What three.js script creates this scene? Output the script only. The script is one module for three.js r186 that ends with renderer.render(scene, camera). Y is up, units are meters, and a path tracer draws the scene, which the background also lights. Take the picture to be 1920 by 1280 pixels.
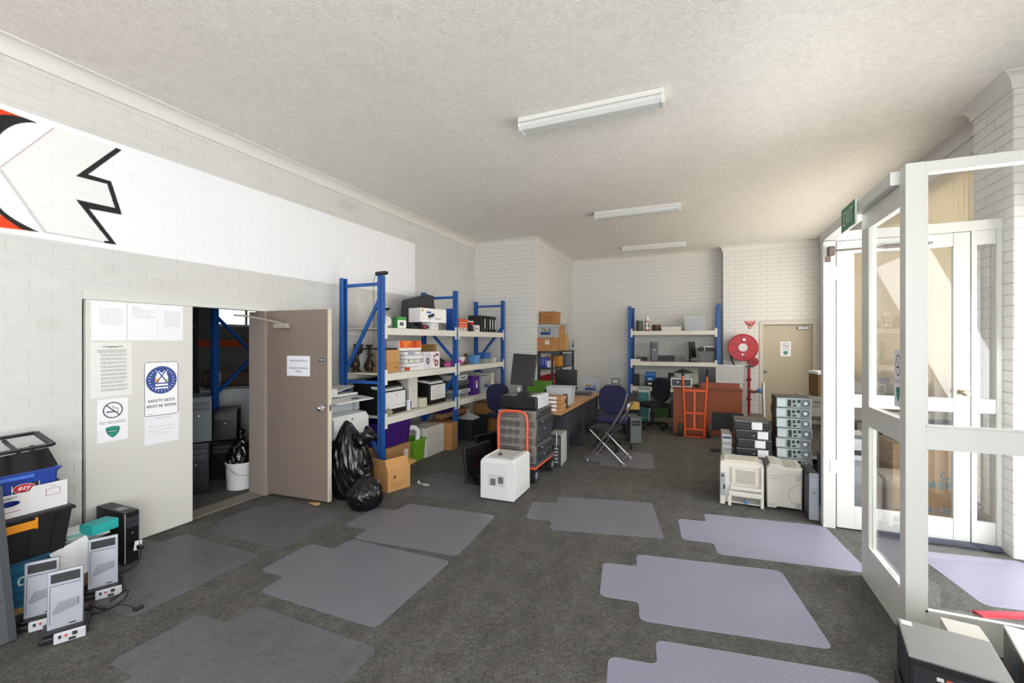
import * as THREE from 'three';
import { mergeGeometries } from 'three/addons/utils/BufferGeometryUtils.js';
import { RoundedBoxGeometry } from 'three/addons/geometries/RoundedBoxGeometry.js';
import { RectAreaLightUniformsLib } from 'three/addons/lights/RectAreaLightUniformsLib.js';

// ------------------------------------------------------------------ camera, sky, light, exposure
// World: x to the east of the camera, y up, depth d = -z. Metres.
const scene = new THREE.Scene();
const camera = new THREE.PerspectiveCamera(75.27, 1.5, 0.05, 100);
camera.position.set(0, 1.69, 0);
camera.rotation.y = 0.4011;
const renderer = new THREE.WebGLRenderer({ antialias: true });
renderer.toneMapping = THREE.LinearToneMapping;
renderer.toneMappingExposure = 1.16;
renderer.shadowMap.enabled = true;
scene.background = new THREE.Color().setRGB(0.93, 0.97, 1.0);
scene.backgroundIntensity = 3.2;
RectAreaLightUniformsLib.init();
function skyLight(name, w, h, [x, y, d], [tx, ty, td], intensity, color = [1, 1, 1]) {
  const l = new THREE.RectAreaLight(new THREE.Color().setRGB(...color), intensity, w, h);
  l.name = name; l.position.set(x, y, -d); l.lookAt(tx, ty, -td); scene.add(l);
}
// daylight in each glazed opening
skyLight('shopfront_daylight', 2.9, 2.7, [2.36, 1.75, -1.95], [-3, 1.75, -1.95], 7.6, [0.91, 0.965, 1.05]);
skyLight('street_window_daylight', 3.4, 2.5, [0.0, 1.85, -3.42], [0.0, 1.85, 4], 2.6, [0.94, 0.975, 1.03]);
skyLight('entry_daylight', 1.3, 2.5, [2.38, 1.40, 3.98], [0, 0.35, 3.98], 5.2, [0.97, 0.99, 1.02]);
skyLight('blind_window_daylight', 4.3, 1.9, [2.30, 2.2, 7.75], [-3, 1.9, 7.75], 2.0, [1, 0.92, 0.78]);
const sun = new THREE.DirectionalLight(0xffffff, 40); // high sun over the roof; it falls on the pavement outside only
sun.position.set(0, 30, -22); sun.target.position.set(0, 0, 0); sun.castShadow = true;
Object.assign(sun.shadow.camera, { left: -20, right: 20, top: 20, bottom: -20, near: 1, far: 90 });
scene.add(sun, sun.target);

// ------------------------------------------------------------------ helpers
let seed = 20240607;
const rnd = () => { seed = (seed * 1664525 + 1013904223) >>> 0; return seed / 4294967296; };
const rr = (a, b) => a + (b - a) * rnd();
const names = {};
function numbered(n) { const k = names[n] = (names[n] ?? -1) + 1; return k ? `${n}_${String(k).padStart(3, '0')}` : n; }
const ORD = ['first', 'second', 'third', 'fourth', 'fifth', 'sixth', 'seventh', 'eighth', 'ninth', 'tenth'];
const R90 = Math.PI / 2, deg = (a) => a * Math.PI / 180;

function flat(g) { // position, normal, uv only and no index, so that everything merges
  g = g.index ? g.toNonIndexed() : g;
  for (const k of Object.keys(g.attributes)) if (!['position', 'normal', 'uv'].includes(k)) g.deleteAttribute(k);
  if (!g.attributes.uv) g.setAttribute('uv', new THREE.BufferAttribute(new Float32Array(g.attributes.position.count * 2), 2));
  g.clearGroups?.(); return g;
}
const join = (gs) => { gs = [gs].flat(9); return gs.length === 1 ? gs[0] : mergeGeometries(gs.map(flat)); };
// boxes: width, height, length, centre x, BASE y, centre z
const bx = (w, h, l, x = 0, y = 0, z = 0) => new THREE.BoxGeometry(w, h, l).translate(x, y + h / 2, z);
const rb = (w, h, l, x = 0, y = 0, z = 0, r = 0.008, s = 2) => new RoundedBoxGeometry(w, h, l, s, Math.min(r, w / 2.01, h / 2.01, l / 2.01)).translate(x, y + h / 2, z);
const cyl = (r, h, x = 0, y = 0, z = 0, r2 = r, n = 20) => new THREE.CylinderGeometry(r2, r, h, n).translate(x, y + h / 2, z);
const cylX = (r, l, x, y, z, n = 20) => new THREE.CylinderGeometry(r, r, l, n).rotateZ(R90).translate(x, y, z);
const cylZ = (r, l, x, y, z, n = 20) => new THREE.CylinderGeometry(r, r, l, n).rotateX(R90).translate(x, y, z);
const sph = (r, x, y, z, sx = 1, sy = 1, sz = 1) => new THREE.SphereGeometry(r, 20, 14).scale(sx, sy, sz).translate(x, y, z);
const lathe = (pts, x = 0, y = 0, z = 0, n = 24) => new THREE.LatheGeometry(pts.map((p) => new THREE.Vector2(...p)), n).translate(x, y, z);
const tor = (R, r, x, y, z, n = 32) => new THREE.TorusGeometry(R, r, 10, n).translate(x, y, z);
function tube(pts, r, n = 40, curved = true, m = 8) {
  const v = pts.map((p) => new THREE.Vector3(...p));
  let c;
  if (curved) c = new THREE.CatmullRomCurve3(v, false, 'centripetal');
  else { c = new THREE.CurvePath(); for (let i = 1; i < v.length; i++) c.add(new THREE.LineCurve3(v[i - 1], v[i])); }
  return new THREE.TubeGeometry(c, n, r, m, false);
}
function rod(a, b, r, n = 12) { // round bar between two points
  const A = new THREE.Vector3(...a), Bv = new THREE.Vector3(...b), dir = Bv.clone().sub(A);
  return new THREE.CylinderGeometry(r, r, dir.length(), n).applyQuaternion(new THREE.Quaternion().setFromUnitVectors(new THREE.Vector3(0, 1, 0), dir.clone().normalize())).translate(...A.add(Bv).multiplyScalar(0.5).toArray());
}
function bar(a, b, w, t) { // flat bar between two points: w across x, t across the other way
  const A = new THREE.Vector3(...a), Bv = new THREE.Vector3(...b), dir = Bv.clone().sub(A);
  return new THREE.BoxGeometry(w, dir.length(), t).applyQuaternion(new THREE.Quaternion().setFromUnitVectors(new THREE.Vector3(0, 1, 0), dir.clone().normalize())).translate(...A.add(Bv).multiplyScalar(0.5).toArray());
}
function hexa(p) { // eight corners: bottom 0..3, top 4..7, each anticlockwise seen from above
  const f = [[3, 2, 1, 0], [4, 5, 6, 7], [0, 1, 5, 4], [1, 2, 6, 5], [2, 3, 7, 6], [3, 0, 4, 7]], pos = [], uv = [];
  for (const [a, b, c, d] of f) for (const [k, u, v] of [[a, 0, 0], [b, 1, 0], [c, 1, 1], [a, 0, 0], [c, 1, 1], [d, 0, 1]]) { pos.push(...p[k]); uv.push(u, v); }
  const g = new THREE.BufferGeometry();
  g.setAttribute('position', new THREE.Float32BufferAttribute(pos, 3)); g.setAttribute('uv', new THREE.Float32BufferAttribute(uv, 2)); g.computeVertexNormals(); return g;
}
function taperBox(w, h, l, w2, l2, x = 0, y = 0, z = 0, dx = 0, dz = 0) { // w,l at the base; w2,l2 at the top
  const q = (a, b, yy, ox, oz) => [[x - a / 2 + ox, yy, z + b / 2 + oz], [x + a / 2 + ox, yy, z + b / 2 + oz], [x + a / 2 + ox, yy, z - b / 2 + oz], [x - a / 2 + ox, yy, z - b / 2 + oz]];
  return hexa([...q(w, l, y, 0, 0), ...q(w2, l2, y + h, dx, dz)]);
}
function prism(pts, depth, bevel = 0, holes = []) { // outline in x,y drawn out along z, centred
  const s = new THREE.Shape(pts.map((p) => new THREE.Vector2(...p)));
  for (const h of holes) s.holes.push(new THREE.Path(h.map((p) => new THREE.Vector2(...p))));
  return new THREE.ExtrudeGeometry(s, { depth: depth - 2 * bevel, bevelEnabled: bevel > 0, bevelSize: bevel, bevelThickness: bevel, bevelSegments: 2, bevelOffset: -bevel }).translate(0, 0, -depth / 2 + bevel);
}
const side = (pts, width, x = 0, bevel = 0) => prism(pts.map(([z, y]) => [-z, y]), width, bevel).rotateY(R90).translate(x, 0, 0); // profile in (z, y), drawn out along x
function roundRect(w, h, r, cx = 0, cy = 0, n = 5) {
  const out = [];
  for (const [sx, sy, a0] of [[1, -1, -90], [1, 1, 0], [-1, 1, 90], [-1, -1, 180]]) for (let i = 0; i <= n; i++) { const a = deg(a0 + 90 * i / n); out.push([cx + sx * (w / 2 - r) + r * Math.cos(a), cy + sy * (h / 2 - r) + r * Math.sin(a)]); }
  return out;
}
const at = (g, x, y, z, rx = 0, ry = 0, rz = 0) => g.applyMatrix4(new THREE.Matrix4().compose(new THREE.Vector3(x, y, z), new THREE.Quaternion().setFromEuler(new THREE.Euler(rx, ry, rz)), new THREE.Vector3(1, 1, 1)));

const mats = {};
function mat(hex, rough = 0.6, metal = 0, extra = {}) {
  const k = hex + '|' + rough + '|' + metal + '|' + JSON.stringify(extra, (kk, v) => (v?.isTexture ? v.uuid : v));
  if (!mats[k]) mats[k] = new (Object.keys(extra).some((e) => ['transmission', 'clearcoat', 'sheen'].includes(e)) ? THREE.MeshPhysicalMaterial : THREE.MeshStandardMaterial)({ color: hex, roughness: rough, metalness: metal, ...extra });
  return mats[k];
}
function part(parent, name, geo, m, label) {
  const o = new THREE.Mesh(Array.isArray(geo) ? join(geo) : geo, m); o.name = name; o.castShadow = o.receiveShadow = true; parent.add(o);
  if (label) o.userData.label = label;
  if (/slot_row|vent_holes|key_rows|stud_row|grille$/.test(name)) o.userData.kind = 'stuff';
  return o;
}
function thing(name, label, category, [x, y, d], rot = 0, group) { // fronts look along +z, to the camera's side of the room
  const o = new THREE.Group(); o.name = numbered(name); o.position.set(x, y, -d); o.rotation.y = rot; o.userData = { label, category };
  if (group) o.userData.group = group;
  scene.add(o); return o;
}
function struct(name, label, category) { const o = new THREE.Group(); o.name = numbered(name); o.userData = { kind: 'structure', label, category }; scene.add(o); return o; }
// a box of the setting given by its ranges in x, y and depth
const wb = (x0, x1, y0, y1, d0, d1) => new THREE.BoxGeometry(x1 - x0, y1 - y0, d1 - d0).translate((x0 + x1) / 2, (y0 + y1) / 2, -(d0 + d1) / 2);

function canvasTex(w, h, draw) {
  const c = document.createElement('canvas'); c.width = w; c.height = h; const g = c.getContext('2d'); draw(g, w, h);
  const t = new THREE.CanvasTexture(c); t.colorSpace = THREE.SRGBColorSpace; t.magFilter = THREE.LinearFilter; return t;
}
const printed = (w, h, draw, rough = 0.6) => new THREE.MeshStandardMaterial({ map: canvasTex(w, h, draw), roughness: rough });
// tileable value noise, several octaves
function noise2(n, cells, octaves, gain = 0.5) {
  const out = new Float32Array(n * n); let amp = 1, tot = 0;
  for (let o = 0; o < octaves; o++) {
    const c = cells << o, lat = Float32Array.from({ length: c * c }, rnd);
    for (let y = 0; y < n; y++) for (let x = 0; x < n; x++) {
      const fx = x * c / n, fy = y * c / n, ix = fx | 0, iy = fy | 0; let u = fx - ix, v = fy - iy; u = u * u * (3 - 2 * u); v = v * v * (3 - 2 * v);
      const a = lat[iy % c * c + ix % c], b = lat[iy % c * c + (ix + 1) % c], e = lat[(iy + 1) % c * c + ix % c], f = lat[(iy + 1) % c * c + (ix + 1) % c];
      out[y * n + x] += amp * (a + (b - a) * u + (e - a) * v + (a - b - e + f) * u * v);
    }
    tot += amp; amp *= gain;
  }
  return out.map((v) => v / tot);
}
function dataTex(n, f, srgb, repeat) {
  const d = new Uint8Array(n * n * 4);
  for (let i = 0; i < n * n; i++) { const c = f(i, i % n, i / n | 0); d[4 * i] = c[0]; d[4 * i + 1] = c[1]; d[4 * i + 2] = c[2]; d[4 * i + 3] = 255; }
  const t = new THREE.DataTexture(d, n, n); t.magFilter = THREE.LinearFilter; t.wrapS = t.wrapT = THREE.RepeatWrapping; t.repeat.set(repeat, repeat);
  if (srgb) t.colorSpace = THREE.SRGBColorSpace; t.needsUpdate = true; return t;
}
// box mapping in metres for flat-sided geometry
function metreUV(g) {
  g = flat(g); const p = g.attributes.position, n = g.attributes.normal, uv = g.attributes.uv;
  for (let i = 0; i < p.count; i++) {
    const ax = Math.abs(n.getX(i)), ay = Math.abs(n.getY(i)), az = Math.abs(n.getZ(i));
    if (ay >= ax && ay >= az) uv.setXY(i, p.getX(i), -p.getZ(i)); else if (ax >= az) uv.setXY(i, -p.getZ(i), p.getY(i)); else uv.setXY(i, p.getX(i), p.getY(i));
  }
  return g;
}

// ------------------------------------------------------------------ surface materials
const fine = noise2(512, 64, 3, 0.7), coarse = noise2(512, 5, 5, 0.55), mid = noise2(512, 24, 3, 0.6);
const clamp = (v) => Math.max(0, Math.min(255, v));
const carpetMap = dataTex(512, (i) => { const v = (fine[i] - 0.5) * 60 + (rnd() - 0.5) * 44 + (coarse[i] - 0.5) * 30; return [clamp(83 + v), clamp(81 + v), clamp(77 + v * 0.97)]; }, true, 1.6);
const carpetBump = dataTex(512, (i) => { const v = clamp(fine[i] * 200 + rnd() * 55); return [v, v, v]; }, false, 2.5);
const carpet = new THREE.MeshStandardMaterial({ map: carpetMap, bumpMap: carpetBump, bumpScale: 0.004, roughness: 0.95 });
const stipple = dataTex(512, (i) => { const v = clamp((mid[i] * 0.15 + fine[i] * 0.85) * 255); return [v, v, v]; }, false, 2.2);
const ceilingTone = dataTex(512, (i) => { const v = (coarse[i] - 0.5) * 5 + (fine[i] - 0.5) * 18; return [clamp(240 + v), clamp(236 + v), clamp(229 + v)]; }, true, 0.45);
const ceilingMat = new THREE.MeshStandardMaterial({ map: ceilingTone, bumpMap: stipple, bumpScale: 0.006, roughness: 0.95 });
const brushed = dataTex(256, (i, x, y) => { const v = clamp(110 + mid[(y * 2) * 512 + x * 2] * 80 + rnd() * 40); return [v, v, v]; }, false, 3);
const brickPaint = new THREE.MeshStandardMaterial({ color: 0xdcdbd7, roughness: 0.75, bumpMap: brushed, bumpScale: 0.0012 });
const jointPaint = new THREE.MeshStandardMaterial({ color: 0xc8c6c1, roughness: 0.85 });
const trimPaint = mat(0xdcd9d2, 0.55), whitePaint = mat(0xd6d6d0, 0.4), creamPaint = mat(0xd8d0bf, 0.5);
const glass = new THREE.MeshPhysicalMaterial({ color: 0xffffff, transmission: 1, roughness: 0.0, thickness: 0, ior: 1.5 });
const blackPlastic = mat(0x17181a, 0.45), darkPlastic = mat(0x2a2c2f, 0.5), greyPlastic = mat(0x85888c, 0.5), paleGrey = mat(0xc9c9c6, 0.5), whitePlastic = mat(0xe2e2df, 0.42), cream = mat(0xd3cfc5, 0.5);
const chrome = mat(0xc9cbd0, 0.18, 1), steel = mat(0x8c8f93, 0.38, 0.9), galv = mat(0xa3a6a8, 0.45, 0.8), rackBlue = mat(0x1f57a4, 0.42), shelfCream = mat(0xdedcd0, 0.5), paper = mat(0xe9e9ea, 0.8), rubber = mat(0x1d1d1d, 0.85), orangePaint = mat(0xe2521c, 0.4), cardTan = mat(0xae7f4e, 0.85), cardPale = mat(0xc79f6b, 0.85);
// ------------------------------------------------------------------ the room: floor, ceiling, walls
const CEIL = 3.77, XL = -4.39, XR = 2.42;
{ const o = struct('floor', 'worn dark grey brown carpet floor', 'floor'); part(o, 'carpet', metreUV(wb(-8.6, 2.7, -0.12, 0, -3.8, 11.5)), carpet); }
{ const o = struct('ceiling', 'off white stippled ceiling', 'ceiling'); part(o, 'plaster', metreUV(wb(-8.6, 2.7, CEIL, CEIL + 0.2, -3.8, 11.5)), ceilingMat); }
{ const o = struct('pavement', 'pale concrete pavement outside', 'pavement'); part(o, 'slab', wb(2.7, 24, -0.3, -0.12, -20, 30), mat(0xb9b6ae, 0.9)); part(o, 'slab', wb(-20, 2.7, -0.3, -0.12, -20, -3.8), mat(0xb9b6ae, 0.9)); }

// paint of the west wall: pale grey, a white sign panel with an orange and black emblem, slightly uneven rolled paint. u = depth, v = height
const LW0 = -0.2, LW1 = 8.4, LH = CEIL;
const leftPaint = new THREE.MeshStandardMaterial({ roughness: 0.72, bumpMap: brushed, bumpScale: 0.0012, map: canvasTex(2048, 900, (g, W, H) => {
  const X = (d) => (d - LW0) / (LW1 - LW0) * W, Y = (y) => (1 - y / LH) * H;
  const poly = (pts, fill) => { g.fillStyle = fill; g.beginPath(); pts.forEach(([d, y], i) => (i ? g.lineTo(X(d), Y(y)) : g.moveTo(X(d), Y(y)))); g.closePath(); g.fill(); };
  g.fillStyle = '#d0cfcb'; g.fillRect(0, 0, W, H);
  for (let i = 0; i < 500; i++) { g.fillStyle = `rgba(${rnd() < 0.5 ? '120,112,98' : '255,255,250'},${0.02 + rnd() * 0.03})`; g.fillRect(rnd() * W, rnd() * H, 20 + rnd() * 90, 5 + rnd() * 30); }
  poly([[LW0, 3.31], [6.19, 3.325], [6.19, 2.44], [LW0, 2.435]], '#f0f0f2');
  // orange crescent with its black outline
  const arc = (pts) => { g.beginPath(); g.moveTo(X(pts[0][0]), Y(pts[0][1])); for (let i = 1; i < pts.length; i += 2) g.quadraticCurveTo(X(pts[i][0]), Y(pts[i][1]), X(pts[i + 1][0]), Y(pts[i + 1][1])); };
  g.fillStyle = '#e2420f'; arc([[1.6, 3.262], [1.15, 3.30], [0.5, 3.26], [0.5, 2.9], [0.5, 2.47], [1.15, 2.44], [1.6, 2.481], [1.2, 2.6], [1.18, 2.87], [1.2, 3.16], [1.6, 3.262]]); g.fill();
  g.fillStyle = '#17171a'; arc([[1.60, 3.262], [1.56, 3.268], [1.525, 3.268], [1.36, 3.25], [1.33, 3.1], [1.22, 2.9], [1.34, 2.64], [1.42, 2.54], [1.523, 2.480], [1.56, 2.476], [1.61, 2.480], [1.47, 2.53], [1.415, 2.60], [1.30, 2.85], [1.415, 3.10], [1.48, 3.23], [1.60, 3.262]]); g.fill();
  // the pale grey arrow shape and its thin edges
  poly([[1.69, 3.268], [1.415, 2.875], [1.64, 2.487], [2.05, 2.482], [1.82, 2.773], [2.06, 2.725], [2.03, 2.985], [1.82, 2.957], [2.07, 3.268]], '#e9e9e7');
  g.lineCap = 'butt'; g.strokeStyle = '#b9a9ac'; g.lineWidth = 1.6; g.beginPath(); g.moveTo(X(1.69), Y(3.268)); g.lineTo(X(1.415), Y(2.875)); g.stroke();
  g.strokeStyle = '#c9ccca'; g.lineWidth = 5; g.beginPath(); g.moveTo(X(1.415), Y(2.865)); g.lineTo(X(1.64), Y(2.487)); g.stroke();
  g.strokeStyle = '#b4b4b2'; g.lineWidth = 2; g.beginPath(); g.moveTo(X(1.64), Y(2.487)); g.lineTo(X(2.02), Y(2.484)); g.stroke();
  // black zigzag
  poly([[2.068, 3.272], [2.105, 3.268], [1.886, 2.991], [2.034, 2.987], [2.106, 2.735], [1.893, 2.727], [2.07, 2.482], [1.99, 2.480], [1.992, 2.497], [2.02, 2.5], [1.815, 2.775], [2.06, 2.778], [2.008, 2.957], [1.815, 2.955]], '#18191b');
}) });

function uvBrick(x0, x1, y0, y1, d0, d1) { // uv = place on the west wall
  const g = flat(wb(x0, x1, y0, y1, d0, d1)), p = g.attributes.position, uv = g.attributes.uv;
  for (let i = 0; i < p.count; i++) uv.setXY(i, (-p.getZ(i) - LW0) / (LW1 - LW0), p.getY(i) / LH);
  return g;
}
// courses of painted bricks on a wall: s runs along the wall, y up; hole(s0,s1,y0,y1) leaves bricks out
const COURSE = 0.086, MODULE = 0.24, JOINT = 0.009;
function courses(s0, s1, y1, hole, put) {
  for (let k = 0, y = 0; y < y1; k++, y += COURSE) {
    for (let s = s0 - (k % 2 ? MODULE / 2 : 0); s < s1; s += MODULE) {
      const a = Math.max(s, s0) + JOINT / 2, b = Math.min(s + MODULE, s1) - JOINT / 2, t = Math.min(y + COURSE - JOINT, y1);
      if (b - a < 0.03 || t - y < 0.02) continue;
      let cuts = [[a, b]];
      for (const [h0, h1, hy0, hy1] of hole) if (t > hy0 && y < hy1) cuts = cuts.flatMap(([p, q]) => (q <= h0 || p >= h1 ? [[p, q]] : [[p, h0], [h1, q]].filter(([u, v]) => v - u > 0.02)));
      for (const [p, q] of cuts) put(p, q, y + 0.0005, t);
    }
  }
}
const th = 0.4011, camT = (x, d) => d * Math.cos(th) - x * Math.sin(th), camA = (x, d) => (x * Math.cos(th) + d * Math.sin(th)) / camT(x, d);
function brickWork(o, list, single, m) { // list of {g: () => geometry, size}; the largest in view become parts of their own
  list.sort((a, b) => b.size - a.size);
  list.slice(0, single).forEach((b) => part(o, 'brick', b.g(), m));
  if (list.length > single) { const r = part(o, 'brickwork', list.slice(single).map((b) => b.g()), m); r.userData.kind = 'stuff'; }
}
{ // west wall with the double doorway
  const o = struct('wall_left', 'long painted brick wall with a white sign panel', 'wall'), T = 0.26;
  const S = XL - 0.004, cut = [[1.85, 3.50, -1, 2.085]];
  part(o, 'wall_core', [uvBrick(S - T, S, 0, CEIL, 0.6, 1.85), uvBrick(S - T, S, 2.085, CEIL, 1.85, 3.50), uvBrick(S - T, S, 0, CEIL, 3.50, 8.5), uvBrick(S - T, XL, 0, CEIL, -3.6, 0.6)], leftPaint);
  const list = [];
  courses(0.6, 8.31, CEIL - 0.02, cut, (a, b, y0, y1) => {
    const j = rr(-0.0008, 0.0008); const t = camT(XL, (a + b) / 2), u = camA(XL, b), v = (1.69 - (y0 + y1) / 2) / t;
    const seen = u > -1.16 && Math.abs(v) < 0.775 && !(y1 < 1.0 && a < 1.85) && y0 < CEIL - 0.12;
    list.push({ g: () => uvBrick(S, XL + j, y0, y1, a, b), size: seen ? 1 / t + (b - a > 0.1 ? 0 : -1) : -9 });
  });
  brickWork(o, list, 300, leftPaint);
}
function plainBricks(o, list, g) { g.computeBoundingBox(); const y = g.boundingBox.min.y, a = g.boundingBox, w = Math.max(a.max.x - a.min.x, a.max.z - a.min.z); list.push({ g: () => metreUV(g), size: y > 1.75 && y < CEIL - 0.14 && w > 0.2 ? 1 : 0 }); }
function faceD(o, x0, x1, D, hole, list, dirSign = -1) { courses(x0, x1, CEIL - 0.02, hole, (a, b, y0, y1) => plainBricks(o, list, wb(a, b, y0, y1, D, D + 0.004))); }
function faceX(o, d0, d1, X, hole, list, s) { courses(d0, d1, CEIL - 0.02, hole, (a, b, y0, y1) => plainBricks(o, list, s > 0 ? wb(X - 0.004, X, y0, y1, a, b) : wb(X, X + 0.004, y0, y1, a, b))); }
{ // north end: the projecting block, the recessed middle and the part with the door
  const o = struct('wall_back_left', 'painted brick block projecting beside the shelving', 'wall'), l = [];
  part(o, 'wall_core', metreUV(wb(XL - 0.26, -3.034, 0, CEIL, 8.314, 11.5)), jointPaint);
  faceD(o, XL, -3.03, 8.31, [], l); faceX(o, 8.31, 11.08, -3.03, [], l, 1); brickWork(o, l, 300, brickPaint);
}
{ const o = struct('wall_back', 'painted brick wall behind the far shelving', 'wall'), l = [];
  part(o, 'wall_core', metreUV(wb(-3.034, 0.474, 0, CEIL, 11.084, 11.5)), jointPaint); faceD(o, -3.03, 0.47, 11.08, [], l); brickWork(o, l, 300, brickPaint); }
{ const o = struct('wall_back_right', 'painted brick wall around the fire hose and far door', 'wall'), l = [];
  const D = 10.73, hole = [[1.17, 2.19, -1, 2.11]];
  part(o, 'wall_core', metreUV(join([wb(0.474, 1.17, 0, CEIL, D + 0.004, 11.5), wb(1.17, 2.19, 2.11, CEIL, D + 0.004, 11.5), wb(2.19, 2.7, 0, CEIL, D + 0.004, 11.5), wb(1.17, 2.19, 0, 2.11, 11.1, 11.5)])), jointPaint);
  faceD(o, 0.47, 2.25, D, hole, l); faceX(o, D, 11.08, 0.47, [], l, -1);
  part(o, 'wall_core', metreUV(wb(2.25, 2.5, 0, CEIL, 10.2, D)), jointPaint); faceX(o, 10.2, D, 2.246, [], l, -1); faceD(o, 2.25, XR, 10.196, [], l);
  brickWork(o, l, 300, brickPaint); }
// east wall: shopfront south of the entry, the entry door, a brick pier, then windows with blinds
{ const o = struct('wall_right', 'painted wall with street windows and a brick pier', 'wall'), T = 0.24;
  const W = (y0, y1, d0, d1) => wb(XR, XR + T, y0, y1, d0, d1);
  part(o, 'wall_core', metreUV(join([W(0, CEIL, -3.8, -3.4), W(0, 0.35, -3.4, -0.5), W(3.15, CEIL, -3.4, -0.5), W(0, CEIL, -0.5, 3.3), W(2.65, CEIL, 3.3, 4.66), W(0, CEIL, 4.66, 5.5), W(0, 1.15, 5.5, 10.0), W(3.3, CEIL, 5.5, 10.0), W(0, CEIL, 10.0, 11.0)])), brickPaint);
  part(o, 'pier_core', metreUV(wb(2.254, XR, 0, CEIL, 4.704, 5.25)), jointPaint);
  const l = [];
  courses(2.25, XR, CEIL - 0.02, [], (a, b, y0, y1) => l.push({ g: () => metreUV(wb(a, b, y0, y1, 4.70, 4.704)), size: 1 }));
  courses(4.70, 5.25, CEIL - 0.02, [], (a, b, y0, y1) => l.push({ g: () => metreUV(wb(2.25, 2.254, y0, y1, a, b)), size: 1 }));
  brickWork(o, l, 300, brickPaint);
}
{ const o = struct('wall_front', 'painted wall with a wide street window', 'wall');
  part(o, 'wall_core', metreUV(join([wb(-8.6, -1.8, 0, CEIL, -3.8, -3.5), wb(1.8, 2.7, 0, CEIL, -3.8, -3.5), wb(-1.8, 1.8, 0, 0.55, -3.8, -3.5), wb(-1.8, 1.8, 3.15, CEIL, -3.8, -3.5)])), brickPaint); }
function windowAt(label, [x0, x1], [y0, y1], [d0, d1], along, n) { // aluminium frame with mullions and panes
  const o = struct('window', label, 'window'), f = mat(0xd5d6d4, 0.4), t = 0.05, A = along === 'd' ? [d0, d1] : [x0, x1];
  const seg = (a, b, ya, yb, thick) => (along === 'd' ? wb((x0 + x1) / 2 - thick / 2, (x0 + x1) / 2 + thick / 2, ya, yb, a, b) : wb(a, b, ya, yb, (d0 + d1) / 2 - thick / 2, (d0 + d1) / 2 + thick / 2));
  const step = (A[1] - A[0]) / n;
  part(o, 'window_frame', [seg(A[0], A[1], y0, y0 + t, 0.06), seg(A[0], A[1], y1 - t, y1, 0.06), seg(A[0], A[0] + t, y0, y1, 0.06), seg(A[1] - t, A[1], y0, y1, 0.06)], f);
  for (let i = 1; i < n; i++) part(o, 'mullion', seg(A[0] + i * step - t / 2, A[0] + i * step + t / 2, y0 + t, y1 - t, 0.055), f);
  for (let i = 0; i < n; i++) part(o, 'pane', seg(A[0] + i * step + t / 2, A[0] + (i + 1) * step - t / 2, y0 + t, y1 - t, 0.006), glass);
  return o;
}
names.window = 0;
windowAt('aluminium framed shopfront window', [XR + 0.08, XR + 0.14], [0.35, 3.15], [-3.4, -0.5], 'd', 2);
windowAt('wide aluminium framed street window', [-1.8, 1.8], [0.55, 3.15], [-3.68, -3.62], 'x', 3);
windowAt('glazed outer door and sidelight of the entry', [XR + 0.1, XR + 0.16], [0, 2.65], [3.3, 4.66], 'd', 2);
windowAt('window behind pale vertical blinds', [XR + 0.12, XR + 0.18], [1.15, 3.3], [5.5, 10.0], 'd', 4);
{ const o = thing('vertical_blind', 'cream vertical blind slats hanging in the windows past the glazed entry', 'blind', [0, 0, 0]);
  const m = mat(0xe6dcc6, 0.9, 0, { transmission: 0.35, thickness: 0, side: THREE.DoubleSide });
  part(o, 'head_rail', wb(XR - 0.06, XR - 0.005, 3.46, 3.52, 5.3, 10.15), whitePaint);
  for (let i = 0; i < 52; i++) part(o, 'slat', at(new THREE.BoxGeometry(0.001, 2.42, 0.088), XR - 0.045, 2.25, -(5.36 + i * 0.0925), 0, deg(24), 0), m); }

// cornice: cove moulding along the wall tops
function cornice(label, a, b, inward, ma, mb) { // a, b = [x, d] along the wall face; inward = unit vector into the room [x, d]; ma, mb = mitre: 1 outside corner, -1 inside corner
  const o = struct('trim', label, 'cornice'); const s = [[0, 0], [0.095, 0], [0.095, -0.008]];
  for (let i = 0; i <= 6; i++) { const t = deg(90 * i / 6); s.push([0.018 + 0.077 * (1 - Math.sin(t)), -0.012 - 0.09 * (1 - Math.cos(t))]); }
  s.push([0.018, -0.118], [0, -0.118]);
  const L = Math.hypot(b[0] - a[0], b[1] - a[1]), g = prism(s, L), p = g.attributes.position; // profile x = inward, y = up; z along the wall
  const ux = new THREE.Vector3(inward[0], 0, -inward[1]), uy = new THREE.Vector3(0, 1, 0), uz = ux.clone().cross(uy);
  const fwd = new THREE.Vector3(b[0] - a[0], 0, a[1] - b[1]).dot(uz) > 0, [m0, m1] = fwd ? [ma, mb] : [mb, ma];
  for (let i = 0; i < p.count; i++) p.setZ(i, p.getZ(i) + (p.getZ(i) > 0 ? m1 : -m0) * p.getX(i));
  g.computeVertexNormals();
  g.applyMatrix4(new THREE.Matrix4().makeBasis(ux, uy, uz)).translate((a[0] + b[0]) / 2, CEIL, -(a[1] + b[1]) / 2);
  part(o, 'cove', g, trimPaint);
}
names.trim = 0;
cornice('cove cornice along the sign panel wall', [XL, -3.5], [XL, 8.31], [1, 0], 0, -1);
cornice('cove cornice on the projecting brick block', [XL, 8.31], [-3.03, 8.31], [0, -1], -1, 1);
cornice('cove cornice on the return of the projecting block', [-3.03, 8.31], [-3.03, 11.08], [1, 0], 1, -1);
cornice('cove cornice above the far shelving', [-3.03, 11.08], [0.47, 11.08], [0, -1], -1, -1);
cornice('short cove cornice on the step beside the far rack', [0.47, 11.08], [0.47, 10.73], [-1, 0], -1, 1);
cornice('cove cornice above the fire hose and far door', [0.47, 10.73], [2.25, 10.73], [0, -1], 1, -1);
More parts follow.
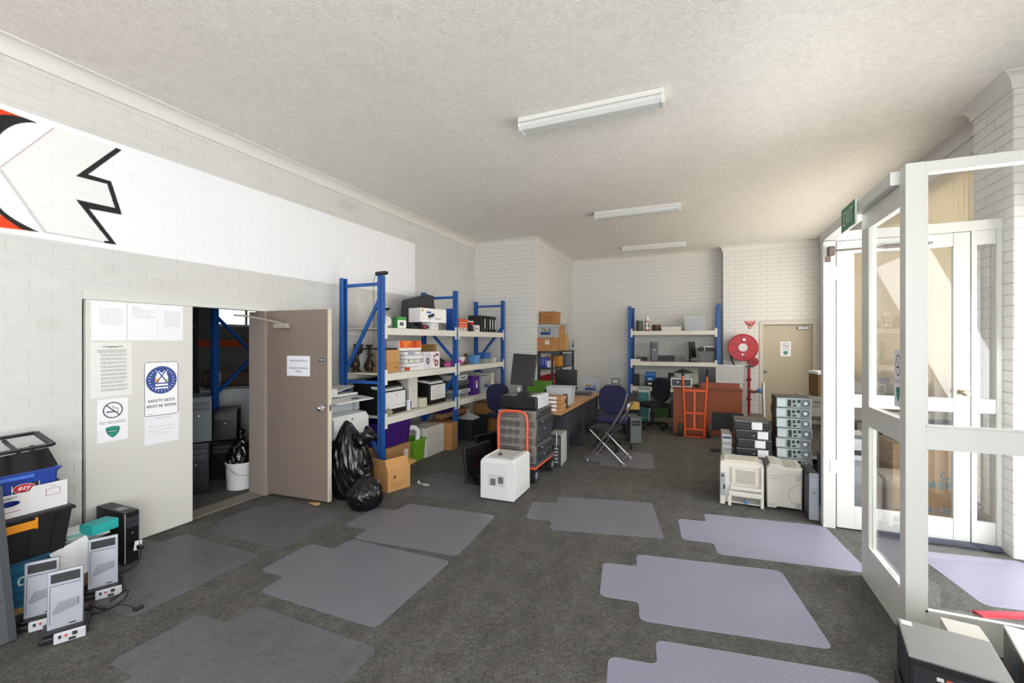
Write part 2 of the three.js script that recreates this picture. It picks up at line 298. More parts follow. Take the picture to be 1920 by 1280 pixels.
cornice('cove cornice on the corner nib', [2.25, 10.73], [2.25, 10.196], [-1, 0], -1, 1);
cornice('short cove cornice on the face of the corner nib', [2.25, 10.196], [XR, 10.196], [0, -1], 1, -1);
cornice('cove cornice above the window blinds', [XR, 5.25], [XR, 10.196], [-1, 0], -1, -1);
cornice('cove cornice on the far face of the brick pier', [2.25, 5.25], [XR, 5.25], [0, 1], 1, -1);
cornice('cove cornice on the brick pier side', [2.25, 4.70], [2.25, 5.25], [-1, 0], 1, 1);
cornice('cove cornice on the brick pier face', [2.25, 4.70], [XR, 4.70], [0, -1], 1, -1);
cornice('cove cornice above the shopfront', [XR, -3.5], [XR, 4.70], [-1, 0], 0, -1);

// ------------------------------------------------------------------ double doorway in the west wall
{ const o = struct('trim', 'door head track and jamb of the double doorway', 'door frame');
  part(o, 'head_track', [wb(XL - 0.12, XL + 0.012, 2.02, 2.075, 1.85, 3.53), wb(XL - 0.02, XL + 0.02, 2.07, 2.085, 1.85, 3.55)], whitePaint);
  part(o, 'jamb', [wb(XL - 0.264, XL + 0.004, 0, 2.02, 3.42, 3.50), wb(XL - 0.10, XL + 0.004, 0, 2.02, 3.405, 3.42)], mat(0x9c8f86, 0.6));
  part(o, 'jamb', wb(XL - 0.264, XL - 0.06, 0, 2.02, 1.85, 1.865), whitePaint);
  part(o, 'threshold', wb(XL - 0.264, XL - 0.04, 0, 0.006, 2.66, 3.42), mat(0x8a8378, 0.6)); }
{ names.door = 0; const o = struct('door', 'pale fixed door leaf covered in notices', 'door'); part(o, 'leaf', join([rb(0.785, 2.01, 0.045, 0, 0, 0, 0.003)]).rotateY(R90).translate(XL - 0.012, 0.008, -2.262), mat(0xd6d4cd, 0.5)); }
{ // brown leaf swung open into the room
  const o = struct('door', 'brown painted door leaf standing open into the room', 'door'); o.position.set(XL + 0.01, 0, -3.43); o.rotation.y = deg(3.4);
  // local x along the leaf away from the hinges, +z faces the camera side
  part(o, 'leaf', rb(0.83, 2.0, 0.042, 0.42, 0.025, -0.02, 0.003), new THREE.MeshStandardMaterial({ color: 0x837469, roughness: 0.55, bumpMap: brushed, bumpScale: 0.0008 }));
  part(o, 'edge_strip', bx(0.012, 2.0, 0.043, 0.838, 0.025, -0.02), mat(0xd8cdbb, 0.5));
  for (const y of [0.25, 1.0, 1.78]) part(o, 'hinge', cyl(0.008, 0.09, -0.004, y, -0.01), steel);
  const k = part(o, 'door_knob', [cylZ(0.03, 0.008, 0.77, 1.0, 0.006), cylZ(0.011, 0.05, 0.77, 1.0, 0.028), sph(0.027, 0.77, 1.0, 0.06, 1, 1, 0.75)], chrome, 'chrome door knob'); k.castShadow = true;
  part(o, 'latch_plate', bx(0.003, 0.06, 0.024, 0.846, 0.97, -0.02), steel);
  const cl = part(o, 'door_closer', [rb(0.20, 0.055, 0.05, 0.24, 1.83, 0.03, 0.01)], mat(0xa79c8f, 0.5), 'beige door closer');
  part(cl, 'closer_arm', [bar([0.24, 1.89, 0.04], [0.02, 1.955, 0.26], 0.02, 0.008), bar([0.02, 1.955, 0.26], [-0.12, 1.965, 0.30], 0.02, 0.008), cyl(0.012, 0.02, 0.24, 1.875, 0.04)], mat(0xa79c8f, 0.5));
  part(o, 'push_plate', bx(0.085, 0.048, 0.003, 0.75, 1.475, 0.003), printed(170, 96, (g) => { g.fillStyle = '#141414'; g.fillRect(0, 0, 170, 96); g.strokeStyle = '#ddd'; g.lineWidth = 4; g.strokeRect(6, 6, 158, 84); g.fillStyle = '#fff'; g.font = 'bold 46px sans-serif'; g.textAlign = 'center'; g.fillText('PUSH', 85, 64); }), 'small black PUSH plate');
}
function sheetOn(name, label, cat, size, where, rot, m, group, tilt = 0) { const o = thing(name, label, cat, where, rot, group); part(o, name === 'plastic_sleeve' ? 'page' : 'sheet', rb(size[0], size[1], 0.002, 0, 0, 0, 0.0005, 1).rotateZ(tilt), m); return o; }
const lines = (g, x0, x1, y0, y1, step, color, lw, ragged = 0.25) => { g.fillStyle = color; for (let y = y0; y < y1; y += step) for (let x = x0; x < x1 - (rnd() < 0.3 ? (x1 - x0) * ragged * rnd() : 0);) { const w = 4 + rnd() * 18; g.fillRect(x, y, Math.min(w, x1 - x), lw); x += w + 4; } };
const XP = XL + 0.0115;
{ const pageMat = (k) => printed(256, 340, (g, W, H) => { g.fillStyle = '#ececf0'; g.fillRect(0, 0, W, H); if (k === 1) lines(g, 26, 90, 24, 60, 12, '#a9abb4', 3); lines(g, k === 1 ? 26 : 50, 232, 56, k === 1 ? 140 : 200, 11, '#b4b6be', 3); }, 0.35);
  [[2.02, 0.225, 0], [2.255, 0.215, 1], [2.47, 0.195, 2]].forEach(([d, w, k]) => { const o = sheetOn('plastic_sleeve', ['typed page in a clear plastic sleeve beside the hinge side of the pale door', 'typed page with a short heading in the middle of three plastic sleeves', 'narrow typed page in a plastic sleeve nearest the open doorway'][k], 'page', [w, 0.305], [XP, 1.703, d], R90, pageMat(k), 'sleeved pages in a row on the pale door');
    part(o, 'sleeve_edge', [bx(w + 0.006, 0.006, 0.003, 0, 0.302, 0), bx(w + 0.006, 0.006, 0.003, 0, -0.004, 0), bx(0.012, 0.305, 0.003, -w / 2, 0, 0)], mat(0xf2f2f6, 0.15)); }); }
sheetOn('notice_sheet', 'tall typed notice sheet taped below the plastic sleeves', 'notice', [0.275, 0.44], [XP, 1.245, 2.035], R90, printed(300, 480, (g, W, H) => { g.fillStyle = '#e6e4df'; g.fillRect(0, 0, W, H); g.fillStyle = '#333'; g.fillRect(85, 36, 150, 5); g.fillRect(120, 45, 80, 4); lines(g, 50, 262, 66, 92, 8, '#555', 3); for (let y = 104; y < 440; y += 34) lines(g, 72, 262, y, y + 22, 8, '#555', 3); }), undefined, deg(0.6));
sheetOn('safety_sign', 'blue and white safety vests must be worn sign', 'sign', [0.272, 0.475], [XP + 0.001, 1.038, 2.393], R90, printed(440, 768, (g, W, H) => {
  g.fillStyle = '#f3f3f3'; g.fillRect(0, 0, W, H); g.strokeStyle = '#222'; g.lineWidth = 7; g.beginPath(); g.roundRect(7, 7, W - 14, H - 14, 26); g.stroke();
  g.fillStyle = '#1d3f8f'; g.beginPath(); g.arc(220, 262, 196, 0, 7); g.fill();
  g.strokeStyle = '#fff'; g.lineWidth = 6; for (let a = 0; a < 360; a += 15) { if (a > 250 && a < 290) continue; const c = Math.cos(deg(a)), s = Math.sin(deg(a)); g.beginPath(); g.moveTo(220 + c * 140, 262 + s * 140); g.lineTo(220 + c * 172, 262 + s * 172); g.stroke(); }
  g.fillStyle = '#fff'; g.beginPath(); g.moveTo(160, 130); g.lineTo(190, 130); g.quadraticCurveTo(220, 190, 250, 130); g.lineTo(280, 130); g.quadraticCurveTo(284, 200, 302, 220); g.lineTo(302, 300); g.lineTo(138, 300); g.lineTo(138, 220); g.quadraticCurveTo(156, 200, 160, 130); g.fill();
  g.fillStyle = '#e8b33c'; g.fillRect(138, 236, 48, 62); g.fillStyle = '#cfd84a'; g.fillRect(262, 250, 40, 48);
  g.strokeStyle = '#1d3f8f'; g.lineWidth = 16; g.beginPath(); g.moveTo(166, 130); g.lineTo(288, 300); g.moveTo(274, 130); g.lineTo(152, 300); g.stroke();
  g.fillStyle = '#fff'; g.fillRect(138, 318, 164, 26); g.fillRect(138, 364, 164, 22); g.fillStyle = '#1d3f8f'; g.fillRect(138, 352, 164, 8);
  g.fillStyle = '#1c1c22'; g.font = 'bold 54px sans-serif'; g.textAlign = 'center'; g.fillText('SAFETY VESTS', 220, 572, 380); g.fillText('MUST BE WORN', 220, 646, 380); g.fillRect(48, 735, 60, 5);
}, 0.35));
const shield = (g, x, y, s) => { g.fillStyle = '#1f8f78'; g.beginPath(); g.moveTo(x - s, y - s * 0.75); g.quadraticCurveTo(x, y - s * 1.15, x + s, y - s * 0.75); g.quadraticCurveTo(x + s * 0.95, y + s * 0.5, x, y + s); g.quadraticCurveTo(x - s * 0.95, y + s * 0.5, x - s, y - s * 0.75); g.fill(); g.strokeStyle = '#0f4f45'; g.lineWidth = s * 0.07; g.stroke(); g.fillStyle = '#0c4a40'; g.fillRect(x - s * 0.82, y - s * 0.34, s * 1.64, s * 0.44); g.fillStyle = '#9fd8c9'; g.fillRect(x - s * 0.7, y - s * 0.2, s * 1.4, s * 0.16); };
const noSmoke = (g, x, y, r) => { g.strokeStyle = '#4b4650'; g.lineWidth = r * 0.14; g.beginPath(); g.arc(x, y, r, 0, 7); g.stroke(); g.fillStyle = '#4b4650'; g.fillRect(x - r * 0.7, y + r * 0.12, r * 0.95, r * 0.17); g.fillRect(x + r * 0.45, y + r * 0.12, r * 0.12, r * 0.17); g.lineWidth = r * 0.07; g.beginPath(); g.moveTo(x + r * 0.5, y + r * 0.02); g.quadraticCurveTo(x + r * 0.62, y - r * 0.28, x + r * 0.25, y - r * 0.25); g.quadraticCurveTo(x - r * 0.2, y - r * 0.35, x + r * 0.1, y - r * 0.6); g.stroke(); g.lineWidth = r * 0.14; g.beginPath(); g.moveTo(x - r * 0.7, y - r * 0.7); g.lineTo(x + r * 0.7, y + r * 0.7); g.stroke(); };
const smokeSign = printed(300, 520, (g, W, H) => { g.fillStyle = '#f0eff2'; g.fillRect(0, 0, W, H); noSmoke(g, 150, 140, 92); g.fillStyle = '#77737c'; g.font = '46px sans-serif'; g.textAlign = 'center'; g.fillText('NO SMOKING', 150, 304, 260); shield(g, 150, 404, 68); });
sheetOn('no_smoking_sign', 'white no smoking sign with a green shield on the pale door', 'sign', [0.205, 0.345], [XP, 0.883, 2.04], R90, smokeSign);
sheetOn('notice_sheet', 'small faded notice sheet under the blue safety sign', 'notice', [0.27, 0.265], [XP, 0.797, 2.397], R90, printed(320, 300, (g, W, H) => {
  g.fillStyle = '#ecebef'; g.fillRect(0, 0, W, H); g.strokeStyle = '#a2a2a9'; g.lineWidth = 2.2;
  const glyph = (x, y, s) => { for (let k = 0; k < 5; k++) { g.beginPath(); const h = rnd() < 0.5; const a = x + rnd() * s * 0.3, b = y + rnd() * s; g.moveTo(a, b); g.lineTo(h ? x + s * 0.9 : a + s * 0.2 * rnd(), h ? b + (rnd() - 0.5) * s * 0.3 : y + s); g.stroke(); } };
  for (let i = 0; i < 5; i++) glyph(100 + i * 30, 34, 22); g.strokeStyle = '#bcbcc2'; for (let r = 0; r < 3; r++) for (let i = 0; i < 12 - (r === 2 ? 3 : 0); i++) glyph(38 + i * 20, 126 + r * 34, 14); }), undefined, deg(-0.4));
{ const o = sheetOn('paper_sign', 'white employees only paper sign taped to the brown door', 'sign', [0.315, 0.215], [-3.936, 1.322, 3.4525], deg(3.4), printed(320, 220, (g, W, H) => { g.fillStyle = '#e9e9ee'; g.fillRect(0, 0, W, H); g.fillStyle = '#2b2b30'; g.font = 'bold 26px serif'; g.textAlign = 'center'; g.fillText('EMPLOYEES ONLY', 160, 62, 250); g.fillText('PLEASE USE FRONT', 160, 142, 262); g.fillText('DOOR', 160, 178); })); }
{ const o = thing('door_wedge', 'pale wooden wedge under the brown door', 'door wedge', [-3.69, 0, 3.44], deg(80)); part(o, 'wedge', side([[-0.08, 0], [0.06, 0], [0.06, 0.022]], 0.045), mat(0xc79d62, 0.8)); }

// ------------------------------------------------------------------ store room beyond the doorway
{ const o = struct('wall_store', 'grey block walls of the store room', 'wall'), m = mat(0x8d8a83, 0.9);
  part(o, 'wall_core', [wb(-8.4, -8.15, 0, CEIL, 0.3, 5.3), wb(-8.4, -8.15, 0, CEIL, 6.7, 7.85), wb(-8.4, -8.15, 0, 1.97, 5.3, 6.7), wb(-8.4, -8.15, 2.6, CEIL, 5.3, 6.7), wb(-8.4, XL - 0.26, 0, CEIL, 0.1, 0.35), wb(-8.4, XL - 0.26, 0, CEIL, 7.6, 7.85)], m); }
windowAt('high bright window of the store room', [-8.3, -8.24], [1.97, 2.6], [5.3, 6.7], 'd', 2);
// ------------------------------------------------------------------ glazed entry lobby
{ const o = struct('wall_entry', 'white timber framed glass partition of the entry lobby', 'partition'), m = whitePaint;
  const rail = (n, ...a) => part(o, n, at(new RoundedBoxGeometry(a[1] - a[0], a[3] - a[2], a[5] - a[4], 1, 0.004), (a[0] + a[1]) / 2, (a[2] + a[3]) / 2, -(a[4] + a[5]) / 2), m);
  rail('post', 1.075, 1.165, 0, 2.70, 3.185, 3.265);          // corner post
  rail('post', 1.035, 1.13, 0, 2.60, 4.82, 4.90);             // far jamb
  rail('header', 1.03, 1.13, 2.605, 2.685, 3.265, 4.90);      // along the room side
  // sidelight beside the opening
  rail('transom', 1.075, 1.12, 2.475, 2.605, 3.265, 3.925);
  rail('stile', 1.075, 1.12, 0, 2.475, 3.785, 3.925);
  rail('rail', 1.075, 1.12, 1.10, 1.225, 3.265, 3.785);
  rail('rail', 1.075, 1.12, 0, 0.255, 3.265, 3.785);
  const bead = (...a) => part(o, 'glazing_bead', wb(...a), m);
  for (const [y0, y1] of [[0.255, 1.10], [1.225, 2.475]]) { bead(1.072, 1.085, y0, y1, 3.77, 3.788); bead(1.072, 1.085, y0, y0 + 0.015, 3.265, 3.785); part(o, 'pane', wb(1.095, 1.101, y0, y1, 3.265, 3.785), glass); }
  // south end facing the room
  rail('header', 1.165, XR, 2.64, 2.70, 3.19, 3.26);
  rail('rail', 1.165, XR, 1.083, 1.212, 3.20, 3.25);
  rail('rail', 1.165, XR, 0, 0.172, 3.20, 3.25);
  rail('stile', 2.33, XR, 0.172, 2.64, 3.20, 3.25);
  for (const [y0, y1] of [[0.172, 1.083], [1.212, 2.64]]) { bead(1.165, 2.33, y0, y0 + 0.012, 3.193, 3.205); bead(1.165, 1.178, y0, y1, 3.193, 3.205); part(o, 'pane', wb(1.165, 2.33, y0, y1, 3.222, 3.228), glass); }
  // north end around the lobby door
  rail('header', 1.13, 2.25, 2.60, 2.685, 4.83, 4.89);
  rail('post', 2.06, 2.095, 0, 2.60, 4.83, 4.89);
  rail('post', 2.215, 2.25, 0, 2.60, 4.83, 4.89);
  rail('rail', 2.095, 2.215, 1.10, 1.216, 4.84, 4.88); rail('rail', 2.095, 2.215, 0, 0.21, 4.84, 4.88); rail('rail', 2.095, 2.215, 2.485, 2.60, 4.84, 4.88);
  for (const [y0, y1] of [[0.21, 1.10], [1.216, 2.485]]) part(o, 'pane', wb(2.095, 2.215, y0, y1, 4.857, 4.863), glass);
}
{ const o = struct('door', 'white glazed lobby door with a brass knob', 'door'), m = whitePaint;
  const rail = (n, ...a) => part(o, n, at(new RoundedBoxGeometry(a[1] - a[0], a[3] - a[2], a[5] - a[4], 1, 0.004), (a[0] + a[1]) / 2, (a[2] + a[3]) / 2, -(a[4] + a[5]) / 2), m);
  rail('stile', 1.142, 1.272, 0.012, 2.595, 4.835, 4.875); rail('stile', 1.948, 2.054, 0.012, 2.595, 4.835, 4.875);
  rail('rail', 1.272, 1.948, 0.012, 0.21, 4.837, 4.873); rail('rail', 1.272, 1.948, 1.10, 1.216, 4.837, 4.873); rail('rail', 1.272, 1.948, 2.485, 2.595, 4.837, 4.873);
  for (const [y0, y1] of [[0.21, 1.10], [1.216, 2.485]]) part(o, 'pane', wb(1.272, 1.948, y0, y1, 4.852, 4.858), glass);
  part(o, 'door_knob', [cylZ(0.032, 0.008, 2.0, 1.27, -4.83), cylZ(0.012, 0.05, 2.0, 1.27, -4.81), sph(0.031, 2.0, 1.27, -4.775, 1.15, 0.9, 0.8)], mat(0xb3a58c, 0.25, 0.9), 'brushed brass knob');
  for (const y of [0.5, 2.25]) part(o, 'hinge', [cyl(0.009, 0.12, 1.137, y, -4.832), bx(0.05, 0.12, 0.003, 1.115, y, -4.8185)], mat(0xd6d5d0, 0.5));
  const c = part(o, 'door_closer', [rb(0.055, 0.085, 0.05, 1.09, 2.46, -4.79, 0.012), bx(0.04, 0.05, 0.012, 1.07, 2.41, -4.814)], mat(0x6f625a, 0.4, 0.6), 'brown metal door closer');
  part(c, 'closer_arm', [rod([1.11, 2.505, -4.79], [1.80, 2.52, -4.80], 0.008), rb(0.30, 0.035, 0.025, 1.63, 2.50, -4.82, 0.005)], mat(0x6f625a, 0.4, 0.6)); }
{ const o = thing('exit_sign', 'green EXIT sign on the glass partition header', 'exit sign', [1.02, 2.526, 4.003], -R90);
  part(o, 'housing', rb(0.335, 0.182, 0.012, 0, 0, 0, 0.003), mat(0xdfe6e0, 0.4));
  part(o, 'sign_face', bx(0.322, 0.170, 0.002, 0, 0.006, 0.0065), printed(512, 270, (g, W, H) => { g.fillStyle = '#1d7a52'; g.fillRect(0, 0, W, H); g.strokeStyle = '#e4efe6'; g.lineWidth = 14; g.lineCap = 'butt'; g.lineJoin = 'miter';
    const L = (p) => { g.beginPath(); p.forEach(([x, y], i) => (i ? g.lineTo(x, y) : g.moveTo(x, y))); g.stroke(); };
    L([[150, 62], [96, 62], [96, 208], [150, 208]]); L([[96, 134], [144, 134]]); L([[182, 55], [262, 215]]); L([[262, 55], [182, 215]]); L([[302, 55], [302, 215]]); L([[340, 62], [426, 62]]); L([[383, 62], [383, 215]]); }, 0.4));
  part(o, 'bracket', bx(0.02, 0.1, 0.02, 0.1, 0.08, -0.012), whitePaint); }
sheetOn('no_smoking_sign', 'no smoking sheet stuck on the glass sidelight of the lobby', 'sign', [0.11, 0.34], [1.09, 1.30, 3.33], -R90, smokeSign);
{ const o = thing('draught_stopper', 'dark blue fabric draught stopper along the lobby door', 'draught stopper', [1.9, 0, 4.77], 0); part(o, 'roll', tube([[-0.50, 0.028, 0], [-0.2, 0.03, 0.012], [0.1, 0.029, -0.006], [0.30, 0.027, 0]], 0.028, 24), mat(0x2b3040, 0.9)); part(o, 'end_seam', [sph(0.028, -0.50, 0.028, 0, 0.6), sph(0.027, 0.30, 0.027, 0, 0.8)], mat(0x2b3040, 0.9)); }
{ const o = thing('plastic_strip', 'red plastic strip lying on the lobby floor', 'strip', [1.80, 0, 3.72], deg(20)); part(o, 'strip', side([[-0.03, 0], [0.03, 0], [0.022, 0.016], [-0.022, 0.016]], 0.46, 0, 0.002), mat(0xd2273f, 0.35)); part(o, 'end_cap', rb(0.012, 0.018, 0.06, -0.232, 0, 0, 0.004), mat(0xb31f33, 0.4)); }

// ------------------------------------------------------------------ ceiling lights (switched off)
for (const [d, w] of [[3.90, 'nearest the entry lobby'], [7.15, 'in the middle of the row'], [9.95, 'over the far desk']]) {
  const o = thing('fluorescent_light', `unlit white fluorescent batten light ${w}`, 'ceiling light', [-0.915, CEIL, d], 0, 'batten lights in a row on the ceiling');
  part(o, 'base_tray', prism([[-0.64, -0.002], [0.64, -0.002], [0.64, -0.045], [-0.64, -0.045]], 0.19, 0.003), mat(0xdedfdc, 0.4));
  part(o, 'diffuser', side([[-0.078, -0.04], [0.078, -0.04], [0.07, -0.075], [0.045, -0.10], [-0.045, -0.10], [-0.07, -0.075]], 1.25), mat(0xd3d7d4, 0.3));
  for (const s of [-1, 1]) part(o, 'end_cap', side([[-0.088, -0.004], [0.088, -0.004], [0.08, -0.08], [0.05, -0.108], [-0.05, -0.108], [-0.08, -0.08]], 0.022, s * 0.634), mat(0xe5e3dc, 0.4));
  part(o, 'edge_rail', [bx(1.27, 0.012, 0.008, 0, -0.05, 0.094), bx(1.27, 0.012, 0.008, 0, -0.05, -0.094)], mat(0xd9d4cb, 0.5));
}

// ------------------------------------------------------------------ clear chair mats on the carpet
const dots = dataTex(256, (i, x, y) => { // studs on a diagonal grid and a slow ripple
  let h = 40; for (const [ox, oy] of [[0, 0], [32, 32]]) { const dx = ((x - ox) % 64 + 64) % 64 - 32, dy = ((y - oy) % 64 + 64) % 64 - 32; const r = Math.hypot(dx, dy); if (r < 7) h = 40 + 160 * (1 - r * r / 49); } return [h, h, h]; }, false, 8);
const ripple = dataTex(512, (i) => { const v = clamp(coarse[i] * 255); return [v, v, v]; }, false, 1.1);
const studPrint = (base, top) => dataTex(256, (i, x, y) => { let k = 0; for (const [ox, oy] of [[0, 0], [32, 32]]) { const dx = ((x - ox) % 64 + 64) % 64 - 32, dy = ((y - oy) % 64 + 64) % 64 - 32; if (Math.hypot(dx, dy) < 6) k = 1; } const j = (rnd() - 0.5) * 10; return (k ? top : base).map((c) => clamp(c + j)); }, true, 8); // moulded studs are milky
const matClear = (map, op, bump, sc, rough) => new THREE.MeshStandardMaterial({ map, roughness: rough, transparent: true, opacity: op, bumpMap: bump, bumpScale: sc });
const matStud = matClear(studPrint([178, 175, 198], [222, 220, 232]), 0.44, dots, 0.003, 0.30), matSmooth = matClear(studPrint([152, 150, 162], [176, 174, 186]), 0.34, dots, 0.0015, 0.34), matRipple = matClear(studPrint([132, 131, 140], [146, 145, 154]), 0.28, ripple, 0.05, 0.28);
function matShape(w, l, lw, ll, r) { // body w by l centred, lip at -x
  const s = new THREE.Shape(), q = (ax, ay, bx2, by) => s.quadraticCurveTo(ax, ay, bx2, by);
  const a = w / 2, b = l / 2, c = lw / 2, e = -a - ll, k = r * 0.8;
  s.moveTo(a - r, -b); q(a, -b, a, -b + r); s.lineTo(a, b - r); q(a, b, a - r, b); s.lineTo(-a + r, b); q(-a, b, -a, b - r); s.lineTo(-a, c + k); q(-a, c, -a - k, c); s.lineTo(e + r, c); q(e, c, e, c - r); s.lineTo(e, -c + r); q(e, -c, e + r, -c); s.lineTo(-a - k, -c); q(-a, -c, -a, -c - k); s.lineTo(-a, -b + r); q(-a, -b, -a + r, -b);
  return new THREE.ExtrudeGeometry(s, { depth: 0.0022, bevelEnabled: true, bevelSize: 0.002, bevelThickness: 0.0008, bevelSegments: 1, curveSegments: 6 });
}
function chairMat(label, x, d, rot, m, o = {}) {
  const t = thing('chair_mat', label, 'chair mat', [x, o.y ?? 0.001, d], rot, 'clear chair mats spread over the carpet');
  part(t, 'sheet', matShape(o.w ?? 0.98, o.l ?? 0.86, o.lw ?? 0.46, o.ll ?? 0.25, 0.055).rotateX(-R90), m);
  return t;
}
chairMat('rippled grey clear chair mat lying closest in front of the stacked boxes', -2.12, 1.53, deg(-1), matRipple);
chairMat('clear chair mat between the pale door and the middle of the floor', -2.25, 2.515, deg(0), matSmooth);
chairMat('clear chair mat in front of the open brown door', -2.28, 3.43, deg(4.5), matSmooth);
chairMat('clear chair mat directly in front of the white printer', -0.85, 4.315, deg(12), matSmooth);
chairMat('lilac chair mat pushed under the open lobby doorway', 0.59, 4.36, deg(6.5), matStud, { w: 1.02 });
chairMat('lilac studded chair mat beside the glass sidelight of the lobby', 0.107, 3.27, deg(8.5), matStud, { w: 1.02 });
chairMat('lilac studded chair mat next to the black computers by the lobby', 0.35, 2.27, deg(8), matStud, { w: 1.05 });
chairMat('rippled chair mat half under the black computer tower and pale door', -3.68, 2.02, deg(-1), matRipple, { ll: 0.19 });
chairMat('dull chair mat between the brown door and the open carton', -2.66, 4.50, deg(8), matRipple, { w: 0.84, ll: 0.2 });
chairMat('dull chair mat in the doorway below the brown door', -3.60, 2.965, deg(2), matRipple, { ll: 0.12, w: 0.9, l: 0.8 });
chairMat('chair mat under the chrome folding chair', -0.96, 6.5, deg(8), matSmooth, { w: 0.72 });
chairMat('pale lilac chair mat on the lobby floor', 1.97, 4.22, deg(188), matStud, { w: 0.7, l: 0.78, ll: 0.001, lw: 0.4 });

// ------------------------------------------------------------------ pallet racking
function rackPost(o, x, z, H) {
  const p = part(o, 'post', [bx(0.075, H, 0.012, x, 0, z + 0.027 * Math.sign(z)), bx(0.010, H, 0.055, x - 0.0325, 0, z), bx(0.010, H, 0.055, x + 0.0325, 0, z)], rackBlue);
  const slots = []; for (let y = 0.1; y < H - 0.03; y += 0.055) slots.push(bx(0.010, 0.024, 0.002, x, y, z + 0.0335 * Math.sign(z)));
  part(p, 'slot_row', slots, mat(0x16356b, 0.5)); part(o, 'foot_plate', bx(0.11, 0.006, 0.09, x, 0, z), steel);
}
function rack(label, pos, rot, frames, depth, H, shelves, diag, beamH = 0.09) {
  const o = thing('steel_rack', label, 'shelving', pos, rot), z = depth / 2;
  frames.forEach((x, i) => {
    rackPost(o, x, z, H); rackPost(o, x, -z, H);
    for (const y of [2.38, 1.16, 0.2]) if (y < H) part(o, 'brace', bx(0.03, 0.04, depth - 0.05, x, y, 0), rackBlue);
    for (const [za, ya, zb, yb] of diag[i]) part(o, 'brace', bar([x, ya, za * (z - 0.03)], [x, yb, zb * (z - 0.03)], 0.025, 0.045), rackBlue);
  });
  for (const y of shelves) for (let i = 1; i < frames.length; i++) {
    const a = frames[i - 1] + 0.04, b = frames[i] - 0.04;
    for (const s of [-1, 1]) {
      part(o, 'beam', rb(b - a, beamH, 0.045, (a + b) / 2, y - beamH - 0.003, s * (z + 0.012), 0.004, 1), shelfCream);
      for (const e of [a + 0.008, b - 0.008]) part(o, 'connector', bx(0.045, 0.19, 0.006, e, y - 0.14, s * (z + 0.038)), shelfCream);
    }
    part(o, 'shelf_board', bx(b - a, 0.018, depth - 0.02, (a + b) / 2, y - 0.018, 0), mat(0xcfcabb, 0.7));
  }
  return o;
}
rack('long blue and cream steel rack along the sign panel wall', [-3.92, 0, 4.40], R90, [0, 1.80, 3.66], 0.60, 2.5, [1.865, 1.29, 0.745],
  [[[-1, 1.30, 1, 2.2], [-1, 1.1, 1, 0.3]], [[-1, 1.95, 1, 1.4], [-1, 0.4, 1, 1.1]], [[1, 1.95, -1, 1.3], [-1, 1.15, 1, 0.6]]]);
rack('blue and cream steel rack against the far brick wall', [-1.49, 0, 10.73], 0, [0, 1.86], 0.5, 2.5, [1.93, 1.235, 0.655], [[[-1, 1.3, 1, 2.2], [-1, 1.1, 1, 0.3]], [[-1, 1.3, 1, 2.2], [-1, 1.1, 1, 0.3]]]);

// ------------------------------------------------------------------ store room contents
{ const o = thing('steel_rack', 'dim blue rack upright with diagonal braces inside the store room', 'shelving', [-5.95, 0, 3.87], R90);
  rackPost(o, 0, 0.02, 2.3); rackPost(o, 0.92, 0.02, 2.3);
  part(o, 'brace', [bar([0.03, 2.03, 0], [0.9, 1.2, 0], 0.03, 0.05)], rackBlue); part(o, 'brace', bar([0.04, 1.0, 0], [0.9, 1.78, 0], 0.03, 0.05), rackBlue); }
{ const o = thing('rack_beam', 'orange rack beam deep inside the store room', 'beam', [-7.1, 0, 5.2], R90); part(o, 'beam', bx(1.7, 0.1, 0.05, 0, 1.61, 0), mat(0xb8481a, 0.6)); part(o, 'post', [bx(0.07, 2.2, 0.06, -0.87, 0, 0)], mat(0x3b3f45, 0.6)); part(o, 'post', bx(0.07, 2.2, 0.06, 0.87, 0, 0), mat(0x3b3f45, 0.6)); }
{ const o = thing('steel_shelf', 'dark steel shelf post and frame inside the store room', 'shelving', [-5.9, 0, 3.55], R90); part(o, 'post', bx(0.05, 1.9, 0.05, -0.02, 0, 0), mat(0x2e3336, 0.5)); part(o, 'post', bx(0.05, 1.9, 0.05, -0.5, 0, 0), mat(0x2e3336, 0.5)); part(o, 'shelf_board', bx(0.55, 0.06, 0.4, -0.26, 1.86, -0.12), mat(0x4a4f52, 0.5)); }
{ const o = thing('metal_drum', 'copper coloured drum on the dark store room shelf', 'drum', [-5.98, 1.92, 3.50], R90); part(o, 'drum', lathe([[0, 0], [0.10, 0], [0.105, 0.01], [0.10, 0.02], [0.10, 0.13], [0.105, 0.14], [0.10, 0.15], [0.10, 0.28], [0, 0.28]]), mat(0xa05a26, 0.35, 0.5)); part(o, 'rim', tor(0.1, 0.006, 0, 0, 0).rotateX(R90).translate(0, 0.28, 0), mat(0x8a4a1d, 0.4, 0.5)); }
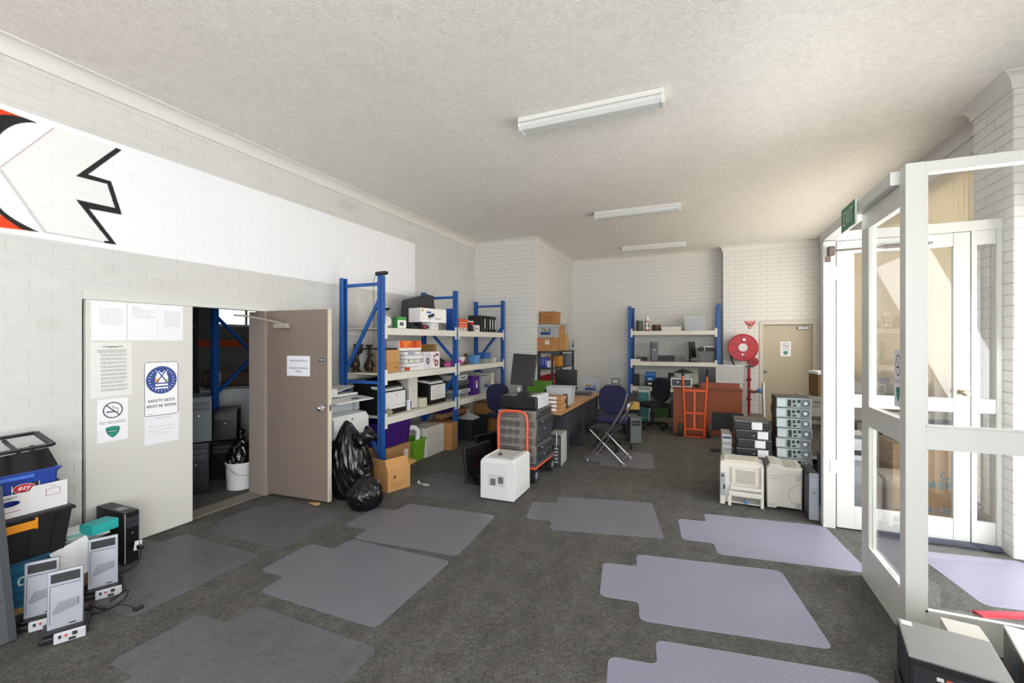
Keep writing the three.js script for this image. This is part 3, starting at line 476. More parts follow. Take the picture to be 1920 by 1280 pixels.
function tower(name, label, cat, pos, rot, [w, h, l], o = {}) { // upright computer case
  const t = thing(name, label, cat, pos, rot, o.group), m = o.body ?? blackPlastic;
  part(t, 'case', rb(w, h, l - 0.02, 0, 0.008, -0.01, 0.005), m);
  part(t, 'front_panel', rb(w, h, 0.02, 0, 0.008, l / 2 - 0.01, 0.008), o.front ?? mat(0x0f1012, 0.25));
  part(t, 'drive_bay', [bx(w * 0.8, 0.038, 0.003, 0, h * 0.82, l / 2), bx(w * 0.8, 0.038, 0.003, 0, h * 0.71, l / 2)], o.bay ?? mat(0x25272b, 0.4));
  part(t, 'power_button', cylZ(0.008, 0.006, 0, h * 0.6, l / 2 + 0.001), chrome);
  if (o.strips) part(t, 'side_strip', [bx(0.007, h * 0.97, 0.006, -w / 2 + 0.004, 0.014, l / 2), bx(0.007, h * 0.97, 0.006, w / 2 - 0.004, 0.014, l / 2)], mat(0xc3c6cb, 0.25, 0.7), 'silver edge strip');
  for (const s of [-1, 1]) part(t, 'foot', [bx(0.02, 0.008, 0.03, s * w * 0.35, 0, l * 0.35), bx(0.02, 0.008, 0.03, s * w * 0.35, 0, -l * 0.35)], rubber);
  return t;
}
tower('computer_tower', 'dark computer tower standing on the store room floor', 'computer', [-5.3, 0, 3.24], deg(60), [0.24, 0.56, 0.5]);
tower('computer_tower', 'grey computer tower stacked on another in the store room', 'computer', [-5.3, 0.57, 3.26], deg(62), [0.24, 0.5, 0.5], { body: mat(0x3c4446, 0.5), front: mat(0x555f60, 0.5) });
tower('computer_tower', 'black computer tower beside the white bucket in the store room', 'computer', [-5.55, 0, 3.78], deg(45), [0.26, 0.46, 0.5]);
tower('computer_tower', 'upper black computer tower behind the white bucket in the store room', 'computer', [-5.55, 0.47, 3.78], deg(50), [0.26, 0.36, 0.48]);
{ const o = thing('bucket', 'white plastic bucket with a yellow label in the store room doorway', 'bucket', [-4.90, 0, 3.50], deg(80)); part(o, 'body', lathe([[0, 0], [0.135, 0], [0.14, 0.01], [0.152, 0.29], [0.158, 0.29], [0.158, 0.31], [0.146, 0.31], [0.13, 0.02], [0, 0.02]], 0, 0, 0, 32), mat(0xdcdcd8, 0.45)); part(o, 'rim', tor(0.153, 0.007, 0, 0, 0).rotateX(R90).translate(0, 0.30, 0), mat(0xe6e6e2, 0.4)); part(o, 'bail', tube([[-0.155, 0.29, 0], [-0.11, 0.2, 0.12], [0, 0.17, 0.17], [0.11, 0.2, 0.12], [0.155, 0.29, 0]], 0.003), galv); const l = new THREE.CylinderGeometry(0.149, 0.1465, 0.09, 12, 1, true, 0.2, 0.7).translate(0, 0.13, 0); part(o, 'label', l, mat(0xd9b53a, 0.6)); }
function bagGeo(w, h, l, s0, knot = 0.25) { // slumped plastic sack with creases
  const g = new THREE.SphereGeometry(1, 96, 64), p = g.attributes.position, v = new THREE.Vector3(); const f = Array.from({ length: 18 }, (_, i) => [rr(2, 9) * (1 + i / 9), rr(2, 9) * (1 + i / 12), rr(2, 9) * (1 + i / 9), rr(0, 6.28), rr(0.4, 1) / (1 + i / 7)]);
  for (let i = 0; i < p.count; i++) {
    v.fromBufferAttribute(p, i); const y = v.y; let n = 0; for (const [a, b, c, e, k] of f) n += k * (1 - Math.abs(Math.sin(a * v.x + b * v.y * 0.6 + c * v.z + e + 1.5 * Math.sin(3 * v.y + a)))) / 9;
    const up = Math.max(0, y), bulge = y < 0 ? 1 - 0.10 * y * y : 1 - (1 - knot) * up ** 1.6; const k = bulge * (0.86 + n * 0.5);
    const sq = 1 / Math.max(Math.abs(v.x), Math.abs(v.z), 0.35 * Math.hypot(v.x, v.z) + 0.3);
    const m = THREE.MathUtils.lerp(1, Math.min(sq, 1.3) * 0.9, 0.35);
    p.setXYZ(i, v.x * k * m * w / 2 + s0 * up * up * w, (Math.max(y, -0.72) + 0.72) / 1.72 * h * (0.95 + n * 0.12), v.z * k * m * l / 2);
  }
  g.computeVertexNormals(); return g;
}
const binBag = mat(0x0e0e0f, 0.22);
{ const o = thing('rubbish_bag', 'black bin liner stuffed in the white bucket', 'bag', [-4.90, 0.17, 3.50], 0); part(o, 'sack', bagGeo(0.34, 0.42, 0.34, 0, 0.6).scale(0.78, 1, 0.78), binBag); part(o, 'knot', lathe([[0.05, 0], [0.02, 0.03], [0.05, 0.08], [0.03, 0.1]], 0, 0.40, 0, 9), binBag); }
{ const o = thing('metal_cabinet', 'pale metal cabinet at the back of the store room', 'cabinet', [-6.5, 0, 4.5], deg(60)); part(o, 'body', rb(0.8, 1.0, 0.5, 0, 0, 0, 0.006), mat(0xb9bab6, 0.5)); for (const s of [-1, 1]) { const dr = part(o, 'door', rb(0.39, 0.95, 0.015, s * 0.198, 0.025, 0.255, 0.004), mat(0xbfc0bc, 0.5)); part(dr, 'handle', bx(0.012, 0.09, 0.02, s * 0.03, 0.5, 0.268), steel); } }
{ const o = thing('carpet_roll', 'rolled bundle lying on the store room cabinet', 'roll', [-6.4, 1.012, 4.5], deg(60)); part(o, 'roll', [cylX(0.13, 0.8, 0, 0.13, 0, 18), cylX(0.1, 0.82, 0, 0.13, 0, 18)], mat(0x57493a, 0.95)); part(o, 'wrap', cylX(0.134, 0.1, -0.25, 0.13, 0, 18), mat(0xb8a078, 0.7)); }
// ------------------------------------------------------------------ kinds of things that turn up often
function carton(label, pos, [w, h, l], rot, o = {}) { // closed cardboard box: body, top flaps with a seam, tape, marks
  const t = thing(o.name ?? 'cardboard_box', label, o.cat ?? 'box', pos, rot, o.group), m = o.m ?? cardTan;
  part(t, 'body', rb(w, h - 0.004, l, 0, 0, 0, 0.003, 1), m);
  if (!o.plain) for (const s of [-1, 1]) part(t, 'flap', bx(w - 0.004, 0.004, l / 2 - 0.004, 0, h - 0.004, s * l / 4), m);
  if (o.tape) part(t, 'tape', [bx(w + 0.002, 0.001, 0.05, 0, h, 0), bx(0.001, 0.06, 0.05, w / 2 + 0.0006, h - 0.06, 0), bx(0.001, 0.06, 0.05, -w / 2 - 0.0006, h - 0.06, 0)], mat(0xb98f5a, 0.3));
  if (o.lid) part(t, 'lid', rb(w + 0.012, o.lid, l + 0.012, 0, h - o.lid + 0.006, 0, 0.003, 1), o.lidM ?? m);
  if (o.front) part(t, 'print', bx(w * (o.fw ?? 0.96), h * (o.fh ?? 0.94), 0.001, (o.fx ?? 0) * w, h * (o.fy ?? 0.03), l / 2 + 0.0007), o.front);
  if (o.right) part(t, 'print', bx(0.001, h * 0.94, l * 0.96, w / 2 + 0.0007, h * 0.03, 0), o.right);
  if (o.left) part(t, 'print', bx(0.001, h * 0.94, l * 0.96, -w / 2 - 0.0007, h * 0.03, 0), o.left);
  if (o.top) part(t, 'print', bx(w * 0.96, 0.001, l * 0.96, 0, h + 0.0003, 0), o.top);
  for (const [fx, fy, fw, fh, lm] of o.labels ?? []) part(t, 'label', bx(fw, fh, 0.001, fx * w, fy * h, l / 2 + 0.0012), lm ?? paper);
  return t;
}
function tub(label, pos, [w, h, l], rot, m, o = {}) { // open tapered storage tub with a rim
  const t = thing('storage_tub', label, 'tub', pos, rot, o.group), k = o.taper ?? 0.86, s = o.wall ?? 0.004, W = w * k, L = l * k;
  const wall = (x0, z0, x1, z1, nx, nz) => hexa([[x0 * k, 0, z0 * k], [x1 * k, 0, z1 * k], [x1 * k - nx * s, 0, z1 * k - nz * s], [x0 * k - nx * s, 0, z0 * k - nz * s], [x0, h, z0], [x1, h, z1], [x1 - nx * s, h, z1 - nz * s], [x0 - nx * s, h, z0 - nz * s]]);
  const a = w / 2, b = l / 2;
  part(t, 'body', [wall(-a, b, a, b, 0, 1), wall(a, b, a, -b, 1, 0), wall(a, -b, -a, -b, 0, -1), wall(-a, -b, -a, b, -1, 0), bx(W, s, L)], m);
  part(t, 'rim', [bx(w + 0.03, 0.012, 0.018, 0, h - 0.01, b + 0.004), bx(w + 0.03, 0.012, 0.018, 0, h - 0.01, -b - 0.004), bx(0.018, 0.012, l, a + 0.004, h - 0.01, 0), bx(0.018, 0.012, l, -a - 0.004, h - 0.01, 0)], m);
  if (o.handles) for (const q of [-1, 1]) part(t, 'handle', bx(o.handles[0], o.handles[1], 0.018, 0, h - o.handles[1] - 0.012, q * (b + 0.012)), o.handleM ?? m);
  if (o.ribs) part(t, 'rib', Array.from({ length: o.ribs }, (_, i) => { const x = (i / (o.ribs - 1) - 0.5) * w * 0.7; return bar([x * k, 0.01, b * k + 0.003], [x, h - 0.02, b + 0.003], 0.012, 0.006); }), m);
  if (o.label) part(t, 'label', at(new THREE.BoxGeometry(o.label[0], o.label[1], 0.001), o.label[3] ?? 0, h * 0.55, l / 2 * (k + (1 - k) * 0.55) + 0.004, -Math.atan((1 - k) * l / 2 / h), 0, 0), o.label[2]);
  if (o.lid) part(t, 'lid', [rb(w + 0.034, 0.02, l + 0.034, 0, h, 0, 0.006, 1), rb(w * 0.8, 0.012, l * 0.8, 0, h + 0.016, 0, 0.004, 1)], o.lid);
  return t;
}
const clearTub = new THREE.MeshStandardMaterial({ color: 0xc9d0d6, roughness: 0.25, transparent: true, opacity: 0.42 });
function monitor(label, pos, rot, o = {}) { // flat monitor on its stand
  const t = thing('monitor', label, 'monitor', pos, rot, o.group), w = o.w ?? 0.5, h = o.h ?? 0.31, s = o.stand ?? 0.12, m = o.m ?? blackPlastic;
  const tilt = (g) => at(g, 0, s + h / 2, o.z ?? 0.02, o.tilt ?? 0, 0, o.roll ?? 0);
  part(t, 'housing', tilt(rb(w, h, 0.035, 0, -h / 2, 0, 0.008)), m);
  const sc = part(t, 'screen', tilt(bx(w - 0.035, h - 0.035, 0.002, 0, -h / 2 + 0.018, 0.0178)), mat(0x111214, 0.18)); sc.userData.label = 'dark blank screen';
  part(t, 'back_shell', tilt(taperBox(w * 0.7, h * 0.6, 0.02, w * 0.6, 0.02, 0, -h * 0.3, -0.026)), m);
  if (s) { part(t, 'stand_neck', bx(0.06, s + h * 0.45, 0.025, 0, 0.01, -0.035), o.neckM ?? m); part(t, 'stand_base', rb(w * 0.46, 0.014, 0.2, 0, 0, 0, 0.006), m); }
  return t;
}
function flatPC(label, pos, rot, [w, h, l], o = {}) { // desktop case lying flat
  const t = thing('desktop_computer', label, 'computer', pos, rot, o.group);
  part(t, 'case', rb(w, h - 0.004, l - 0.03, 0, 0.002, -0.015, 0.003, 1), o.body ?? darkPlastic);
  part(t, 'front_panel', rb(w, h - 0.004, 0.03, 0, 0.002, l / 2 - 0.015, 0.005, 1), o.frontM ?? blackPlastic);
  for (const [n, x, y, ww, hh, m] of o.bits ?? []) part(t, n, bx(ww * w, hh * h, 0.003, x * w, y * h, l / 2 + 0.0008), m);
  return t;
}

// ------------------------------------------------------------------ heap of boxes beside the pale door
{ const o = thing('equipment_case', 'dark grey plastic equipment case at the end of the box heap', 'case', [-3.66, 0, 0.96], R90); part(o, 'shell', prism([[-0.25, 0], [0.25, 0], [0.19, 0.90], [-0.25, 0.92]], 0.20, 0.015), mat(0x53565a, 0.5)); part(o, 'groove', [bx(0.40, 0.004, 0.002, 0, 0.25, 0.1005), bx(0.40, 0.004, 0.002, 0, 0.62, 0.1005)], mat(0x2f3134, 0.6)); part(o, 'corner_guard', bar([0.237, 0.01, 0], [0.178, 0.89, 0], 0.03, 0.21), mat(0x45484c, 0.45)); }
carton('blue printed carton under the black tub with orange handles', [-4.11, 0, 1.28], [0.52, 0.33, 0.50], R90, { m: mat(0x1d5a7d, 0.7), front: printed(512, 270, (g, W, H) => { g.fillStyle = '#1d6288'; g.fillRect(0, 0, W, H); g.fillStyle = '#17506f'; for (let i = 0; i < 6; i++) g.fillRect(0, i * 50, W, 12); g.fillStyle = '#cfe3ea'; g.font = 'bold 64px sans-serif'; g.fillText('CMT-NE', 20, 120); g.fillText('CMT-NE', 290, 120); g.strokeStyle = '#b8d2dc'; g.lineWidth = 4; g.beginPath(); g.ellipse(120, 190, 60, 20, 0, 0, 7); g.stroke(); g.beginPath(); g.ellipse(400, 190, 60, 20, 0, 0, 7); g.stroke(); g.fillStyle = '#a8854f'; g.fillRect(0, 235, W, 35); }) });
{ const o = tub('black storage tub with orange handles in the box heap', [-4.06, 0.335, 1.31], [0.50, 0.265, 0.48], R90, mat(0x141416, 0.5), { taper: 0.88, wall: 0.006, ribs: 4 });
  for (const s of [-1, 1]) part(o, 'handle', [rb(0.16, 0.05, 0.014, 0, 0.195, s * 0.252, 0.005), bx(0.012, 0.07, 0.012, -0.074, 0.19, s * 0.25), bx(0.012, 0.07, 0.012, 0.074, 0.19, s * 0.25)], mat(0xe8920f, 0.4), 'orange clip handle'); part(o, 'lid', rb(0.52, 0.02, 0.51, 0, 0.258, 0, 0.006), mat(0x141416, 0.5)); }
{ const o = thing('archive_box', 'white archive box with a hand hole on the black tub', 'box', [-4.06, 0.615, 1.31], R90);
  const front = prism([[-0.24, 0], [0.24, 0], [0.24, 0.165], [0.075, 0.165], [0.06, 0.14], [-0.14, 0.14], [-0.155, 0.165], [-0.24, 0.165]], 0.006, 0, [Array.from({ length: 16 }, (_, i) => [-0.03 + 0.05 * Math.cos(i / 16 * 6.283), 0.085 + 0.018 * Math.sin(i / 16 * 6.283)])]).translate(0, 0, 0.20);
  const card = mat(0xe3e0df, 0.7);
  part(o, 'panel', front, card); part(o, 'panel', bx(0.48, 0.16, 0.006, 0, 0, -0.20), card); part(o, 'panel', bx(0.006, 0.16, 0.39, -0.237, 0, 0), card); part(o, 'panel', bx(0.006, 0.16, 0.39, 0.237, 0, 0), card); part(o, 'base', bx(0.47, 0.006, 0.39), card);
  const pr = mat(0xa33a45, 0.7), dk = mat(0x333036, 0.7);
  part(o, 'print', [bx(0.07, 0.002, 0.001, 0.17, 0.125, 0.204), bx(0.07, 0.002, 0.001, 0.17, 0.085, 0.204), bx(0.002, 0.042, 0.001, 0.136, 0.085, 0.204), bx(0.002, 0.042, 0.001, 0.204, 0.085, 0.204), bx(0.1, 0.003, 0.001, -0.03, 0.035, 0.204), bx(0.003, 0.09, 0.001, -0.21, 0.05, 0.204)], pr);
  part(o, 'print', [bx(0.09, 0.003, 0.001, -0.04, 0.122, 0.204), bx(0.05, 0.003, 0.001, -0.04, 0.114, 0.204), bx(0.03, 0.002, 0.001, 0.17, 0.14, 0.204)], dk); }
const ezy = printed(256, 200, (g, W, H) => { g.fillStyle = '#2b2b2f'; g.fillRect(0, 0, W, H); g.strokeStyle = '#e8e8e8'; g.lineWidth = 8; g.beginPath(); g.roundRect(6, 6, W - 12, H - 12, 16); g.stroke(); g.fillStyle = '#c3202c'; g.beginPath(); g.ellipse(110, 72, 98, 52, 0, 0, 7); g.fill(); g.strokeStyle = '#fff'; g.lineWidth = 5; g.stroke(); g.fillStyle = '#fff'; g.font = 'italic bold 72px sans-serif'; g.textAlign = 'center'; g.fillText('ezy', 110, 92); g.fillRect(20, 150, 216, 40); g.fillStyle = '#555'; g.fillRect(30, 164, 150, 4); g.fillRect(30, 176, 110, 4); });
tub('blue storage tub with a red ezy label inside the archive box', [-4.07, 0.622, 1.30], [0.44, 0.245, 0.34], R90, mat(0x1d3f9a, 0.4), { taper: 0.92, wall: 0.005, handles: [0.2, 0.022], handleM: mat(0x3f6fd0, 0.4), label: [0.13, 0.10, ezy, 0.07] });
{ const o = thing('keyboard_tray', 'black plastic tray lying across the blue tub', 'tray', [-4.06, 0.872, 1.36], R90); part(o, 'panel', at(rb(0.36, 0.012, 0.2, 0, 0, 0, 0.004), 0, 0.02, 0.05, deg(38), 0, deg(4)), mat(0x121214, 0.35)); part(o, 'hinge', at(cylX(0.008, 0.3, 0, 0, 0), 0, 0.05, -0.04), blackPlastic); part(o, 'support', bx(0.02, 0.05, 0.02, -0.1, -0.002, -0.04), blackPlastic); }
{ const o = thing('display_surround', 'open black rectangular frame on top of the box heap', 'frame', [-4.08, 1.0, 1.26], deg(84)); const f = (w, l) => [bx(w, 0.016, 0.03, 0, 0, l / 2), bx(w, 0.016, 0.03, 0, 0, -l / 2), bx(0.03, 0.016, l, w / 2, 0, 0), bx(0.03, 0.016, l, -w / 2, 0, 0)]; part(o, 'frame', at(join(f(0.50, 0.32)), 0, 0.02, 0, deg(8), 0, deg(3)), mat(0x19191b, 0.4)); part(o, 'cross_bar', at(join([bx(0.02, 0.012, 0.30, 0.1, 0, 0), bx(0.02, 0.012, 0.30, -0.06, 0, 0)]), 0, 0.005, 0, deg(8), 0, deg(3)), mat(0x19191b, 0.4)); part(o, 'bracket', [bx(0.02, 0.07, 0.03, -0.2, -0.06, 0.0), bx(0.02, 0.05, 0.03, 0.2, -0.05, -0.02)], blackPlastic); }
{ const o = thing('cable', 'loose black cables tucked around the blue tub', 'cable', [-3.97, 0.872, 1.08], 0); part(o, 'cable', [tube([[0.0, 0, 0.04], [0.05, 0.06, 0.0], [0.02, 0.08, -0.1], [-0.08, 0.05, -0.15], [-0.1, 0.1, -0.05]], 0.006), tube([[0.05, 0.0, 0.02], [0.1, 0.03, -0.06], [0.05, 0.06, -0.16], [-0.05, 0.09, -0.1]], 0.005)], mat(0x151515, 0.5)); }
carton('open brown carton of papers between the heap and the black tower', [-4.09, 0.006, 1.68], [0.26, 0.26, 0.40], deg(92), { m: mat(0x9b7350, 0.85) });
{ const o = thing('paper_pile', 'loose white and teal papers on the brown carton', 'papers', [-4.05, 0.268, 1.67], R90); const cols = [0xe4e4e6, 0xdfe3e4, 0x6fb8ae, 0xe9e9ea, 0xd9dcde, 0x8fc6bf, 0xe4e4e6]; for (let i = 0; i < 7; i++) part(o, 'sheet', at(bx(rr(0.14, 0.24), 0.003, rr(0.1, 0.18)), rr(-0.08, 0.1), 0.012 + i * 0.013, rr(-0.06, 0.08), deg(rr(-9, 14)), deg(rr(-40, 40)), deg(rr(-8, 14))), mat(cols[i], 0.75)); part(o, 'sheet', at(bx(0.2, 0.003, 0.22), -0.09, -0.02, 0.24, deg(62), deg(14), 0), mat(0xe0e0e2, 0.75)); }
carton('bright turquoise card box on the brown carton', [-3.97, 0.33, 1.77], [0.17, 0.07, 0.12], deg(100), { m: mat(0x23aaa5, 0.5) });
function posStand(label, [x, d], rot, o = {}) { // silver upright module on a flat black base
  const t = thing('docking_stand', label, 'computer stand', [x, 0, d], rot, 'silver docking stands on the floor');
  part(t, 'base', [rb(0.2, 0.03, 0.2, 0, 0.004, 0, 0.008), rb(0.17, 0.014, 0.16, 0, 0.034, -0.01, 0.004)], blackPlastic);
  const p = part(t, 'panel', at(rb(0.15, 0.32, 0.022, 0, 0, 0, 0.004), 0, 0.045, 0.02, deg(-5)), mat(0xa9abb2, 0.35, 0.45), 'silver front panel');
  part(p, 'slot', at(bx(0.122, 0.05, 0.003, 0, 0.255, 0.0115), 0, 0.045, 0.02, deg(-5)), blackPlastic);
  part(p, 'frame_line', at(join([bx(0.126, 0.003, 0.002, 0, 0.238, 0.0115), bx(0.002, 0.21, 0.002, -0.063, 0.028, 0.0115)]), 0, 0.045, 0.02, deg(-5)), darkPlastic);
  part(p, 'wedge', at(prism([[-0.05, 0.085], [0.055, 0.115], [0.055, 0.155], [-0.025, 0.15], [-0.05, 0.10]], 0.014, 0.003), 0, 0.045, 0.036, deg(-5)), mat(0x8b8d93, 0.35, 0.4));
  part(p, 'button', at(bx(0.03, 0.006, 0.003, 0.03, 0.012, 0.0115), 0, 0.045, 0.02, deg(-5)), blackPlastic);
  part(t, 'back_post', [bx(0.10, 0.26, 0.05, 0, 0.03, -0.04)], blackPlastic);
  const c = part(t, 'port_panel', rb(0.13, 0.055, 0.02, 0.03, 0.006, 0.125, 0.003, 1), mat(0xcfd0d3, 0.35, 0.3)); part(c, 'port', [bx(0.012, 0.018, 0.004, -0.01, 0.033, 0.135), bx(0.03, 0.014, 0.004, 0.04, 0.012, 0.135), bx(0.02, 0.02, 0.004, 0.05, 0.035, 0.135)], mat(0x2a2a2a, 0.5)); part(c, 'audio_jack', [bx(0.011, 0.014, 0.004, 0.015, 0.036, 0.135)], mat(0xc2442c, 0.5));
  return t;
}
posStand('silver docking stand with the loose port panel at the front of the three', [-3.40, 1.36], deg(62));
posStand('silver docking stand leaning behind another one against the blue carton', [-3.67, 1.36], deg(60));
posStand('silver docking stand beside the turquoise box and black tower', [-3.72, 1.68], deg(64));
{ const o = thing('cable', 'tangled black power cables on the floor around the docking stands', 'cable', [-3.5, 0.012, 1.62], 0); part(o, 'cable', [tube([[-0.1, 0, 0.06], [0.0, 0.03, 0.1], [0.1, 0.01, 0.06], [0.16, 0.06, 0.0], [0.1, 0.08, -0.04], [0.04, 0.02, 0.02]], 0.006), tube([[0.02, 0, 0.16], [0.12, 0.02, 0.1], [0.2, 0.05, 0.04], [0.24, 0.0, -0.02]], 0.005)], mat(0x141414, 0.5)); part(o, 'plug', [rb(0.03, 0.02, 0.05, 0.24, -0.01, -0.03, 0.005), rb(0.025, 0.018, 0.04, -0.02, 0.0, 0.10, 0.004)], blackPlastic); }
{ const t = tower('computer_tower', 'black computer tower with silver edge strips against the pale door', 'computer', [-4.165, 0.006, 1.972], deg(90), [0.10, 0.385, 0.38], { strips: true, front: mat(0x0c0c0e, 0.15) });
  part(t, 'sticker', at(bx(0.05, 0.07, 0.001, 0.02, 0.09, 0.192), 0, 0, 0, 0, 0, deg(-8)), paper); part(t, 'badge', bx(0.06, 0.001, 0.09, 0, 0.393, 0.05), mat(0x8d9095, 0.4)); }
{ const o = thing('cable', 'black power cable running from the computer tower', 'cable', [-3.93, 0.01, 1.98], 0); part(o, 'cable', tube([[0.0, 0.12, -0.02], [0.05, 0.11, 0.0], [0.09, 0.04, 0.04], [0.06, 0.0, 0.12], [0.0, 0.0, 0.2]], 0.006), mat(0x141414, 0.5)); part(o, 'plug', [rb(0.05, 0.03, 0.03, 0.02, 0.105, -0.012, 0.006), rb(0.07, 0.03, 0.05, 0.0, -0.006, 0.22, 0.008)], blackPlastic); }

// ------------------------------------------------------------------ beside the brown door: sacks and the office copier
{ const o = thing('rubbish_bag', 'tall shiny black rubbish bag leaning beside the brown door', 'bag', [-3.50, 0, 3.75], deg(20)); part(o, 'sack', bagGeo(0.44, 0.84, 0.36, -0.10, 0.5), binBag); part(o, 'neck', at(lathe([[0.08, 0], [0.05, 0.05], [0.10, 0.14], [0.02, 0.13]], 0, 0, 0, 11), 0.15, 0.62, 0.06, 0, 0, deg(-50)), binBag); }
{ const o = thing('rubbish_bag', 'squat shiny black rubbish bag next to the open carton', 'bag', [-3.14, 0, 3.57], deg(70)); part(o, 'sack', bagGeo(0.36, 0.35, 0.34, 0.03, 0.3), binBag); part(o, 'knot', at(lathe([[0.05, 0], [0.025, 0.03], [0.06, 0.09], [0.02, 0.09]], 0, 0, 0, 9), 0.02, 0.325, 0, 0, 0, deg(10)), binBag); }
{ const o = thing('copier', 'large white office copier with paper drawers beside the rack', 'copier', [-4.07, 0, 4.06], R90);
  part(o, 'drawer_cabinet', rb(0.56, 0.50, 0.58, 0, 0.02, 0, 0.006), mat(0xbfc2c8, 0.45));
  for (let i = 0; i < 4; i++) part(o, 'drawer', rb(0.54, 0.105, 0.012, 0, 0.04 + i * 0.117, 0.294, 0.004), mat(0xc6c9cf, 0.45));
  part(o, 'base_band', bx(0.57, 0.06, 0.585, 0, 0.515, 0.004), darkPlastic);
  const b = part(o, 'print_body', side([[-0.29, 0.57], [0.27, 0.57], [0.31, 0.60], [0.31, 0.78], [0.27, 0.83], [0.05, 0.85], [-0.29, 0.85]], 0.56, 0, 0.008), whitePlastic); part(b, 'badge', bx(0.02, 0.02, 0.002, 0, 0.77, 0.311), mat(0x4a4d52, 0.4)); part(b, 'door_line', bx(0.52, 0.003, 0.002, 0, 0.625, 0.311), greyPlastic);
  part(o, 'side_cover', rb(0.012, 0.44, 0.5, -0.287, 0.58, -0.02, 0.004), mat(0x1c1e22, 0.5));
  part(o, 'paper_well', [bx(0.50, 0.11, 0.36, 0, 0.85, -0.08), bx(0.06, 0.12, 0.42, 0.25, 0.85, -0.05), bx(0.05, 0.12, 0.10, -0.25, 0.85, 0.12)], mat(0xaeb4b6, 0.5));
  const sc = part(o, 'scanner', side([[-0.30, 0.96], [0.22, 0.96], [0.37, 0.985], [0.37, 1.0], [0.2, 1.02], [-0.30, 1.03]], 0.60, 0, 0.006), whitePlastic); part(sc, 'control_screen', at(bx(0.10, 0.003, 0.05), 0.06, 1.013, 0.29, deg(8)), mat(0x3a3d40, 0.2)); part(sc, 'button_row', at(bx(0.12, 0.003, 0.03), 0.2, 1.013, 0.29, deg(8)), mat(0xa4a7aa, 0.4));
  part(o, 'document_feeder', [rb(0.24, 0.11, 0.42, -0.17, 1.03, -0.06, 0.03, 3), rb(0.34, 0.03, 0.40, 0.11, 1.03, -0.06, 0.008)], mat(0xd9d9d6, 0.45)); part(o, 'feeder_tray', at(rb(0.30, 0.012, 0.30, 0, 0, 0, 0.005), 0.14, 1.10, -0.08, 0, 0, deg(10)), mat(0xd0d0ce, 0.45)); }
{ const o = thing('cardboard_box', 'open kraft carton with torn flap in front of the rack', 'box', [-3.29, 0, 4.19], deg(74)); o.scale.setScalar(0.9); const m = mat(0xc08f57, 0.85);
  for (const [w, l, x, z] of [[0.34, 0.005, 0, 0.15], [0.34, 0.005, 0, -0.15], [0.005, 0.30, 0.17, 0], [0.005, 0.30, -0.17, 0]]) part(o, 'panel', bx(w, 0.27, l, x, 0, z), m); part(o, 'base', bx(0.34, 0.005, 0.3), m);
  part(o, 'flap', at(bx(0.34, 0.15, 0.005), 0, 0.265, 0.15, deg(-35)), m); part(o, 'flap', at(bx(0.005, 0.14, 0.28), -0.17, 0.265, 0, 0, 0, deg(14)), m); part(o, 'flap', at(bx(0.005, 0.13, 0.28), 0.17, 0.265, 0, 0, 0, deg(-70)), m);
  part(o, 'print', [bx(0.035, 0.035, 0.001, -0.07, 0.16, 0.1535), bx(0.06, 0.004, 0.001, -0.07, 0.145, 0.1535), bx(0.25, 0.003, 0.001, 0, 0.10, 0.1535), bx(0.25, 0.003, 0.001, 0, 0.075, 0.1535), bx(0.2, 0.003, 0.001, -0.02, 0.055, 0.1535), bx(0.16, 0.003, 0.001, -0.04, 0.03, 0.1535)], mat(0x5d3f22, 0.8)); }
{ const o = thing('paper_pile', 'crumpled blue and white wrappers sticking out of the open kraft carton', 'papers', [-3.31, 0.01, 4.19], deg(74)); for (let i = 0; i < 5; i++) part(o, 'wrapper', at(bx(rr(0.1, 0.2), 0.002, rr(0.18, 0.26)), rr(-0.08, 0.08), rr(0.12, 0.2), rr(-0.06, 0.06), deg(90 + rr(-12, 12)), deg(rr(-30, 30)), deg(rr(-10, 10))), mat([0xdedfe3, 0x4a54a8, 0xe2e2e4, 0xcfd2da, 0xe6e6e6][i], 0.6)); }
{ const o = thing('cable', 'short pale cable end on the carpet beside the kraft carton', 'cable', [-3.08, 0.006, 4.42], 0); part(o, 'cable', tube([[0, 0, 0], [0.06, 0.004, 0.02], [0.12, 0.0, 0.0], [0.16, 0.002, 0.03], [0.1, 0.0, 0.05]], 0.005), mat(0xc9c4b6, 0.6)); part(o, 'plug', rb(0.025, 0.03, 0.02, 0.0, -0.004, 0, 0.004), mat(0xc9c4b6, 0.6)); }
// ------------------------------------------------------------------ long rack: top shelf
const S1 = 1.8655, S2 = 1.2905, S3 = 0.7455;
{ const o = thing('kitchen_scale', 'grey dial kitchen scale with a black weighing tray', 'scale', [-3.86, S1, 4.72], deg(80));
  part(o, 'body', side([[-0.09, 0.012], [0.10, 0.012], [0.07, 0.15], [0.03, 0.20], [-0.09, 0.20]], 0.17, 0, 0.008), mat(0x9da09e, 0.45)); part(o, 'base', rb(0.19, 0.014, 0.22, 0, 0, 0, 0.004), darkPlastic);
  part(o, 'dial', at(cylZ(0.072, 0.008, 0, 0, 0, 32), 0, 0.095, 0.088, deg(-12)), mat(0xe6e6e2, 0.4)); part(o, 'dial_rim', at(tor(0.072, 0.005, 0, 0, 0), 0, 0.095, 0.092, deg(-12)), steel); part(o, 'needle', at(bx(0.004, 0.055, 0.002), 0, 0.097, 0.096, deg(-12), 0, deg(25)), mat(0xb02a2a, 0.5));
  part(o, 'tray_stem', cyl(0.012, 0.045, 0, 0.195, -0.02), steel); part(o, 'tray', taperBox(0.11, 0.03, 0.11, 0.17, 0.17, 0, 0.235, -0.01), mat(0x2c2a28, 0.35)); }
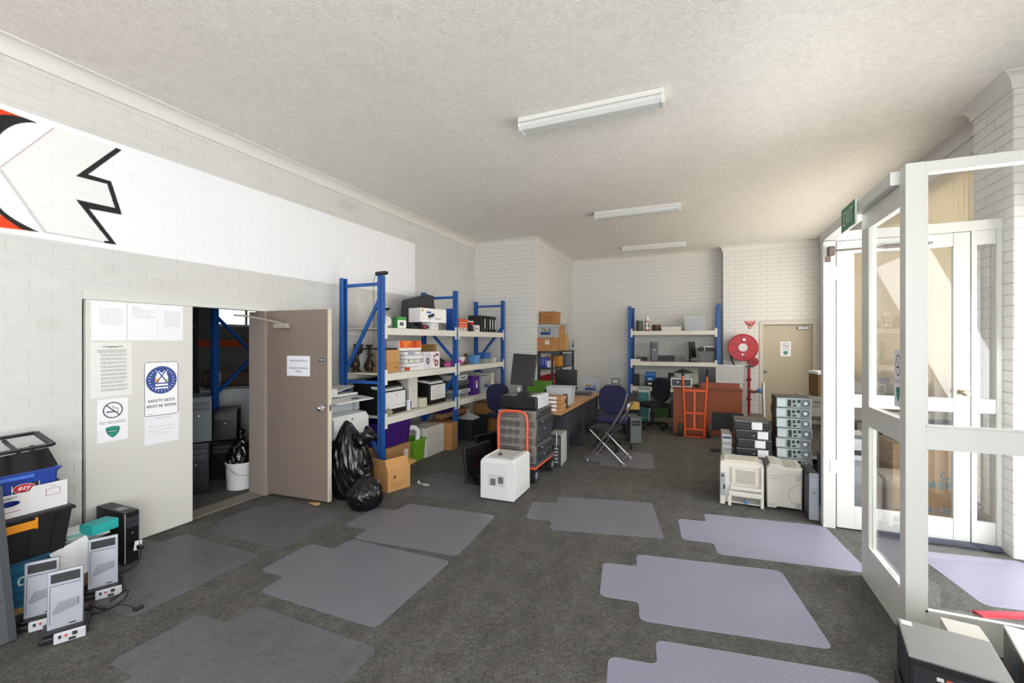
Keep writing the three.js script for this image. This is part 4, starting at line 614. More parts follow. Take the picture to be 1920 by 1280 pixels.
carton('green and white packet beside the kitchen scale', [-3.74, S1, 4.92], [0.15, 0.16, 0.10], deg(76), { m: mat(0x3f9a4c, 0.5), front: printed(128, 128, (g) => { g.fillStyle = '#e6ece4'; g.fillRect(0, 0, 128, 128); g.fillStyle = '#3f9a4c'; g.fillRect(0, 0, 128, 38); g.fillStyle = '#555'; g.fillRect(30, 60, 60, 40); }), plain: true });
{ const o = thing('desk_phone', 'flat black phone base on the top shelf', 'phone', [-3.72, S1, 5.12], R90); part(o, 'base', side([[-0.10, 0], [0.10, 0], [0.10, 0.02], [-0.10, 0.06]], 0.20, 0, 0.006), blackPlastic); part(o, 'handset', [rb(0.05, 0.03, 0.2, -0.06, 0.045, 0, 0.012), rb(0.055, 0.04, 0.05, -0.06, 0.03, 0.075, 0.012), rb(0.055, 0.05, 0.05, -0.06, 0.035, -0.075, 0.012)], blackPlastic); part(o, 'keypad', at(bx(0.08, 0.003, 0.07), 0.04, 0.035, 0.03, deg(11)), mat(0x50545a, 0.5)); part(o, 'lens', at(bx(0.02, 0.003, 0.02), 0.03, 0.05, -0.05, deg(11)), mat(0xcfd2d6, 0.2)); }
{ const o = thing('video_camera', 'small black and red camcorder on the top shelf', 'camera', [-3.68, S1, 5.38], R90); part(o, 'body', rb(0.13, 0.07, 0.07, 0, 0, 0, 0.012), blackPlastic); part(o, 'lens_barrel', [cylX(0.028, 0.05, 0.08, 0.038, 0), cylX(0.022, 0.03, 0.11, 0.038, 0)], darkPlastic); part(o, 'grip', rb(0.05, 0.05, 0.02, -0.01, 0.01, 0.042, 0.006), mat(0xa6262b, 0.5)); part(o, 'viewfinder', rb(0.05, 0.02, 0.03, -0.05, 0.07, 0, 0.006), blackPlastic); }
carton('plain small white box under the tilted printer carton', [-3.73, S1, 5.62], [0.20, 0.105, 0.20], R90, { m: mat(0xdddddd, 0.6), plain: true, labels: [[0.1, 0.3, 0.01, 0.03, mat(0x555555, 0.6)]] });
{ const wh = printed(512, 200, (g, W, H) => { g.fillStyle = '#eeecec'; g.fillRect(0, 0, W, H); g.fillStyle = '#4a5bb0'; g.fillRect(110, 44, 90, 30); g.save(); g.translate(210, 110); g.rotate(-0.32); g.fillStyle = '#2a2f3a'; g.fillRect(-70, -30, 130, 50); g.fillStyle = '#7b86b5'; g.fillRect(-80, 34, 150, 8); g.restore(); g.fillStyle = '#c9a53a'; g.beginPath(); g.arc(30, 34, 20, 0, 7); g.fill(); g.fillStyle = '#8a8a8a'; for (let i = 0; i < 3; i++) { g.beginPath(); g.arc(300 + i * 42, 150, 14, 0, 7); g.fill(); } g.fillStyle = '#b5563a'; g.fillRect(30, 110, 12, 12); g.fillRect(46, 150, 14, 14); g.fillRect(20, 160, 10, 10); });
  const red = printed(160, 200, (g, W, H) => { g.fillStyle = '#ece8e6'; g.fillRect(0, 0, W, H); g.fillStyle = '#c42f25'; g.beginPath(); g.moveTo(0, 0); g.lineTo(160, 0); g.lineTo(160, 40); g.lineTo(60, 110); g.lineTo(0, 180); g.fill(); g.fillStyle = '#2b2622'; g.beginPath(); g.ellipse(46, 90, 26, 44, 0, 0, 7); g.fill(); });
  const o = carton('white printed appliance carton lying tilted with a red end', [-3.78, S1 + 0.108, 5.66], [0.56, 0.21, 0.24], deg(80), { m: mat(0xe6e3e2, 0.6), front: wh, right: red, plain: true }); o.rotation.z = deg(0); }
{ const o = thing('laptop_bag', 'large charcoal padded portfolio bag standing on the top shelf', 'bag', [-4.03, S1, 5.78], R90); const m = mat(0x3a3b3d, 0.85);
  part(o, 'bag_body', prism([[-0.36, 0.0], [0.36, 0.0], [0.37, 0.25], [0.345, 0.565], [0.20, 0.575], [0.02, 0.53], [-0.16, 0.485], [-0.31, 0.45], [-0.355, 0.42], [-0.375, 0.2]], 0.13, 0.025), m); part(o, 'zip', tube([[-0.35, 0.38, 0.06], [-0.3, 0.415, 0.06], [0.0, 0.485, 0.06], [0.2, 0.53, 0.06], [0.335, 0.53, 0.06]], 0.005), blackPlastic); part(o, 'strap', tube([[0.35, 0.45, 0.02], [0.40, 0.3, 0.05], [0.38, 0.1, 0.06], [0.33, 0.02, 0.07]], 0.012), m); }
carton('bright blue and white box behind the orange packets', [-4.0, S1, 6.72], [0.13, 0.40, 0.14], R90, { m: mat(0x2759b8, 0.5), front: printed(64, 190, (g) => { g.fillStyle = '#2759b8'; g.fillRect(0, 0, 64, 190); g.fillStyle = '#e8eaf0'; g.fillRect(0, 10, 30, 40); g.fillRect(26, 140, 38, 40); }), plain: true });
for (const [i, d] of [6.44, 6.535, 6.63].entries()) carton(`small orange and white packet, ${ORD[i]} in its row past the middle post`, [-3.72, S1, d], [0.09, 0.205, 0.12], R90, { m: mat(0xd9531f, 0.5), group: 'orange packets side by side', plain: true, front: printed(64, 140, (g) => { g.fillStyle = '#e05a26'; g.fillRect(0, 0, 64, 140); g.fillStyle = '#f0d9cc'; g.fillRect(4, 40, 56, 8); g.fillRect(4, 78, 56, 6); g.fillStyle = '#eceaea'; g.fillRect(0, 104, 64, 36); g.fillStyle = '#2b3f72'; g.fillRect(12, 112, 30, 20); }) });
{ const o = thing('headset', 'black padded headset lump beside the orange packets', 'headset', [-3.72, S1, 6.80], R90); part(o, 'ear_cup', sph(0.07, -0.02, 0.085, 0, 1, 1.2, 0.8), mat(0x161617, 0.7)); part(o, 'ear_cup', sph(0.06, 0.06, 0.06, 0.02, 1, 1, 0.8), mat(0x161617, 0.7)); part(o, 'cable', tube([[0.05, 0.03, 0.05], [0.12, 0.02, 0.06], [0.17, 0.012, 0.03]], 0.008), blackPlastic); }
carton('red and white flat box stacked behind small white boxes', [-3.90, S1 + 0.10, 7.06], [0.26, 0.10, 0.18], R90, { m: mat(0xe3dddb, 0.6), plain: true, front: printed(160, 64, (g) => { g.fillStyle = '#c62f2b'; g.fillRect(0, 0, 160, 64); g.fillStyle = '#eae4e2'; g.fillRect(0, 0, 160, 16); }) });
carton('plain pale box under the red and white one', [-3.90, S1, 7.05], [0.28, 0.099, 0.2], R90, { m: mat(0xd5d3d0, 0.6), plain: true });
carton('small white box with two dark spots on the top shelf', [-3.70, S1, 7.03], [0.19, 0.12, 0.09], R90, { m: mat(0xe4e2e0, 0.6), plain: true, labels: [[-0.25, 0.3, 0.03, 0.03, mat(0x26211f, 0.5)], [0.05, 0.3, 0.03, 0.03, mat(0x26211f, 0.5)], [-0.47, 0.2, 0.012, 0.08, mat(0xa9333d, 0.5)]] });
for (let i = 0; i < 6; i++) { const o = thing('ring_binder', `black ring binder${i % 2 || i === 4 ? ' with a white spine label' : ''}, ${ORD[5 - i]} from the rack end post`, 'binder', [-3.80, S1, 7.24 + i * 0.115], deg(90 + (i === 1 ? 3 : 0)), 'black binders at the end of the top shelf');
  part(o, 'cover', [bx(0.085, 0.30, 0.004, 0, 0, 0.13), bx(0.004, 0.30, 0.26, -0.0425, 0, 0), bx(0.004, 0.30, 0.26, 0.0425, 0, 0)], mat(0x1c1c1d, 0.5)); part(o, 'pages', bx(0.07, 0.285, 0.24, 0, 0.005, 0.0), mat(0x2b2b2c, 0.8)); if (i % 2 || i === 4) part(o, 'spine_label', bx(0.032, 0.18, 0.001, 0, 0.06, 0.1326), paper); part(o, 'finger_ring', tor(0.012, 0.003, 0, 0.05, 0.133, 16), steel); }
{ const o = thing('webcam', 'black webcam strapped on top of the first blue rack post', 'webcam', [-3.62, 2.502, 4.40], deg(25)); part(o, 'bar', at(new THREE.CapsuleGeometry(0.026, 0.10, 6, 16).rotateZ(R90), 0, 0.028, 0, 0, 0, deg(6)), blackPlastic); part(o, 'lens', cylX(0.018, 0.01, 0.078, 0.036, 0), mat(0x050505, 0.1)); part(o, 'strap', [bx(0.09, 0.006, 0.006, 0, -0.09, 0.036)], mat(0xa54a4a, 0.6)); part(o, 'cable', tube([[-0.06, 0.02, 0.0], [-0.085, -0.05, 0.01], [-0.09, -0.35, 0.01], [-0.09, -0.9, 0.01], [-0.08, -1.2, 0.0]], 0.003), mat(0x4a3f3c, 0.6)); }

// ------------------------------------------------------------------ long rack: middle shelf
const brass = mat(0x4b4033, 0.35, 0.6);
const vase = (label, x, d, pts, s, gp) => { const o = thing('brass_vase', label, 'vase', [x, S2, d], 0, gp); part(o, 'vessel', lathe(pts.map(([a, b]) => [a * s, b * s])), brass); part(o, 'foot_ring', tor(pts[1][0] * s * 0.96, 0.004, 0, 0, 0, 24).rotateX(R90).translate(0, 0.004, 0), brass); };
vase('dark brass vase with a long neck nearest the wall post', -4.12, 4.50, [[0, 0], [0.04, 0], [0.04, 0.012], [0.02, 0.03], [0.055, 0.07], [0.062, 0.11], [0.05, 0.15], [0.022, 0.18], [0.016, 0.25], [0.034, 0.29], [0.03, 0.29], [0.012, 0.24], [0, 0.2]], 1);
vase('slender dark vase with a flared mouth among the brassware', -3.93, 4.56, [[0, 0], [0.036, 0], [0.034, 0.012], [0.02, 0.03], [0.045, 0.07], [0.045, 0.10], [0.018, 0.15], [0.016, 0.2], [0.042, 0.245], [0.036, 0.245], [0.01, 0.2], [0, 0.1]], 1);
vase('round bodied brass vase with a tall thin neck and wide lip', -4.15, 4.80, [[0, 0], [0.05, 0], [0.05, 0.01], [0.068, 0.05], [0.065, 0.09], [0.03, 0.14], [0.018, 0.18], [0.018, 0.30], [0.05, 0.335], [0.044, 0.338], [0.012, 0.30], [0, 0.2]], 1.05);
{ const o = thing('brass_goblet', 'tall pierced brass goblet behind the vases', 'goblet', [-4.16, S2, 4.60], 0); part(o, 'stem', lathe([[0, 0], [0.05, 0], [0.03, 0.015], [0.008, 0.04], [0.01, 0.12], [0.008, 0.21], [0.02, 0.235]]), brass); part(o, 'cup', lathe([[0.0, 0.23], [0.04, 0.24], [0.055, 0.26], [0.06, 0.36], [0.068, 0.365], [0.055, 0.362], [0.05, 0.27], [0, 0.25]]), brass); }
carton('small reddish copper box below the brass vases', [-3.83, S2, 4.64], [0.16, 0.075, 0.12], R90, { m: mat(0x8a5536, 0.5), plain: true });
{ const o = carton('lower tan carton of a pair stacked behind the first front post', [-3.72, S2, 4.66], [0.26, 0.125, 0.17], R90, { m: mat(0xb98a53, 0.85) }); part(o, 'hand_hole', bx(0.02, 0.02, 0.001, 0.06, 0.05, 0.086), mat(0x4a3219, 0.9)); }
carton('upper tan carton with scribbled front stacked behind the first front post', [-3.72, S2 + 0.1265, 4.66], [0.26, 0.165, 0.17], deg(89), { m: mat(0xc2955f, 0.85), front: printed(160, 110, (g) => { g.fillStyle = '#c2955f'; g.fillRect(0, 0, 160, 110); g.strokeStyle = '#a87c48'; g.lineWidth = 3; for (let i = 0; i < 7; i++) { g.beginPath(); g.moveTo(rnd() * 160, rnd() * 110); g.quadraticCurveTo(rnd() * 160, rnd() * 110, rnd() * 160, rnd() * 110); g.stroke(); } }) });
{ const o = thing('serving_tray', 'flat dark tray lying over the tan cartons', 'tray', [-3.92, S2 + 0.294, 4.78], R90); part(o, 'tray', [rb(0.62, 0.010, 0.30, 0.02, 0, 0, 0.004), bx(0.62, 0.016, 0.008, 0.02, 0.004, 0.146), bx(0.62, 0.016, 0.008, 0.02, 0.004, -0.146)], mat(0x1b1b1d, 0.3)); part(o, 'handle', tube([[0.33, 0.012, -0.05], [0.36, 0.014, 0], [0.33, 0.012, 0.05]], 0.006), steel); }
const flatCols = [0xe2e0e2, 0xe6e4e6, 0xdedee0, 0xe6e6e8];
for (let i = 0; i < 5; i++) carton(['red and white flat carton at the bottom of the pale pile', 'white flat carton second from the bottom of the pale pile', 'white flat carton with green dots in the middle of the pale pile', 'thin white flat carton near the top of the pale pile', 'grey printed flat carton on top of the pale pile'][i], [-3.80 + (i % 2) * 0.03, S2 + i * 0.0535, 5.10], [0.40 - (i % 3) * 0.03, 0.052, 0.30], R90, { m: mat(flatCols[i % 4], 0.6), plain: true, labels: i === 2 ? [[-0.3, 0.25, 0.03, 0.03, mat(0x6f8f3c, 0.6)], [0.1, 0.25, 0.03, 0.03, mat(0x8fae4a, 0.6)]] : i === 0 ? [[-0.33, 0.1, 0.12, 0.042, mat(0xc23a2a, 0.6)]] : i === 4 ? [[-0.1, 0.2, 0.16, 0.028, mat(0x8d95ac, 0.6)]] : [] });
carton('orange toner carton lying on the pile of flat white boxes', [-3.83, S2 + 0.27, 5.15], [0.46, 0.145, 0.22], deg(84), { m: mat(0xe0e0e0, 0.6), plain: true, front: printed(256, 90, (g, W, H) => { g.fillStyle = '#dd5c1e'; g.fillRect(0, 0, W, H); g.fillStyle = '#f0862e'; g.beginPath(); g.moveTo(40, 0); g.lineTo(150, 0); g.lineTo(60, 70); g.fill(); g.fillStyle = '#b6401a'; g.fillRect(150, 0, 50, 66); g.fillStyle = '#e6e2e0'; g.fillRect(0, 66, W, 24); }), top: mat(0x8a6148, 0.8) });
{ const sp = printed(300, 240, (g, W, H) => { g.fillStyle = '#dcd8de'; g.fillRect(0, 0, W, H); g.fillStyle = '#efecec'; g.fillRect(130, 0, 170, H); g.fillStyle = '#3f4250'; g.beginPath(); g.ellipse(64, 130, 30, 48, 0, 0, 7); g.fill(); g.fillStyle = '#c9c6d0'; g.beginPath(); g.ellipse(64, 130, 12, 20, 0, 0, 7); g.fill(); g.fillStyle = '#9c3a56'; g.beginPath(); g.ellipse(235, 168, 40, 52, 0, 0, 7); g.fill(); g.fillStyle = '#efe8ea'; g.beginPath(); g.ellipse(235, 168, 18, 24, 0, 0, 7); g.fill(); g.fillStyle = '#b4405c'; for (let i = 0; i < 9; i++) g.fillRect(145 + rnd() * 60, 20 + rnd() * 110, 14 + rnd() * 16, 8 + rnd() * 16); g.fillStyle = '#7a3a6a'; g.fillRect(220, 30, 60, 30); g.fillStyle = '#8d8a94'; g.fillRect(24, 44, 90, 8); });
  carton('speaker carton printed with round loudspeakers and red swirls', [-3.76, S2, 5.56], [0.42, 0.255, 0.24], R90, { m: mat(0xdbd8dc, 0.6), front: sp, plain: true }); }
carton('small white carton in front of the pale pile', [-3.70, S2, 5.40 - 0.09], [0.11, 0.105, 0.12], R90, { m: mat(0xe4e4e6, 0.6), plain: true });
carton('mustard and white carton standing at the back of the middle shelf', [-4.05, S2, 6.0], [0.32, 0.36, 0.2], R90, { m: mat(0xb58a3d, 0.8), plain: true, front: printed(160, 180, (g) => { g.fillStyle = '#7d6636'; g.fillRect(0, 0, 160, 180); g.fillStyle = '#b08a44'; g.fillRect(110, 0, 50, 180); g.fillStyle = '#e6e3df'; g.fillRect(0, 60, 110, 70); }) });
carton('small grey and maroon packet behind the speaker carton', [-4.06, S2, 5.70], [0.22, 0.32, 0.1], R90, { m: mat(0x6d4a48, 0.7), plain: true });
{ const o = thing('plastic_bag', 'pink and dark plastic bag bundle next to the second post', 'bag', [-3.80, S2, 5.98], R90); part(o, 'bundle', bagGeo(0.24, 0.15, 0.26, 0, 0.3), mat(0x2a2528, 0.5)); part(o, 'bundle', bagGeo(0.2, 0.10, 0.16, 0, 0.3).translate(0.07, 0, 0.09), mat(0xb24a86, 0.45)); }
{ const o = thing('plastic_bag', 'bright pink plastic bag bundle on the middle shelf', 'bag', [-3.75, S2, 6.45], R90); part(o, 'bundle', bagGeo(0.24, 0.12, 0.22, 0, 0.3), mat(0xc964a0, 0.4)); part(o, 'twist', lathe([[0.03, 0], [0.012, 0.02], [0.03, 0.05]], 0, 0.115, 0, 9), mat(0xc964a0, 0.4)); }
{ const o = thing('bowl', 'white bowl tipped on the middle shelf', 'bowl', [-3.84, S2 + 0.005, 6.70], R90); part(o, 'bowl', at(lathe([[0, 0], [0.05, 0], [0.055, 0.01], [0.10, 0.06], [0.115, 0.13], [0.110, 0.13], [0.095, 0.065], [0.05, 0.016], [0, 0.014]], 0, 0, 0, 32), 0, 0.0, 0), mat(0xdedede, 0.3)); part(o, 'foot_ring', tor(0.05, 0.005, 0, 0, 0).rotateX(R90).translate(0, 0.003, 0), mat(0xdedede, 0.3)); }
{ const o = thing('ornament', 'small brown pointed ornament beside the white bowl', 'ornament', [-3.80, S2, 6.88], R90); part(o, 'figure', lathe([[0, 0], [0.045, 0], [0.05, 0.04], [0.035, 0.09], [0.05, 0.13], [0.03, 0.17], [0, 0.19]]), mat(0x55412c, 0.5)); part(o, 'ear', [at(new THREE.ConeGeometry(0.016, 0.05, 10), -0.03, 0.18, 0), at(new THREE.ConeGeometry(0.016, 0.05, 10), 0.03, 0.18, 0)], mat(0x3c2d1e, 0.5)); }
for (const [d, w, h, lab, c] of [[7.12, 0.24, 0.15, 'light blue open parts tray next to the brown ornament', 0x5a93cf], [7.52, 0.26, 0.10, 'blue parts tray lying over grey boxes', 0x2c66b4]]) tub(lab, [-3.80, S2 + (d > 7.3 ? 0.085 : 0), d], [w, h, 0.2], R90, mat(c, 0.45), { taper: 0.9 });
carton('flat grey box under the blue parts tray', [-3.80, S2, 7.50], [0.30, 0.083, 0.24], R90, { m: mat(0x8d9293, 0.6), plain: true });
carton('small off white box at the end of the middle shelf', [-3.74, S2, 7.80], [0.14, 0.09, 0.12], R90, { m: mat(0xc9c9c4, 0.6), plain: true });

// ------------------------------------------------------------------ long rack: lower shelf
function officePrinter(label, d, w) { // black printer with a white front door and arched output tray
  const o = thing('laser_printer', label, 'printer', [-3.94, S3, d], R90);
  part(o, 'body', side([[-0.25, 0], [0.25, 0], [0.25, 0.29], [0.20, 0.31], [0.02, 0.33], [-0.05, 0.43], [-0.25, 0.43]], w, 0, 0.008), mat(0x131315, 0.4));
  part(o, 'front_door', rb(w * 0.86, 0.225, 0.03, 0, 0.065, 0.25, 0.015), whitePlastic, 'white front door'); part(o, 'badge', cylZ(0.008, 0.003, 0, 0.245, 0.2665), darkPlastic); part(o, 'tray_line', bx(w * 0.84, 0.003, 0.002, 0, 0.11, 0.2655), greyPlastic);
  part(o, 'output_tray', side([[-0.06, 0.315], [0.23, 0.305], [0.22, 0.325], [0.12, 0.355], [-0.06, 0.36]], w * 0.78, 0, 0.006), whitePlastic); part(o, 'feeder_arch', [side([[-0.12, 0.40], [0.04, 0.40], [0.14, 0.385], [0.22, 0.35], [0.23, 0.37], [0.14, 0.42], [0.04, 0.435], [-0.12, 0.435]], w * 0.7, 0, 0.004)], mat(0x1c1c1e, 0.3)); part(o, 'feeder_tray', at(rb(w * 0.6, 0.01, 0.16, 0, 0, 0, 0.004), 0, 0.45, -0.06, deg(-14)), mat(0x222224, 0.3));
  return o;
}
officePrinter('black printer with white door behind the first front post', 4.77, 0.48);
officePrinter('black printer with white door just before the second post', 5.80, 0.46);
tower('computer_tower', 'pale grey computer tower between the two black printers', 'computer', [-3.95, S3, 5.20], R90, [0.20, 0.43, 0.48], { body: mat(0xbdbbb5, 0.5), front: mat(0xd4d1c8, 0.5), bay: mat(0xc9c6bd, 0.5) });
carton('small white and navy toner box on the lower shelf', [-3.70, S3, 5.06], [0.06, 0.15, 0.06], R90, { m: paper, plain: true, labels: [[0.25, 0.1, 0.02, 0.11, mat(0x2a3a74, 0.5)]] });
carton('small cream box behind the second black printer', [-3.78, S3, 5.42], [0.14, 0.13, 0.2], R90, { m: mat(0xcfccb8, 0.6), plain: true });
{ const o = thing('cleaning_rag', 'crumpled beige rag at the shelf edge beside the first post', 'rag', [-3.68, S3, 4.60], R90); part(o, 'cloth', bagGeo(0.14, 0.10, 0.1, 0, 0.3), mat(0x9a9382, 0.9)); part(o, 'fold', at(bagGeo(0.10, 0.03, 0.08, 0, 0.3), -0.05, 0, 0.0), mat(0x8a8474, 0.9)); }
for (let i = 0; i < 5; i++) flatPC(['grey flat dock at the bottom of the mixed stack on the lower shelf', 'silver flat drive second in the mixed stack on the lower shelf', 'dark flat laptop in the middle of the mixed stack on the lower shelf', 'grey flat player near the top of the mixed stack on the lower shelf', 'pale scanner on top of the mixed stack on the lower shelf'][i], [-3.86 + (i % 2) * 0.03, S3 + [0, 0.08, 0.145, 0.215, 0.29][i], 6.55], deg(90 + [2, -4, 3, -2, 0][i]), [0.46 - i * 0.02, [0.078, 0.063, 0.068, 0.073, 0.09][i], 0.34], { body: mat([0x7c7f80, 0x9fa3a5, 0x3a3d3f, 0x6d7172, 0xb9bab6][i], 0.4), frontM: mat([0x8f9294, 0xb4b7b8, 0x25282a, 0x55595a, 0xc4c5c0][i], 0.35), bits: [['slot', 0.1, 0.4, 0.5, 0.2, mat(0x2b2d2f, 0.4)]] });
{ const o = thing('file_box', 'purple magazine file with a white label on the lower shelf', 'file box', [-3.80, S3, 7.02], R90); part(o, 'shell', prism([[-0.12, 0], [0.12, 0], [0.12, 0.31], [-0.12, 0.31]], 0.26, 0.003), mat(0x4a1d82, 0.5)); part(o, 'label', bx(0.07, 0.12, 0.001, 0.02, 0.12, 0.131), printed(64, 110, (g) => { g.fillStyle = '#e4dfe6'; g.fillRect(0, 0, 64, 110); g.fillStyle = '#b5766a'; g.fillRect(10, 8, 44, 40); })); part(o, 'rim', bx(0.25, 0.012, 0.27, 0, 0.305, 0), mat(0x57299a, 0.5)); }
const ezyBlue = printed(200, 150, (g, W, H) => { g.fillStyle = '#e9ebee'; g.fillRect(0, 0, W, H); g.fillStyle = '#1f3a78'; g.fillRect(0, 88, W, 62); g.fillRect(140, 0, 60, H); g.fillStyle = '#1b1b1e'; g.fillRect(10, 12, 112, 66); g.fillStyle = '#e7e2a2'; g.font = 'italic bold 50px sans-serif'; g.fillText('EZY', 18, 62, 96); g.fillStyle = '#dfe4ec'; g.beginPath(); g.arc(170, 40, 14, 0, 7); g.arc(170, 90, 14, 0, 7); g.fill(); });
tub('clear tub with a blue EZY label on the lower shelf', [-3.84, S3, 7.38], [0.36, 0.30, 0.36], R90, clearTub, { taper: 0.92, label: [0.17, 0.14, ezyBlue, 0.04] });
tower('computer_tower', 'small off white computer tower at the end of the lower shelf', 'computer', [-3.90, S3, 7.76], R90, [0.16, 0.33, 0.4], { body: mat(0xc9c6ba, 0.5), front: mat(0xd6d3c8, 0.5), bay: mat(0xc4c1b6, 0.5) });

// ------------------------------------------------------------------ under the long rack
carton('big brown carton with white shipping labels under the purple tub', [-3.88, 0, 4.75], [0.50, 0.33, 0.52], R90, { m: mat(0xa97c4f, 0.85), tape: true, labels: [[0.30, 0.36, 0.09, 0.13, printed(64, 90, (g) => { g.fillStyle = '#e8e6e4'; g.fillRect(0, 0, 64, 90); lines(g, 8, 56, 12, 80, 12, '#777', 4); })], [-0.0, 0.16, 0.08, 0.13]] });
tub('deep purple storage tub on the brown carton under the rack', [-3.88, 0.335, 4.76], [0.54, 0.31, 0.50], R90, mat(0x3a1566, 0.45), { taper: 0.9, wall: 0.005 });
tub('lime green bin with a white roll in it under the rack', [-3.80, 0, 5.24], [0.30, 0.31, 0.32], R90, mat(0x6ca61f, 0.5), { taper: 0.84, wall: 0.005 });
{ const o = thing('paper_roll', 'bent white foam roll leaning out of the lime green bin', 'roll', [-3.74, 0.06, 5.26], R90); part(o, 'roll', tube([[0.02, 0, 0.0], [0.02, 0.2, 0.03], [0.0, 0.37, 0.05], [-0.06, 0.42, 0.02], [-0.14, 0.41, -0.03]], 0.035, 30, true, 14), mat(0xe4e4e4, 0.6)); part(o, 'roll_end', cylX(0.034, 0.004, -0.14, 0.41, -0.03), mat(0xcfcfcf, 0.6)); }
{ const o = thing('drawer_cabinet', 'off white low drawer unit under the rack', 'cabinet', [-3.92, 0, 5.66], R90); part(o, 'body', rb(0.50, 0.43, 0.54, 0, 0, 0, 0.006), mat(0xcbc7bb, 0.5)); for (let i = 0; i < 3; i++) part(o, 'drawer', rb(0.48, 0.115, 0.014, 0, 0.035 + i * 0.127, 0.273, 0.003), mat(0xcfcbc0, 0.5)); part(o, 'top_sheet', at(bx(0.2, 0.002, 0.15), 0.05, 0.433, 0.06, 0, 0.4, 0), paper); }
carton('tall narrow brown carton beside the off white drawer unit', [-3.68, 0, 6.03], [0.18, 0.42, 0.30], R90, { m: cardTan });
carton('wide cartons flap box behind the second front post', [-3.98, 0, 6.42], [0.30, 0.36, 0.40], R90, { m: cardTan });
tub('dark green black tub holding a white bag under the rack', [-3.78, 0, 6.92], [0.58, 0.36, 0.5], R90, mat(0x23282a, 0.5), { taper: 0.9, wall: 0.006 });
{ const o = thing('plastic_bag', 'slumped translucent white bag on the dark tub', 'bag', [-3.78, 0.25, 6.92], R90); part(o, 'bundle', bagGeo(0.50, 0.19, 0.4, 0, 0.2).scale(0.9, 1, 0.9), mat(0xc6c5c2, 0.4)); part(o, 'twist', lathe([[0.03, 0], [0.015, 0.02], [0.04, 0.06]], 0, 0.18, 0, 9), mat(0xc6c5c2, 0.4)); }
carton('long brown carton against the wall under the shallow purple tub', [-4.13, 0, 6.95], [0.9, 0.44, 0.14], R90, { m: cardTan });
tub('shallow purple tub on a long carton behind the dark tub', [-4.13, 0.4405, 6.78], [0.50, 0.2, 0.16], R90, mat(0x3a1566, 0.45), { taper: 0.9 });
carton('brown carton with a pale label below the far bay', [-3.80, 0.0, 7.68], [0.34, 0.52, 0.40], R90, { m: cardTan, labels: [[-0.1, 0.6, 0.1, 0.05]] });
tub('clear tub of odds behind the green bin', [-4.10, 0.0, 5.28], [0.2, 0.30, 0.16], R90, clearTub, { taper: 0.9 });
// ------------------------------------------------------------------ middle of the floor
monitor('black monitor standing on the carpet behind the white printer', [-2.47, 0.006, 4.74], deg(80), { w: 0.52, h: 0.37, stand: 0.085, tilt: deg(-7) });
monitor('second black monitor on the carpet beside the server trolley', [-2.62, 0, 5.35], deg(70), { w: 0.48, h: 0.36, stand: 0.10, tilt: deg(-5) });
{ const o = thing('laser_printer', 'boxy white laser printer alone on the carpet', 'printer', [-1.985, 0.002, 4.505], deg(1)); const W = 0.395, L = 0.49;
  part(o, 'body', side([[-L / 2, 0.012], [L / 2, 0.012], [L / 2, 0.395], [L / 2 - 0.03, 0.42], [-L / 2, 0.42]], W, 0, 0.012), mat(0xdcdcdb, 0.4));
  part(o, 'top_well', [rb(0.27, 0.012, 0.30, -0.03, 0.414, -0.03, 0.004)], mat(0xc4c4c3, 0.4)); part(o, 'top_rim', [rb(0.03, 0.02, 0.36, -0.178, 0.414, -0.02, 0.008), rb(0.07, 0.022, 0.44, 0.155, 0.414, -0.01, 0.01), rb(0.36, 0.02, 0.05, 0, 0.414, 0.20, 0.008)], mat(0xe2e2e1, 0.4)); part(o, 'paper_flap', at(prism([[-0.03, 0], [0.03, 0], [0.0, 0.03]], 0.02), -0.06, 0.425, 0.02), darkPlastic);
  const v = part(o, 'vent_panel', rb(0.19, 0.125, 0.004, -0.005, 0.15, L / 2 + 0.001, 0.002, 1), mat(0xc8c8c6, 0.5));
  for (const [x, y, n] of [[-0.045, 0.16, 0], [0.045, 0.185, 1]]) part(v, 'grille', Array.from({ length: 9 }, (_, i) => bx(0.0045, 0.07, 0.003, x - 0.026 + i * 0.0065, y, L / 2 + 0.0035)), mat(0x55565a, 0.6));
  part(o, 'corner_cover', rb(0.085, 0.40, 0.004, 0.152, 0.015, L / 2, 0.002, 1), mat(0xe0e0df, 0.4)); part(o, 'side_door', rb(0.005, 0.25, 0.40, W / 2, 0.13, -0.01, 0.002, 1), mat(0xe0e0df, 0.4)); part(o, 'paper_tray', rb(0.006, 0.085, 0.46, W / 2, 0.025, 0, 0.002, 1), mat(0xd8d8d7, 0.4)); part(o, 'badge', cylX(0.008, 0.003, W / 2 + 0.003, 0.30, 0.05), greyPlastic); part(o, 'foot', [bx(0.05, 0.014, 0.05, -0.14, 0, 0.18), bx(0.05, 0.014, 0.05, 0.14, 0, 0.18), bx(0.05, 0.014, 0.05, -0.14, 0, -0.18), bx(0.05, 0.014, 0.05, 0.14, 0, -0.18)], mat(0xc9c9c8, 0.5)); }

